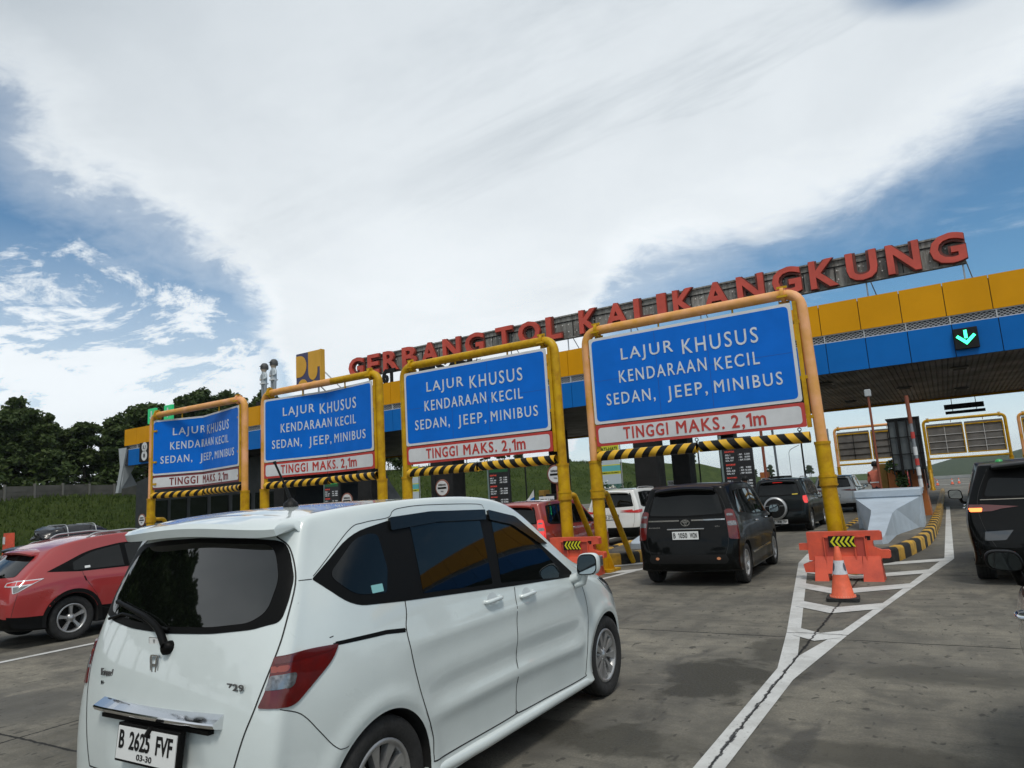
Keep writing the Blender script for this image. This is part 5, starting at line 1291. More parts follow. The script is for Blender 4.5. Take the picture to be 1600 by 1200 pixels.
for rx_, rz_, cz_ in ((.072, .052, .995), (.022, .046, .998), (.046, .018, 1.012)):
    n = 24; P = []
    for k in range(n): a = 2*pi*k/n; P += [(rx_*cos(a), l.y-.014, cz_+rz_*sin(a)), ((rx_-.010)*cos(a), l.y-.014, cz_+(rz_-.009)*sin(a)), (rx_*cos(a), l.y+.004, cz_+rz_*sin(a))]
    mb.add(P, [(3*k, 3*((k+1) % n), 3*((k+1) % n)+1, 3*k+1) for k in range(n)]+[(3*k, 3*((k+1) % n), 3*((k+1) % n)+2, 3*k+2) for k in range(n)], M_CHROME)
mb.build('emblem', T)
mb = MB(); l, _ = c.hit('B', .5, .92); put_text(mb, 'VVT-i', .46, l.y-.004, .915, .075, .02, M_CHROME, .002, .02); l, _ = c.hit('B', -.5, .92); put_text(mb, 'AVANZA', -.62, l.y-.004, .915, .20, .02, M_CHROME, .002, .02); mb.build('badge', T)
for mir in (1, -1): c.patch('bumper_reflector', [(.49+.03*cos(2*pi*k/16), .44+.022*sin(2*pi*k/16)) for k in range(16)], 'B', mat('reflector_amber', (.62, .25, .12), .15, coat=1), .006, .02, mir=mir)
c.patch('bumper_trim', rnd([(-.64, .42), (-.6, .50), (.6, .50), (.64, .42), (.6, .36), (-.6, .36)], .03), 'B', mat('dark_plastic', (.009, .009, .009), .6, spec=.2), .0025, .05)
for mir in (1, -1):
    c.patch('side_moulding', rnd([(1.08, .42), (1.08, .455), (2.65, .475), (2.65, .44)], .01), 'R', M_CHROME, .006, .05, mir=mir)

# dark SUV with the spare wheel on its back
c = box_car('dark_suv', 'dark SUV with a spare wheel in a silver ringed cover on its back door', 'suv', (-4.48, 22.45, 0), 0, (1.02, 1.0, 1.0), M_DKP, (.62, 3.12, .33, .2, .72), 'five', lamps='square', lamp_m=M_TAILB, plate_text='B 1808 TRP', plate_z=.31, cladding=clad, rails=True)
T = c.t; l, _ = c.hit('B', -.08, .70); mb = MB(); mb.lathe([(.0, -.225), (.12, -.222), (.25, -.21), (.315, -.19), (.335, -.15), (.335, -.02), (.2, .05)], M_BLK, 36, (-.08, l.y, .72), 'Y')
mb.build('spare_wheel_cover', T); mb = MB(); mb.lathe([(.285, -.212), (.325, -.197), (.342, -.16), (.342, -.13), (.300, -.13)], M_STEEL, 40, (-.08, l.y, .72), 'Y'); mb.build('cover_ring', T)
mb = MB(); mb.lathe([(0, -.232), (.06, -.23), (.07, -.222)], M_REDP, 20, (-.06, l.y, .73), 'Y'); mb.box(-.36, .2, l.y-.228, l.y-.212, .785, .797, M_STEEL); mb.build('cover_badge', T)
mb = MB(); l, _ = c.hit('B', 0, 1.50); mb.box(-.15, .15, l.y-.03, l.y+.05, 1.485, 1.52, mat('brake_light_lit', (.6, .02, .02), .2, em=(1, .04, .03, 1.3)), bev=.006); mb.build('high_brake_light', T)
c.patch('window_sticker', [(.40, 1.10), (.56, 1.105), (.56, 1.135), (.40, 1.13)], 'B', mat('sticker_yellow', (.6, .45, .05), .5), .007, .03)
# silver SUV further on
c = box_car('silver_suv', 'light silver SUV seen past the right leg of the largest gantry', 'suv', (-4.25, 33.0, 0), 0, (1.08, 1.0, 1.0), M_SILV, (.62, 3.12, .33, .2, .74), 'five', lamps='wide', plate_text='', plate_z=.72, cladding=clad)
# orange-red hatchback and the white SUV in the next lane
c = box_car('red_hatchback', 'dark orange red hatchback behind the yellow gantry legs, brake lamp lit', 'hatchback', (-8.09, 12.75, -.05), 0, (1.0, .92, .93), M_OR, (.60, 2.92, .29, .17, .70), 'six', lamps='tall', lamp_m=M_TAILB, plate_text='', plate_z=.6)
c = box_car('white_suv', 'white SUV with red tail lamps between the gantry legs and the black minivan', 'suv', (-8.62, 19.3, -.05), 0, (1.06, 1.0, 1.02), M_WH2, (.62, 3.12, .34, .2, .73), 'five', lamps='wide', lamp_m=mat('lamp_dim_red', (.36, .02, .02), .15, coat=1, em=(1, .05, .04, .12)), plate_text='B 2714 SK', plate_z=.80, cladding=lambda q: .52, rails=True)
# large black SUV in the right lane
def big_suv():
    c = box_car('black_suv', 'large black SUV with slim lit tail lamps in the open lane at right', 'suv', (1.07, 11.55, 0), rad(-1.0), (1.13, 1.14, 1.045), M_BLACKP, (.85, 3.55, .37, .24, .77), 'six', lamps=None, plate_text='', plate_z=.72, glass_z=(1.13, 1.46), rails=False) if False else None
    c = Car('black_suv', 'large black SUV with slim lit tail lamps in the open lane at right', 'suv', (1.05, 11.5, 0), rad(-1.2), BOX, (1.12, 1.13, 1.045), M_BLACKP, (.80, 3.55, .37, .24, .775), level=3, wheel_style='six')
    T = c.t; sx_, sy_, sz_ = 1.12, 1.13, 1.045
    Sy = lambda L: [(p[0]*sy_, p[1]*sz_)+tuple(p[2:]) for p in L]
    c.both('window_surround', rnd(Sy([(.30, 1.16), (.46, 1.49), (1.0, 1.515), (1.9, 1.495), (2.3, 1.40), (2.70, 1.12), (2.80, 1.01), (1.5, 1.05), (.5, 1.10)]), .04), 'R', M_TRIM, .0025, .06)
    for nm, ol in (('quarter_window', [(.42, 1.16), (.55, 1.46), (.93, 1.475), (.88, 1.11)]), ('rear_door_window', [(.98, 1.10), (1.02, 1.475), (1.66, 1.47), (1.68, 1.08)]), ('front_door_window', [(1.78, 1.07), (1.76, 1.465), (1.93, 1.455), (2.26, 1.36), (2.62, 1.10)])): c.both(nm, rnd(Sy(ol), .02), 'R', M_GLASS, .0045, .06)
    w_ = c.patch('rear_window', rnd([(-.70, 1.16), (0, 1.15), (.70, 1.16), (.60, 1.54), (0, 1.56), (-.60, 1.54)], .05), 'B', M_TRIM, .003, .06)
    c.patch('rear_glass', rnd([(-.67, 1.19), (0, 1.18), (.67, 1.19), (.57, 1.44), (.2, 1.41), (-.2, 1.41), (-.57, 1.44)], .05), 'B', M_GLASS, .0048, .06, parent=w_)
    mb = MB(); c.ribbon(mb, [(-.72, 1.145), (.72, 1.145)], 'B', .009, .006, 1, mat('dull_chrome', (.42, .38, .32), .3, 1)); mb.build('chrome_strip', T)
    LB = mat('lamp_lit', (.7, .1, .03), .2, em=(1, .22, .05, 3.2)); LR = mat('lamp_deep_red', (.10, .012, .010), .12, coat=1)
    for mir in (1, -1):
        o = c.patch('tail_lamp', rnd([(.30, 1.045, .004), (.62, 1.075, .02), (.74, 1.085, .02), (.75, .985, .02), (.60, .99, .02), (.50, 1.02, .02)], .02), 'B', LR, .010, .035, mir=mir)
        o2 = c.patch('tail_lamp', rnd([(.60, 1.08), (.75, 1.085), (.83, 1.06), (.78, 1.0), (.62, .985)], .02), 'D', LR, .010, .035, mir=mir)
        c.patch('lit_strip', rnd([(.575, 1.035), (.575, .985), (.69, .985), (.715, 1.035)], .01), 'D', LB, .0135, .03, mir=mir, parent=o2)
        c.patch('bumper_reflector', rnd([(.42, .46, .01), (.66, .47, .03), (.66, .40, .04), (.50, .40, .03)], .01), 'B', mat('reflector_red', (.22, .03, .02), .15, coat=1), .008, .03, mir=mir)
        c.patch('bumper_crease', rnd([(.40, .74, .01), (.72, .72, .01), (.74, .60, .02), (.50, .61, .02)], .01), 'B', mat('gloss_black_panel', (.035, .038, .042), .12, coat=1), .006, .04, mir=mir)
        for y in (1.75, 2.75): mb = c.handle(y, .97, M_CHROME, mir, .18); mb.build('door_handle', T)
    mb = MB()
    for mir in (1, -1):
        c.ribbon(mb, [(.58, 1.56), (.72, 1.25), (.76, 1.0), (.70, .70), (.62, .52)], 'B', .006, .0015, mir)
        for ln in ([(.93, 1.05), (.90, .75), (1.1, .5), (1.12, .30), (1.70, .28), (1.73, 1.02)], [(1.76, .28), (2.55, .28), (2.68, .35), (2.72, .98)]): c.ribbon(mb, Sy(ln), 'R', .006, .0015, mir)
    mb.build('panel_gap', T)
    c.plate(0, .80, text=None)
    c.mirror(.93, 2.95, 1.06, M_BLACKP, 1, .22, .17); c.mirror(.93, 2.95, 1.06, M_BLACKP, -1, .22, .17)
    c.patch('windscreen', rnd([(-.68, 1.22), (-.55, 1.53), (.55, 1.53), (.68, 1.22)], .05), 'F', M_GLASS, .003, .07)
    mb = MB(); c.ribbon(mb, [(-.5, .30), (.5, .30)], 'B', .1, .004, 1, M_TRIM); mb.build('lower_bumper', T)
    mb = MB(); l, _ = c.hit('T', -.42, .50); mb.lathe([(.05, -.01), (.04, .02), (0, .035)], mat('green_cap', (.03, .32, .08), .4), 12, tuple(l)); mb.build('roof_marker', T)
    spoiler(c, M_BLACKP, .62, .36, .04, .14, .04, .055, sag=4)
    return c
big_suv()
# red crossover at the left edge
def crossover():
    zz = road_z(-11.2)
    def disp(p, n):
        d = V(); s = 1 if p.x > 0 else -1; k = sstep(.5, .85, abs(n.x))
        if k > 0:
            for y in (.86, 3.28):
                r = sqrt((p.y-y)**2+(p.z-.315)**2); d.x += s*k*.02*exp(-((r-.40)/.06)**2)
            zc = .86-.02*(p.y-1); d.x += s*k*.010*exp(-((p.z-zc)/.03)**2)*sstep(.9, 1.3, p.y)
        return d
    c = Car('red_crossover', 'red crossover with silver alloy wheels and a sloping rear window at the left edge', 'crossover', (-12.04, 4.66, zz), rad(0), CROSS, (1, 1, 1), M_REDC, (.86, 3.28, .315, .2, .73), level=3, disp=disp, wheel_style='five', well=.05, skirt=lambda q: .40+ .04)
    T = c.t
    c.both('window_surround', rnd([(.50, 1.015, .01), (.80, 1.14, .1), (1.1, 1.27, .2), (1.6, 1.345, .1), (2.1, 1.345, .1), (2.5, 1.24, .05), (2.86, .98, .02), (2.0, .965, .05), (.95, .975, .05)], .04), 'R', M_TRIM, .0025, .05)
    for nm, ol in (('rear_door_window', [(.86, 1.0, .01), (.86, 1.115, .02), (1.15, 1.245, .1), (1.58, 1.315, .01), (1.62, .99, .01)]), ('front_door_window', [(1.70, .985), (1.66, 1.32), (2.1, 1.32), (2.45, 1.22), (2.74, 1.0)])): c.both(nm, rnd(ol, .03), 'R', M_GLASS, .0045, .05)
    w_ = c.patch('rear_window', rnd([(-.56, .98), (0, .955), (.56, .98), (.47, 1.245), (0, 1.265), (-.47, 1.245)], .05), 'B', M_GLASS, .004, .05)
    c.patch('windscreen', rnd([(-.60, 1.14), (-.5, 1.41), (.5, 1.41), (.60, 1.14)], .05), 'F', M_GLASS, .003, .07)
    CH = mat('lamp_outline', (.7, .68, .70), .2, .4); LR2 = mat('lamp_glow_red', (.40, .03, .03), .15, coat=1, em=(1, .06, .05, .12))
    for mir in (1, -1):
        o = c.patch('tail_lamp', rnd([(.44, .905, .01), (.60, .93, .02), (.90, .935, .008), (.82, .885, .03), (.66, .78, .02), (.60, .76, .02), (.56, .85, .02), (.42, .85, .02)], .02), 'D', CH, .007, .03, mir=mir)
        c.patch('lamp_red', rnd([(.455, .895, .01), (.60, .915, .01), (.60, .865, .01), (.45, .862, .01)], .01), 'D', LR2, .0095, .03, mir=mir, parent=o)
        c.patch('lamp_red', rnd([(.615, .915, .01), (.87, .922, .01), (.79, .878, .01), (.615, .868, .01)], .01), 'D', LR2, .0095, .03, mir=mir, parent=o)
        c.patch('lamp_clear', rnd([(.58, .845, .01), (.76, .862, .01), (.655, .785, .01), (.61, .77, .01)], .01), 'D', mat('lamp_smoky', (.20, .20, .19), .15, .5, coat=1), .0095, .03, mir=mir, parent=o)
        mb = c.handle(2.25, .87, M_REDC, mir, .18); mb.build('door_handle', T)
        # black arch cladding
        mb = MB()
        for y in (.86, 3.28):
            L = [(y+.395*cos(rad(-10+200*k/24)), .315+.395*sin(rad(-10+200*k/24))) for k in range(25)]; c.ribbon(mb, L, 'R', .055, .004, mir, mat('cladding', (.007, .007, .007), .6, spec=.15))
        mb.build('arch_cladding', T)
        mb = MB()
        for ln in ([(.98, .97), (1.02, .86), (1.18, .62), (1.26, .42), (1.66, .40), (1.68, .96)],): c.ribbon(mb, ln, 'R', .006, .0015, mir)
        c.ribbon(mb, [(1.005, .90), (1.03, .83)], 'R', .02, .003, mir, M_TRIM)
        c.ribbon(mb, [(.66, .76), (.62, .55), (.60, .45)], 'D', .005, .0015, mir); mb.build('panel_gap', T)
        mb = MB(); pts_ = []
        for y in (1.15, 1.25, 1.8, 2.3, 2.38):
            l, _ = c.hit('T', .575, y); pts_.append((mir*l.x, l.y, l.z+(0 if y in (1.15, 2.38) else .05)))
        mb.tube(arc_path(pts_, .06, 3), .015, M_STEEL, 8); mb.build('roof_rail', T)
    c.patch('bumper_cladding', rnd([(-.62, .30), (-.62, .44), (.62, .44), (.62, .30)], .02), 'B', M_TRIM, .004, .05)
    c.patch('window_sticker', [(1.02, 1.045), (1.10, 1.047), (1.10, 1.015), (1.02, 1.013)], 'R', M_PLATE, .006, .03)
    c.plate(0, .70, text='B 1471', w=.42, h=.12)
    c.mirror(.84, 2.66, .97, M_REDC, 1); c.mirror(.84, 2.66, .97, M_REDC, -1)
    spoiler(c, M_REDC, .52, .62, .36, .46, .02, .045, sag=3)
    mb = MB(); l, _ = c.hit('B', 0, .965); mb.tube([(.02, l.y-.02, .96), (-.2, l.y-.0, .985), (-.42, l.y+.03, 1.0)], .012, M_TRIM, 6); mb.build('wiper_arm', T)
crossover()
# dark cars beyond it
c = box_car('dark_wagon', 'dark wagon with a strapped black cargo bag on its roof rack beyond the red crossover', 'car', (-17.1, 7.0, road_z(-17)), 0, (.98, 1.0, .86), M_DKP, (.62, 3.12, .30, .18, .70), 'five', lamps='square', rails=True)
l, _ = c.hit('T', 0, 1.3); ztop = l.z
mb = MB()
for y in (.95, 1.75): mb.tube([(-.6, y, ztop+.05), (.6, y, ztop+.05)], .018, M_STEEL, 8)
mb.build('rack_bar', c.t)
t = thing('cargo_bag', 'crumpled black cargo bag strapped on the roof rack of the dark wagon', 'bag', (-17.1, 8.3, road_z(-17)+ztop+.07)); mb = MB(); P = []; n = 26
rn = random.Random(2)
for j in range(9):
    v = j/8; zz = .27*sin(pi*v/2) if j < 8 else .27; rr = cos(pi*v/2)**.35 if j < 8 else 0
    for i in range(n):
        a = 2*pi*i/n; e = 1+.07*sin(5*a+j)+rn.uniform(-.03, .03); ca, sa = cos(a), sin(a)
        P.append((.44*rr*e*math.copysign(abs(ca)**.6, ca), .72*rr*e*math.copysign(abs(sa)**.6, sa), zz*(1+.12*sin(3*a+2*v)+rn.uniform(-.03, .03))))
mb.add(P, [(j*n+i, j*n+(i+1) % n, (j+1)*n+(i+1) % n, (j+1)*n+i) for j in range(8) for i in range(n)]+[tuple(range(n))], mat('bag_vinyl', (.012, .012, .014), .25, spec=.6), True); mb.build('bag', t)
mb = MB()
for y in (-.3, .3): mb.tube(arc_path([(-.56, y, 0), (-.46, y, .30), (.46, y, .30), (.56, y, 0)], .12, 4), .012, M_STEEL, 6)
mb.build('strap', t)
c = box_car('dark_wagon', 'dark grey car half hidden left of the red crossover roof, at the left edge', 'car', (-17.4, 1.6, road_z(-17)), 0, (1.0, 1.0, .88), M_DKP, (.62, 3.12, .30, .18, .70), 'five', lamps='square', rails=True)
# light car beside the camera, only its nose and mirror in view
c = box_car('grey_car', 'grey car cut off by the right edge, only a mirror and front corner showing', 'car', (1.03, 1.70, 0), 0, (1.0, 1.0, .96), M_SILV, (.62, 3.12, .30, .18, .70), 'five', lamps='tall', mirror_spec=(.755, 2.70, 1.06, M_TRIM, .17, .11))
# ================================================================== ISLANDS AND STREET FURNITURE
M_KY = mat('kerb_yellow', (.62, .34, .015), .55, var=.45, vs=5, vc=(.28, .17, .03), bump=.3, bs=25)
M_KB = mat('kerb_black', (.012, .012, .013), .6, var=.5, vs=6, spec=.2, vc=(.04, .038, .034), bump=.3, bs=25)
M_PRO = mat('prow_blue_grey', (.42, .49, .56), .5, var=.22, vs=1.6, bump=.15, bs=8)
def kerb_line():
    R = [(.10, 14.0), (.38, 14.06), (.55, 14.5), (.70, 15.4), (.88, 16.6), (1.0, 17.9), (1.08, 20), (1.14, 24), (1.18, 30), (1.18, 58)]
    return [(-x, y) for x, y in R[::-1]]+R[0:]
def island(cx, label, full=True, prow=True):
    z0 = road_z(cx); t = thing('traffic_island', label, 'traffic island', (cx, 20, z0), 0)
    # resample the kerb outline
    line = [V(p) for p in kerb_line()]; q = [line[0]]
    for a, b in zip(line, line[1:]):
        k = max(1, int((b-a).length/.12)); q += [a+(b-a)*((j+1)/k) for j in range(k)]
    sm = q[:]
    for it in range(6): sm = [sm[0]]+[(sm[i-1]+sm[i]*2+sm[i+1])/4 for i in range(1, len(sm)-1)]+[sm[-1]]
    q = sm; n = len(q); d = [0]
    for i in range(1, n): d.append(d[-1]+(q[i]-q[i-1]).length)
    mid = d[n//2]; mb = MB(); prof = [(0, -.05), (0, .20), (.02, .235), (.05, .25), (.16, .25), (.19, .235), (.20, .225)]
    rows = []
    for i in range(n):
        a = q[max(i-1, 0)]; b = q[min(i+1, n-1)]; tn = (b-a).normalized(); nr = V((-tn.y, tn.x))   # towards the inside
        if nr.dot(V((0, 22))-q[i]) < 0 and q[i].y < 20: nr = -nr
        if q[i].y >= 20: nr = V((-math.copysign(1, q[i].x), 0))
        rows.append([(cx+q[i].x+nr.x*u, q[i].y+nr.y*u, z0+w) for u, w in prof])
    for i in range(n-1):
        m = M_KY if floor((d[i]-mid+.24)/.48) % 2 == 0 else M_KB
        mb.add(rows[i]+rows[i+1], [(j, j+1, 7+j+1, 7+j) for j in range(6)], m, True)
    mb.build('kerb', t, True)
    inner = [rows[i][6] for i in range(0, n)]; mb = MB(); h = n//2; P = []
    for i in range(h): P += [inner[i], inner[n-1-i]]
    mb.add(P, [(2*i, 2*i+1, 2*i+3, 2*i+2) for i in range(h-1)], M_ISL); mb.build('island_top', t, True)
    if prow:
        mb = MB(); c_ = cx+.14; zb = z0+.22
        secs = [(15.45, .10, .12, .34), (15.6, .16, .20, .38), (17.6, .21, .24, .70), (18.3, .26, .34, .755), (19.9, .72, .62, .97)]
        P = []
        for y, wt, wb, zt in secs: P += [(c_-wt, y, z0+zt), (c_+wt, y, z0+zt), (c_+wb, y, zb), (c_-wb, y, zb)]
        F = [(i*4+j, i*4+(j+1) % 4, (i+1)*4+(j+1) % 4, (i+1)*4+j) for i in range(len(secs)-1) for j in range(4)]+[(0, 1, 2, 3)]
        mb.add(P, F, M_PRO)
        mb.box(c_-.72, c_+.72, 19.9, 21.6, zb, z0+1.13, M_PRO); mb.box(c_-.745, c_+.745, 19.86, 21.64, z0+.985, z0+1.165, M_PRO, bev=.02)
        mb.build('concrete_prow', t, True)
    return t
island(-1.5, 'concrete island with striped kerb and pale blue wedge behind the orange barrier and cone')
island(-6.5, 'concrete island with rounded yellow kerb nose between the red hatchback and the black minivan')
island(-11.5, 'concrete island mostly hidden behind the orange barrier and the white minivan bonnet')
for cx_ in (-16.5, -21.5, -26.5): tag(island(cx_, 'concrete island hidden behind the white minivan under the left gantries', prow=False), group='islands behind the white minivan')

def barrier(loc, rz, label):
    t = thing('road_barrier', label, 'barrier', loc, rz, 'orange plastic road barriers')
    mb = MB(); m = M_ORANGE
    # stepped outline in front view, thick slab, with a spreading foot
    up = [(-.53, .30), (-.53, .735), (.50, .735), (.53, .71), (.53, .60), (.42, .595), (.40, .575), (.40, .50), (.50, .45), (.60, .45), (.62, .43), (.62, .345), (.60, .33), (.50, .33), (.48, .30)]
    mb.prism(up, -.07, .07, m)
    mb.prism([(-.66, .46), (-.66, .56), (-.52, .565), (-.52, .455)], -.055, .055, m); mb.prism([(-.60, .12), (-.62, .24), (-.45, .30), (-.42, .12)], -.10, .10, m)
    def foot(x0, x1, sl=.02):
        P = [(x0+sl, -.08, .36), (x1-sl, -.08, .36), (x1, -.20, .0), (x0, -.20, .0), (x0+sl, .08, .36), (x1-sl, .08, .36), (x1, .20, .0), (x0, .20, .0)]
        mb.add(P, [(0, 1, 2, 3), (7, 6, 5, 4), (4, 5, 1, 0), (1, 5, 6, 2), (3, 2, 6, 7), (4, 0, 3, 7)], m)
    foot(-.46, -.26); foot(.22, .50)
    # arch between the feet
    P = [(-.27, -.083, .362), (.23, -.083, .362), (.23, -.165, .11), (-.27, -.165, .11), (-.27, .083, .362), (.23, .083, .362), (.23, .165, .11), (-.27, .165, .11)]
    mb.add(P, [(0, 1, 2, 3), (7, 6, 5, 4), (4, 5, 1, 0), (3, 2, 6, 7)], m)
    o = mb.build('shell', t); 
    # ribs each side of the two recessed channels
    mb = MB(); md = mat('barrier_recess', (.42, .055, .035), .6)
    for x in (-.27, .16):
        mb.prism([(x, .64), (x+.13, .64), (x+.12, .30), (x+.01, .30)], -.0745, -.0705, md)
        for xx in (x-.018, x+.13): mb.box(xx, xx+.018, -.10, -.071, .30, .65, m)
        mb.box(x-.018, x+.148, -.10, -.071, .645, .663, m)
    mb.build('channel', t)
    mb = MB(); my = mat('sticker_lime', (.62, .60, .02), .35)
    mb.box(-.21, .155, -.112, -.103, .50, .672, M_BLK)
    for k in range(5):
        x = -.185+.068*k; mb.prism([(x, .586), (x+.052, .662), (x+.084, .662), (x+.032, .586), (x+.084, .510), (x+.052, .510)], -.116, -.1125, my)
    mb.build('chevron_sticker', t)
    mb = MB(); 
    for x, z, w_, h_ in ((.31, .64, .07, .02), (.33, .60, .03, .06), (.36, .60, .015, .045), (.30, .62, .02, .02)): mb.box(x, x+w_, -.0735, -.0705, z, z+h_, M_BLK)
    mb.build('stencil_mark', t)
    return t
barrier((-1.50, 12.05, 0), rad(0), 'orange plastic barrier with lime and black chevron sticker standing behind the traffic cone')
barrier((-6.38, 12.45, road_z(-6.4)), rad(1), 'orange plastic barrier behind the wing mirror of the white minivan at the gantry legs')

def cone(loc, label, s=1.0, name='traffic_cone', grp=None):
    t = thing(name, label, 'traffic cone', loc, rad(4), grp); o_ = mat('cone_orange', (.78, .13, .055), .5, var=.2, vs=12)
    r = lambda z: (.145-(z-.04)*.175)*s
    mb = MB(); mb.lathe([(r(.05)+.02*s, .045*s), (r(.05)+.012*s, .06*s), (r(.07), .075*s), (r(.34), .34*s)], o_, 24); mb.lathe([(r(.52), .52*s), (r(.69), .69*s), (r(.70)*.8, .702*s), (0.01, .70*s)], o_, 24); 
    for k in range(30): a = 2*pi*k/30; rr = r(.05)+.014*s; mb.box(rr*cos(a)-.004, rr*cos(a)+.004, rr*sin(a)-.004, rr*sin(a)+.004, .045*s, .07*s, mat('cone_rib', (.8, .3, .2), .5))
    mb.build('cone_body', t)
    mb = MB(); mb.lathe([(r(.34)+.002, .34*s), (r(.52)+.002, .52*s)], mat('reflective_white', (.62, .63, .66), .35, var=.2, vs=14), 24)
    for a0 in (-150, -30):
        P = []
        for k in range(14):
            a = 2*pi*k/14; z = .435+.055*sin(a); th = rad(a0)+cos(a)*.33; rr = (r(z)+.004); P.append((rr*cos(th), rr*sin(th), z*s))
        mb.add(P, [tuple(range(14))], mat('cone_mark', (.10, .10, .13), .5))
    mb.build('reflective_band', t)
    mb = MB(); w_ = .20*s; pl = rnd([(-w_, -w_), (w_, -w_), (w_, w_), (-w_, w_)], .06*s); mb.prism(pl, 0.0, .045*s, M_RUBBER, 'Z'); mb.build('base', t)
    return t
cone((-1.36, 10.12, 0), 'orange traffic cone with a white reflective band on a black base in the painted gore', .97)
for i, x in enumerate((-2.6, -1.3, -.55, .4, 1.3, 2.4)):
    cone((x+.3*(i % 2)-.4, 76+2.2*i, 0), ['tiny distant orange cone in the row across the road beyond the canopy'][0], .85, grp='distant cones across the open lane')

def post(x, y, z0, z1, r, m, label, group=None, name='thin_pole', top=None, lean=0., bands=None, cat='pole'):
    t = thing(name, label, cat, (x, y, z0), 0, group); mb = MB(); mb.tube([(x, y, z0), (x+lean, y, z1)], r, m, 8); mb.build('shaft', t, True)
    if top == 'ring':
        mb = MB(); mb.tube([(x+lean+.09*cos(2*pi*k/10), y, z1+.06+.09*sin(2*pi*k/10)) for k in range(11)], .025, M_BLK, 6); mb.lathe([(0, -.12), (.05, -.1), (.05, .1), (0, .12)], M_BLK, 8, (x+lean*.5, y, z0+(z1-z0)*.35)); mb.build('camera_head', t, True)
    if top == 'head':
        mb = MB(); mb.box(x-.09, x+.09, y-.09, y+.09, z1, z1+.22, M_LG, bev=.02); mb.build('head', t, True)
    if bands:
        mb = MB()
        for a, b, mm in bands: mb.tube([(x+lean*(a-z0)/(z1-z0), y, a), (x+lean*(b-z0)/(z1-z0), y, b)], r*1.25, mm, 8)
        mb.build('colour_bands', t, True)
    return t
M_BRN = mat('pole_brown', (.22, .06, .03), .5); M_GP = mat('pole_grey', (.24, .26, .28), .45, .4)
PG = 'thin poles on the islands'
post(-1.76, 24, .2, 3.95, .035, M_BRN, 'thin brown upright pole with a grey head behind the pale wedge', PG, top='head')
post(-.70, 24, 1.0, 3.85, .045, M_GP, 'raised barrier arm with red and white bands in front of the orange booth', None, 'barrier_arm', bands=[(3.0, 3.85, M_BRN), (2.55, 2.75, M_REDP), (2.05, 2.3, M_WHP), (1.75, 1.95, M_REDP), (1.45, 1.7, M_WHP), (1.1, 1.35, M_WHP)], cat='barrier arm', lean=-.04)
post(-6.45, 40, .2, 4.1, .045, M_BLK, 'thin black pole with a ring head right of the tall brown pair under the canopy', PG, top='ring')
post(-6.52, 30.8, .2, 3.75, .06, M_BRN, 'stouter brown pole beside the orange cabinet left of its grey neighbour', PG)
post(-6.30, 32.3, .2, 3.85, .05, M_GP, 'grey leaning pole just right of the stout brown pole', PG, lean=-.05)
post(-11.5, 38, .2, 3.95, .04, M_BLK, 'thin black pole with a ring head over the roof of the black minivan', PG, top='ring')
post(-11.45, 33.5, .2, 3.9, .045, M_BLK, 'thin black pole between the two dark columns, the right one of the pair', PG)
post(-11.5, 32.0, .2, 3.95, .045, M_GP, 'thin grey pole between the two dark columns, the left one of the pair', PG)
post(-16.5, 34.8, .2, 3.95, .05, M_BLK, 'thin black pole standing between the two rightmost front gantries', PG)
post(-21.4, 27.2, .2, 2.9, .035, M_BLK, 'thin black pole next to the round sign under the third gantry bar', PG)
post(-16.4, 27.5, .2, 3.2, .035, M_BLK, 'thin black pole between the fare board and the flag', PG)
post(-7.62, 60, 0, 5.3, .06, M_GP, 'light grey lamp mast left of the fare board beyond the canopy', PG)

M_SCR = mat('board_black', (.012, .013, .015), .35); M_LED = mat('board_text', (.55, .58, .60), .5, em=(.8, .85, .9, .25)); M_LEDR = mat('board_text_red', (.5, .05, .04), .5, em=(1, .1, .06, .3)); M_LEDY = mat('board_text_yellow', (.6, .5, .05), .5, em=(.9, .8, .1, .25))
def fare_board(cx, y, label):
    z0 = road_z(cx); t = thing('fare_board', label, 'fare board', (cx, y, z0), 0, 'fare boards on the islands')
    mb = MB(); mb.box(cx-.52, cx+.52, y, y+.16, z0+.9, z0+3.2, M_SCR, bev=.02); mb.build('panel', t, True)
    mb = MB(); mb.tube([(cx-.6, y+.1, z0+.2), (cx-.6, y+.1, z0+3.3)], .05, mat('post_teal', (.16, .22, .22), .5), 8); mb.box(cx-.3, cx+.3, y+.02, y+.14, z0+.2, z0+.9, M_DGREY); mb.build('stand', t, True)
    mb = MB(); mb.box(cx-.46, cx+.48, y-.012, y-.002, z0+2.82, z0+3.12, mat('header_green', (.01, .09, .03), .4)); mb.build('header_screen', t, True)
    mb = MB(); put_text(mb, 'KALIKANGKUNG', cx-.1, y-.016, z0+2.95, .5, .09, mat('led_green', (.05, .5, .1), .5, em=(.1, 1, .2, .35)), .002, .01)
    z = z0+2.66
    for g in range(3):
        put_text(mb, ['KRAPYAK', 'BANYUMANIK', 'MUKTIHARJO'][g], cx-.44, y-.005, z, .34, .065, M_LEDR, .002, .01); z -= .115
        for r_ in range(3):
            put_text(mb, ['GOL. I', 'GOL. II,III', 'GOL. IV,V'][r_], cx-.44, y-.005, z, [.18, .3, .28][r_], .058, M_LED, .002, .008); put_text(mb, ': RP. %s' % [['  5.500', '  8.000', '11.000'], ['  9.000', '13.500', '18.000'], ['12.500', '19.000', '25.500']][g][r_], cx+.03, y-.005, z, .4, .058, M_LED, .002, .008); z -= .098
        z -= .06
    put_text(mb, 'SIAPKAN KARTU TOL', cx-.42, y-.005, z-.02, .8, .055, M_LEDY, .002, .008); put_text(mb, 'SALDO CUKUP', cx-.3, y-.005, z-.12, .5, .055, M_LEDY, .002, .008)
    mb.build('lettering', t, True)
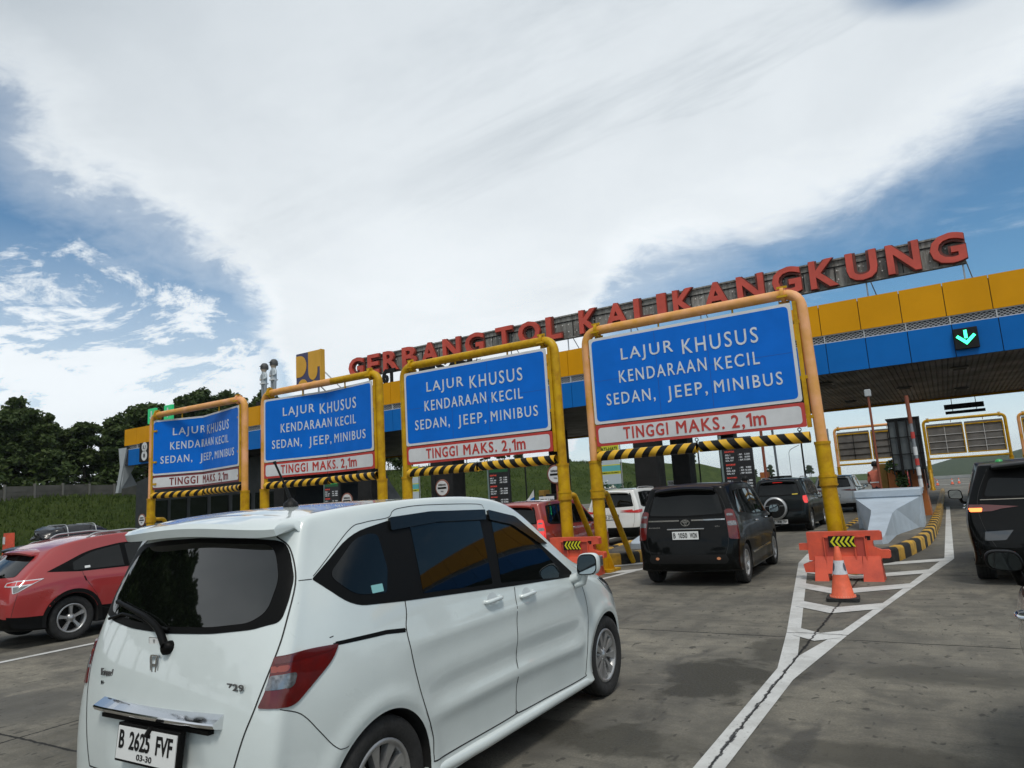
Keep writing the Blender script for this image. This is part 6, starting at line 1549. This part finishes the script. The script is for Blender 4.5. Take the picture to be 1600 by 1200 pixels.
fare_board(-6.30, 25.5, 'black fare board with white price rows and green header right of the dark columns')
fare_board(-16.45, 25.3, 'black fare board with white price rows under the third gantry, behind the white roof')
fare_board(-26.5, 25.2, 'black fare board under the second gantry, partly behind the striped bar')
def banner(cx, y, label, z1=3.5):
    z0 = road_z(cx); t = thing('poster_stand', label, 'poster', (cx, y, z0), 0, 'poster stands on the islands')
    mb = MB()
    for s in (-.5, .5): mb.tube([(cx+s, y+.05, z0+.2), (cx+s, y+.05, z0+z1)], .025, M_STEEL, 6)
    mb.build('frame', t, True)
    mb = MB(); Y_ = mat('poster_yellow', (.55, .55, .03), .5); B_ = mat('poster_teal', (.10, .40, .42), .5); S_ = mat('poster_sky', (.45, .52, .56), .5); G_ = mat('poster_green', (.02, .09, .07), .6, var=.6, vs=9, vc=(.10, .20, .18))
    for a, b, m in ((2.95, 3.45, Y_), (2.62, 2.66, Y_), (2.4, 2.62, B_), (2.28, 2.4, Y_), (1.9, 2.28, S_), (1.45, 1.9, G_), (1.2, 1.45, Y_), (2.66, 2.95, S_)): mb.box(cx-.47, cx+.47, y, y+.02, z0+a, z0+b, m)
    mb.build('poster', t, True)
    mb = MB(); put_text(mb, 'HATI-HATI', cx-.4, y-.004, z0+3.2, .8, .14, M_BLK, .002, .02); put_text(mb, 'KURANGI KECEPATAN', cx-.42, y-.004, z0+3.02, .84, .09, M_BLK, .002, .01); put_text(mb, 'UTAMAKAN SELAMAT', cx-.42, y-.004, z0+2.31, .84, .06, M_BLK, .002, .006); mb.build('lettering', t, True)
banner(-11.2, 25.2, 'tall yellow and teal poster with a landscape picture beside the left dark column')
banner(-21.3, 25.2, 'tall yellow and teal poster behind the left pipe of the third gantry')
for cx_, lb in ((-11.5, 'white round gate sign cut by the right leg of the all yellow gantry'), (-16.45, 'white round gate sign fully visible under the all yellow gantry'), (-21.5, 'white round gate sign just peeking over the white minivan roof'), (-36.6, 'white round gate sign at far left over the rear spoiler of the white minivan')):
    z0 = road_z(cx_); dz = {-11.5: 2.22, -16.45: 2.03, -21.5: 1.78, -36.6: 1.47}[cx_]
    t = round_sign(cx_, 21.3, dz, .33, lb, [('GERBANG', .12, .36, .07), ('#', 0, .42, .07), ('TOL', -.13, .14, .05)], pole=z0+.2, ring=mat('ring_brown', (.20, .075, .05), .6)); t['group'] = 'round gate signs on the islands'
for (x, y, z, lb) in ((-11.3, 20.2, 1.35, 'small white plate reading TUNAI left of the gantry leg above the red hatchback'), (-12.6, 36.5, 1.72, 'small white plate reading TUNAI over the roof of the black minivan')):
    t = thing('small_plate', lb, 'sign', (x, y, z-.1)); mb = MB(); mb.box(x-.28, x+.28, y, y+.02, z-.14, z+.14, M_WHP); mb.tube([(x, y+.03, z-1.15), (x, y+.03, z)], .03, M_GP, 6); mb.build('plate', t, True); mb = MB(); put_text(mb, 'TUNAI', x-.22, y-.004, z-.06, .44, .12, M_BLK, .002, .01); mb.build('lettering', t, True)
# flag on the car-side pole
t = thing('pennant', 'small white triangular pennant left of the red hatchback roof', 'pennant', (-11.3, 19, .9)); mb = MB(); mb.tube([(-11.05, 19, .6), (-11.05, 19, 1.75)], .012, M_BLK, 6); mb.build('stick', t, True); mb = MB()
mb.add([(-11.06, 19, 1.74), (-11.07, 19.02, 1.38), (-11.42, 18.96, 1.32), (-11.25, 19.0, 1.5)], [(0, 1, 2, 3)], M_WHP); mb.add([(-11.06, 19, 1.5), (-11.07, 19.02, 1.36), (-11.2, 18.98, 1.34), (-11.2, 18.98, 1.44)], [(0, 1, 2, 3)], M_BLUP); mb.build('cloth', t, True)
M_OFFG_ = mat('machine_screen', (.02, .03, .035), .1)
# orange cabinets, lattice screen, plants, attendant on the nearest island
M_ORC = mat('cabinet_orange', (.42, .13, .025), .5, var=.3, vs=3); M_YB = mat('cabinet_ochre', (.26, .15, .02), .55, var=.3, vs=3); M_BR2 = mat('cabinet_brown', (.14, .05, .02), .55)
t = thing('toll_booth', 'orange and brown toll cabinet with a tapering right side under the lattice screen', 'toll booth', (-1.2, 25.4, .22))
mb = MB(); mb.add([(-1.06, 25, 1.9), (-.68, 25, 1.98), (-.56, 25, .22), (-.95, 25, .22), (-1.06, 26.6, 1.9), (-.68, 26.6, 1.98), (-.56, 26.6, .22), (-.95, 26.6, .22)], [(0, 1, 2, 3), (7, 6, 5, 4), (0, 4, 5, 1), (1, 5, 6, 2), (3, 7, 4, 0)], M_ORC); mb.box(-.70, -.60, 25.02, 26.5, .22, 2.6, M_BR2); mb.build('tapering_side', t, True)
mb = MB(); mb.box(-1.60, -1.34, 25.0, 25.5, .22, 1.68, M_ORC, bev=.02); mb.box(-1.13, -1.07, 24.95, 25.3, .9, 1.9, M_ORC); mb.build('cabinet', t, True)
mb = MB(); mb.box(-1.86, -1.62, 25.2, 25.8, .22, 1.88, M_YB, bev=.02); mb.build('side_cabinet', t, True)
mb = MB(); mb.box(-1.33, -1.14, 25.3, 26.6, .22, 2.0, M_BLK); mb.box(-.9, -.82, 24.985, 24.998, .5, 1.1, M_BLK); mb.build('dark_window', t, True)
mb = MB(); mb.box(-1.31, -1.21, 25.1, 25.28, 1.1, 1.4, M_LG); mb.build('ticket_unit', t, True)
t = thing('lattice_screen', 'black lattice frame with grey backing panes standing over the orange toll cabinet', 'screen', (-.95, 24.4, 1.3)); MGP = mat('screen_pane', (.10, .115, .12), .45, var=.3, vs=2)
mb = MB(); mb.box(-1.36, -.56, 24.52, 24.6, 1.62, 3.16, MGP); mb.build('pane', t, True); mb = MB()
for x in (-1.38, -1.17, -1.13, -.88, -.62, -.56): mb.box(x, x+.035, 24.42, 24.5, 1.5, 3.2, M_BLK)
for z in (1.62, 2.1, 2.62, 3.15): mb.box(-1.4, -.5, 24.44, 24.48, z, z+.03, M_BLK)
mb.box(-.56, -.52, 24.4, 25.4, 1.2, 3.2, M_BLK); mb.box(-1.42, -.5, 24.4, 24.6, 3.19, 3.23, M_BLK); mb.box(-1.0, -.95, 24.5, 24.56, .22, 1.62, M_BLK); mb.build('lattice', t, True)
for (cx_, y_, lb) in ((-6.5, 31.5, 'orange and black ticket machine beyond the spare-wheel SUV roof, by the brown pole'), (-11.4, 36.2, 'low brown and black ticket machine seen between the two dark columns'), (-16.5, 29.5, 'ochre and black ticket machine left of the yellow gantry leg over the red hatchback'), (-21.5, 29.0, 'dark blue and black ticket machine beside the round sign under the all yellow gantry')):
    z0 = road_z(cx_); t = thing('ticket_machine', lb, 'ticket machine', (cx_, y_, z0+.22), 0, 'ticket machines under the canopy'); cm_ = {-6.5: M_ORC, -11.4: M_BR2, -16.5: M_YB}.get(cx_, mat('cabinet_blue', (.02, .05, .09), .5))
    mb = MB(); mb.box(cx_-.42, cx_-.12, y_, y_+.6, z0+.22, z0+1.95, cm_, bev=.02); mb.box(cx_-.42, cx_-.12, y_+1.2, y_+1.6, z0+.22, z0+1.7, cm_, bev=.02); mb.build('cabinet', t, True)
    mb = MB(); mb.box(cx_-.1, cx_+.55, y_+.1, y_+1.9, z0+.22, z0+1.75, M_BLK, bev=.03); mb.build('service_box', t, True)
    mb = MB(); mb.box(cx_-.38, cx_-.16, y_-.012, y_-.002, z0+1.4, z0+1.7, M_OFFG_); mb.box(cx_-.34, cx_-.2, y_-.012, y_-.002, z0+1.05, z0+1.25, M_LG); mb.build('screen', t, True)
M_LEAF = None
def leaf_mat(name, c, c2, tr=.25):
    m = bpy.data.materials.new(name); m.use_nodes = True; t = NT(m.node_tree); b = t.n['Principled BSDF']
    oi = t.new('ShaderNodeObjectInfo').outputs['Random']; P = t.new('ShaderNodeNewGeometry').outputs['Position']
    n = t.noise(P, .45, 5, .7); n2 = t.noise(P, 3.5, 3, .6)
    f = t.math('ADD', t.mapr(n, .35, .68), t.math('MULTIPLY', t.math('SUBTRACT', oi, .5), .6), clamp=True)
    col = t.mix(f, c, c2); col = t.mix(t.mapr(n2, .4, .65, 0, .5), col, tuple(v*.45 for v in c))
    t.l.new(col, b.inputs['Base Color']); b.inputs['Roughness'].default_value = .65; b.inputs['Specular IOR Level'].default_value = .3
    tb = t.new('ShaderNodeBsdfTranslucent'); t.l.new(col, tb.inputs[0]); mx = t.new('ShaderNodeMixShader'); mx.inputs[0].default_value = tr
    t.l.new(b.outputs[0], mx.inputs[1]); t.l.new(tb.outputs[0], mx.inputs[2]); t.l.new(mx.outputs[0], t.n['Material Output'].inputs[0]); return m
M_LF = leaf_mat('leaves_dark', (.036, .066, .015), (.076, .108, .026)); M_LF2 = leaf_mat('leaves_shrub', (.035, .075, .02), (.06, .10, .03)); M_BARK = mat('bark', (.075, .058, .04), .9, var=.4, vs=4, bump=.6, bs=8)
def leaf_cloud(mb, m, clumps, n, ls, rn, droop=.3):
    V_ = []; F = []
    for (c, r, wgt) in clumps:
        for k in range(int(n*wgt)):
            d = V((rn.gauss(0, 1), rn.gauss(0, 1), rn.gauss(0, 1))).normalized(); q = rn.random()**.45
            p = V(c)+V((d.x*r[0], d.y*r[1], d.z*r[2]))*q
            a = V((rn.gauss(0, 1), rn.gauss(0, 1), rn.gauss(0, .6)-droop)).normalized(); nn = (d*.7+V((rn.gauss(0, .6), rn.gauss(0, .6), rn.gauss(0, .6)+.4))).normalized(); b = a.cross(nn)
            if b.length < .1: continue
            b.normalize(); s = ls*rn.uniform(.6, 1.25); i = len(V_); up_ = a.cross(b)*s*.12
            V_ += [p-a*s*.5, p-a*s*.05+b*s*.3-up_, p+a*s*.55, p-a*s*.05-b*s*.3-up_]; F += [(i, i+1, i+2), (i, i+2, i+3)]
    mb.add(V_, F, m)
t = thing('potted_plant', 'dark leafy potted plants between the orange cabinets', 'plant', (-1.35, 24.5, 1.1)); rn = random.Random(11)
mb = MB(); leaf_cloud(mb, M_LF2, [((-1.42, 24.6, 1.75), (.22, .15, .22), 1), ((-1.2, 24.6, 1.3), (.2, .15, .3), 1)], 260, .10, rn, 0); mb.build('foliage', t, True); mb = MB(); mb.lathe([(.10, 0), (.14, .22), (.0, .2)], M_BR2, 12, (-1.3, 24.6, .9)); mb.tube([(-1.3, 24.6, 1.1), (-1.4, 24.6, 1.7)], .015, M_BARK, 5); mb.box(-1.45, -1.15, 24.4, 24.8, .22, .9, M_YB); mb.build('planter', t, True)
t = thing('flowering_shrub', 'shrub dotted with white blossoms between the yellow gantry legs', 'shrub', (-9.5, 19.6, 0)); mb = MB(); leaf_cloud(mb, M_LF2, [((-10.2, 23.6, 1.2), (.5, .4, .4), 1), ((-9.8, 23.6, 1.45), (.35, .4, .4), .6), ((-10.7, 23.6, 1.4), (.4, .4, .5), .8)], 420, .12, rn, 0); mb.build('foliage', t, True); mb = MB(); leaf_cloud(mb, mat('blossom', (.62, .62, .55), .6), [((-10.2, 23.5, 1.3), (.5, .4, .4), 1), ((-10.7, 23.5, 1.5), (.4, .4, .45), .8)], 90, .11, rn, 0); mb.build('blossoms', t, True); mb = MB(); mb.box(-10.9, -9.6, 23.3, 24, .0, .85, M_BR2); mb.build('planter_box', t, True)
# attendant in an orange vest
def person(loc, rz, label, s=1.0):
    t = thing('person', label, 'person', loc, rz); M_V = mat('vest_orange', (.62, .16, .10), .7, var=.2, vs=10); M_SK = mat('skin', (.28, .15, .10), .6); M_TR = mat('dark_trousers', (.03, .03, .04), .8)
    vs = [(0, 0, .95), (0, 0, 1.15), (0, 0, 1.4), (0, .02, 1.5), (0, .03, 1.62), (0, .03, 1.70), (.17, 0, 1.38), (.24, .04, 1.12), (.20, .22, 1.05), (.19, .30, 1.05), (-.17, 0, 1.38), (-.25, .02, 1.12), (-.22, .18, 1.0), (-.21, .26, 1.0), (.09, 0, .85), (.11, .02, .48), (.11, 0, .08), (.11, .14, .04), (-.09, 0, .85), (-.11, .0, .48), (-.12, -.02, .08), (-.12, .12, .04)]
    es = [(0, 1), (1, 2), (2, 3), (3, 4), (4, 5), (2, 6), (6, 7), (7, 8), (8, 9), (2, 10), (10, 11), (11, 12), (12, 13), (0, 14), (14, 15), (15, 16), (16, 17), (0, 18), (18, 19), (19, 20), (20, 21)]
    rs = [(.16, .11), (.16, .11), (.17, .11), .055, .09, .085, .07, .05, .035, .03, .07, .05, .035, .03, .09, .06, .045, .035, .09, .06, .045, .035]
    skin_obj('body', vs, es, rs, 0, [M_V, M_SK, M_TR], lambda c: 1 if (c.z > 1.47 or (abs(c.x) > .16 and c.y > .15 and c.z > .9)) else (2 if c.z < .93 else 0), t)
    mb = MB(); mb.lathe([(.0, .13), (.07, .115), (.10, .05), (.102, .0), (.095, -.04)], M_BLK, 14, (0, .015, 1.64)); mb.build('hair', t)
    mb = MB(); mb.box(-.17, .17, -.118, -.112, 1.06, 1.10, M_PLATE); mb.build('reflective_stripe', t)
    return t
person((-1.98, 25.6, .22), rad(-15), 'person in an orange vest with dark hair standing on the island behind the pale wedge')
t = person((-5.75, 24.0, 0), rad(70), 'person in orange standing between the black minivan roof and the dark spare-wheel SUV')
# hanging dark boards beyond the canopy
t = thing('hanging_board', 'pair of long dark boards hanging below the far edge of the canopy', 'sign', (1.3, 46.9, 4.5)); mb = MB(); mb.box(.35, 2.27, 46.85, 46.95, 4.93, 5.22, M_BLK, bev=.01); mb.box(.38, 2.30, 46.85, 46.95, 4.66, 4.83, M_BLK, bev=.01); mb.build('boards', t, True)
mb = MB()
for x in (.75, 1.9): mb.tube([(x, 46.9, 4.66), (x, 46.9, 5.6)], .02, M_GP, 6)
mb.build('hanger', t, True)
# office block under the left end of the canopy
t = thing('office_block', 'dark grey office block under the left end of the canopy with a slanting right end', 'building', (-46, 38, -.25)); M_OFF = mat('office_wall', (.045, .05, .055), .55, var=.3, vs=.8); M_OFG = mat('office_glass', (.01, .012, .014), .1)
mb = MB(); mb.prism([(-58.5, -.3), (-37.2, -.3), (-40.2, 3.2), (-41.5, 5.55), (-53.6, 5.55), (-58.5, 4.6)], 33.5, 45, M_OFF); mb.build('wall', t, True)
for k in range(6):
    x = -56+k*2.6; mb = MB(); mb.box(x, x+2.1, 33.44, 33.48, 1.1, 2.9, M_OFG); mb.box(x-.05, x+2.15, 33.40, 33.47, 1.02, 1.1, M_LG); mb.build('window', t, True)
# water barrier far left
t = thing('road_barrier', 'small orange barrier far off at the foot of the grass bank, left edge', 'barrier', (-45, 18.6, -.25)); mb = MB(); mb.prism([(-45.25, -.25), (-45.15, 1.2), (-44.8, 1.2), (-44.7, -.25)], 18.4, 18.8, M_ORANGE); mb.box(-45.1, -44.9, 18.35, 18.39, .6, 1.0, M_WHP); mb.build('shell', t, True)

# ================================================================== FENCE, TREES, GRASS
M_FEN = mat('fence_concrete', (.085, .08, .07), .85, var=.5, vs=.8, vc=(.05, .05, .042))
t = thing('panel_fence', 'weathered concrete panel fence along the top of the grass bank at left', 'fence', (-71, 20, 3.6)); y = -12; k = 0
while y < 62 and k < 34:
    z = ground_z(-71, y)+.0; mb = MB(); mb.box(-71.06, -70.94, y+.09, y+2.31, z-.6, z+1.15, M_FEN)
    for q in range(3): mb.box(-70.935, -70.92, y+.1, y+2.3, z-.2+q*.42, z+.17+q*.42, M_FEN)
    mb.build('panel', t, True)
    mb = MB(); mb.box(-71.1, -70.86, y-.09, y+.09, z-.6, z+1.3, mat('fence_post', (.13, .125, .11), .8), bev=.02); mb.build('post', t, True); y += 2.4; k += 1

def bush(seed):
    rn = random.Random(seed); t = bpy.data.objects.new('bush', None); COL.objects.link(t)
    mb = MB(); cl = [((rn.uniform(-2, 2), rn.uniform(-2, 2), rn.uniform(.8, 3.6)), (1.5, 1.5, 1.3), 1) for _ in range(9)]
    leaf_cloud(mb, M_LF, cl, 130, .6, rn); mb.build('foliage', t); mb = MB()
    for c_, r_, w_ in cl: mb.tube([(c_[0]*.3, c_[1]*.3, -.4), c_], .05, M_BARK, 4, r2=.02)
    mb.build('stems', t); return t
def tree(seed, h, cw, style=0):
    rn = random.Random(seed); t = bpy.data.objects.new('broadleaf_tree', None); COL.objects.link(t)
    tr = MB(); trunk = [V((0, 0, -.3))]; x = y = 0
    for i in range(1, 7):
        x += rn.uniform(-.22, .22); y += rn.uniform(-.22, .22); trunk.append(V((x, y, h*.82*i/6)))
    tr.tube(trunk, .24, M_BARK, 8, r2=.05); clumps = []
    nb_ = 17
    for i in range(nb_):
        f = .30+.62*i/nb_+rn.uniform(-.03, .03); k = f*6/.82*.82; j = min(int(f/.82*6), 5); p = trunk[j].lerp(trunk[j+1], min(max(f/.82*6-j, 0), 1)) if f < .82 else trunk[-1]
        a = i*2.4+rn.uniform(-.5, .5); L = cw*(1.05-.65*max(f-.35, 0)/.6)*rn.uniform(.55, 1.0); e = p+V((cos(a)*L, sin(a)*L, L*rn.uniform(.25, .7)))
        tr.tube([p, (p+e)/2+V((0, 0, .15)), e], .07, M_BARK, 5, r2=.025)
        r = rn.uniform(.75, 1.25)*cw*.36; clumps.append((e, (r, r, r*.72), 1.0))
        if rn.random() < .7: q = p.lerp(e, .6)+V((rn.uniform(-.6, .6), rn.uniform(-.6, .6), rn.uniform(.2, .8))); clumps.append((q, (r*.8, r*.8, r*.6), .6))
    for i in range(4):
        q = trunk[-1]+V((rn.uniform(-.8, .8), rn.uniform(-.8, .8), rn.uniform(.2, h*.17))); tr.tube([trunk[-1], q], .04, M_BARK, 4, r2=.02); r = rn.uniform(.5, .9); clumps.append((q, (r, r, r*.9), .45))
    tr.build('trunk', t); mb = MB(); leaf_cloud(mb, M_LF, clumps, 170, .62, rn); mb.build('crown', t); return t
protos = [tree(s, 11, 3.0) for s in (3, 5, 8, 13, 21)]
used = [False]*5
def put_tree(k, x, y, sc, label, group):
    o = protos[k]
    if used[k]: o = copy_tree(protos[k])
    used[k] = True
    o.location = (x, y, ground_z(x, y)-.1); o.rotation_euler = (0, 0, random.uniform(0, 6.28)); o.scale = (sc*random.uniform(.95, 1.1), sc*random.uniform(.95, 1.1), sc); tag(o, label, 'tree', group); return o
bp = [bush(31), bush(32)]
for i in range(22):
    o = bp[i % 2] if i < 2 else copy_tree(bp[i % 2]); y = 8+i*3.6; x = -74.5-(i % 3)*1.4
    o.location = (x, y, ground_z(x, y)-.1); o.rotation_euler = (0, 0, i*1.3); o.scale = (1, 1.1, .8+.25*(i % 4)/3); tag(o, 'dark undergrowth bush between the trunks behind the concrete fence', 'bush', 'bushes behind the concrete fence')
rn = random.Random(17)
LB_L = 'dark broadleaf tree in the dense row behind the fence left of the canopy'; LB_M = 'dark broadleaf tree rising behind the left end of the canopy'; LB_F = 'low tree on the grass bank seen beneath the canopy'
G1 = 'trees behind the concrete fence'
for i in range(17):      # front row left of the canopy: tops trace the photo's uneven line
    y = 12+i*1.65; put_tree(i % 5, -75-rn.uniform(0, 4), y, [.78, .86, .74, .9, .95, .84, .80, .9, .86, .92, .78, .82, .92, .8, .66, .74, .80][i]*1.0, LB_L, G1)
for i in range(13): put_tree((i+2) % 5, -84-rn.uniform(0, 4), 10+i*2.6, .82+rn.uniform(-.08, .08), LB_L, G1)
for i, (x, y, s) in enumerate([(-74, 40.5, .74), (-75, 43.6, 1.0), (-78, 46, .92), (-75, 49.0, 1.02), (-77, 52, 1.18), (-76, 55, 1.22), (-79, 57, 1.16), (-76, 60.5, 1.18), (-80, 64, 1.22), (-77, 68, 1.12), (-79, 73, 1.10), (-76, 78, .98), (-79, 84, .92), (-77, 90, .84), (-85, 47, 1.0), (-86, 53, 1.1), (-86, 60, 1.0)]):
    put_tree(i % 5, x, y, s, LB_M, G1)
for i in range(16): put_tree(i % 5, -80-rn.uniform(0, 6), 84+i*3.4, .36+rn.uniform(0, .14), LB_F, 'low trees on the bank beneath the canopy')
put_tree(3, -63, 200, .62, 'single round tree on the skyline just left of the black fare board', None); protos_l = None
for i in range(12): put_tree(i % 5, -70-rn.uniform(0, 60), 250+i*22, .5+rn.uniform(0, .3), 'distant tree on the far end of the bank toward the highway', 'distant trees toward the highway')
# trees behind the viewpoint, seen as reflections in the glass
for i, (x, y, s) in enumerate([(-50, -6, 2.1), (-46, -10, 2.1), (-43, -14, 2.0), (-41, -18, 1.8), (-39, -22, 1.65), (-37, -26, 1.5), (-35, -30, 1.3), (-32, -34, 1.15), (-29, -38, 1.0), (-25, -42, .8)]): put_tree(i % 5, x, y, s, 'tall dark tree behind the viewpoint mirrored in the white minivan rear window', 'trees behind the viewpoint')
# grass blades on the bank
rn = random.Random(9); V_ = []; F = []
for k in range(24000):
    u = rn.random(); y = 8+u*u*150; x = -56-rn.random()**.8*16; z = ground_z(x, y); hgt = rn.uniform(.12, .42)*(1+.5*fbm(x, y, .3)); a = rn.uniform(0, pi); w_ = .05+.035*u*2
    dx, dy = cos(a)*w_, sin(a)*w_; lx, ly = rn.uniform(-.15, .15), rn.uniform(-.15, .15); i = len(V_)
    V_ += [(x-dx, y-dy, z-.03), (x+dx, y+dy, z-.03), (x+lx, y+ly, z+hgt)]; F.append((i, i+1, i+2))
mb = MB(); mb.add(V_, F, leaf_mat('grass_blades', (.042, .076, .010), (.085, .12, .020), .3)); tag(mb.build('grass'), label='long green grass growing over the bank', kind='stuff')
# far road: street lamp, overpass, queue of cars
t = thing('street_lamp', 'far street lamp with a curved arm against the sky right of the fare board', 'street lamp', (-30, 168, 0)); mb = MB(); mb.tube(arc_path([(-30, 168, -2), (-30, 168, 6.0), (-30, 168, 7.9), (-27.6, 168, 8.9)], 1.6, 6), .07, M_GP, 6); mb.build('pole', t, True)
t = thing('overpass', 'pale concrete overpass crossing far down the highway', 'bridge', (10, 300, -12)); mb = MB(); M_OV = mat('overpass_concrete', (.30, .31, .31), .8, var=.2, vs=.2); mb.box(-30, 90, 300, 309, -2.9, -1.9, M_OV); mb.build('deck', t, True)
mb = MB(); mb.box(-30, 90, 299.8, 300.1, -1.88, -.9, M_OV); mb.build('parapet', t, True)
for x in (-16, 16, 40): mb = MB(); mb.box(x-.8, x+.8, 301, 308, -14, -2.92, M_OV); mb.build('pier', t, True)
def far_car(x, y, m, zz, label):
    t = thing('distant_car', label, 'car', (x, y, zz), 0, 'distant cars queueing on the highway'); mb = MB()
    pr = [(-2.1, .3), (-2.1, .9), (-1.8, 1.1), (-1.3, 1.55), (.5, 1.55), (1.2, 1.05), (2.0, .9), (2.1, .3)]
    P = [(-.82, a, b) for a, b in pr]+[(.82, a, b) for a, b in pr]; n = len(pr)
    P = [(p[0]*(.8 if p[2] > 1.2 else 1), p[1], p[2]) for p in P]
    mb.add(P, [tuple(range(n)), tuple(range(2*n-1, n-1, -1))]+[(k, k+n, (k+1) % n+n, (k+1) % n) for k in range(n)], m); mb.build('body', t)
    mb = MB(); mb.add([(-.6, -1.86, 1.12), (.6, -1.86, 1.12), (.52, -1.42, 1.5), (-.52, -1.42, 1.5)], [(0, 1, 2, 3)], M_GLASS); mb.build('rear_window', t)
    for s in (-1, 1):
        mb = MB(); mb.box(s*.72-.1, s*.72+.1, -2.14, -2.08, .85, 1.0, M_TAILB); mb.build('tail_lamp', t)
        for y_ in (-1.3, 1.3): mb = MB(); mb.lathe([(0, -.1), (.32, -.1), (.34, 0), (.32, .1), (0, .1)], M_RUBBER, 14, (s*.74, y_, .33), 'X'); mb.build('wheel', t)
    return t
cm = [M_BLACKP, M_WH2, M_SILV, M_REDC, M_DKP]
for i in range(26):
    y = 96+i*6.4; r_ = i % 2; x = (-3.6, -7.0)[r_]+random.uniform(-.2, .2)
    if y > 128: z = ground_z(0, y)+.03
    else: z = 0
    far_car(x, y, cm[(i*3) % 5], z, 'tiny distant car queueing on the highway left of the open lane')
o_ = far_car(-2.35, 72, M_REDC, 0, "small red car beyond the canopy beside the distant cones"); del o_["group"]

# ------------------------------------------------------------------ air between here and the far hills
hm = bpy.data.materials.new('haze'); hm.use_nodes = True; ht = NT(hm.node_tree); ht.n.remove(ht.n['Principled BSDF'])
pv = ht.new('ShaderNodeVolumePrincipled'); pv.inputs['Color'].default_value = (.80, .88, .96, 1); pv.inputs['Density'].default_value = .00012; pv.inputs['Anisotropy'].default_value = .2
ht.l.new(pv.outputs[0], ht.n['Material Output'].inputs['Volume'])
mb = MB(); mb.box(-3600, 3600, -3100, 5100, -70, 130, hm); tag(mb.build('haze'), kind='stuff')
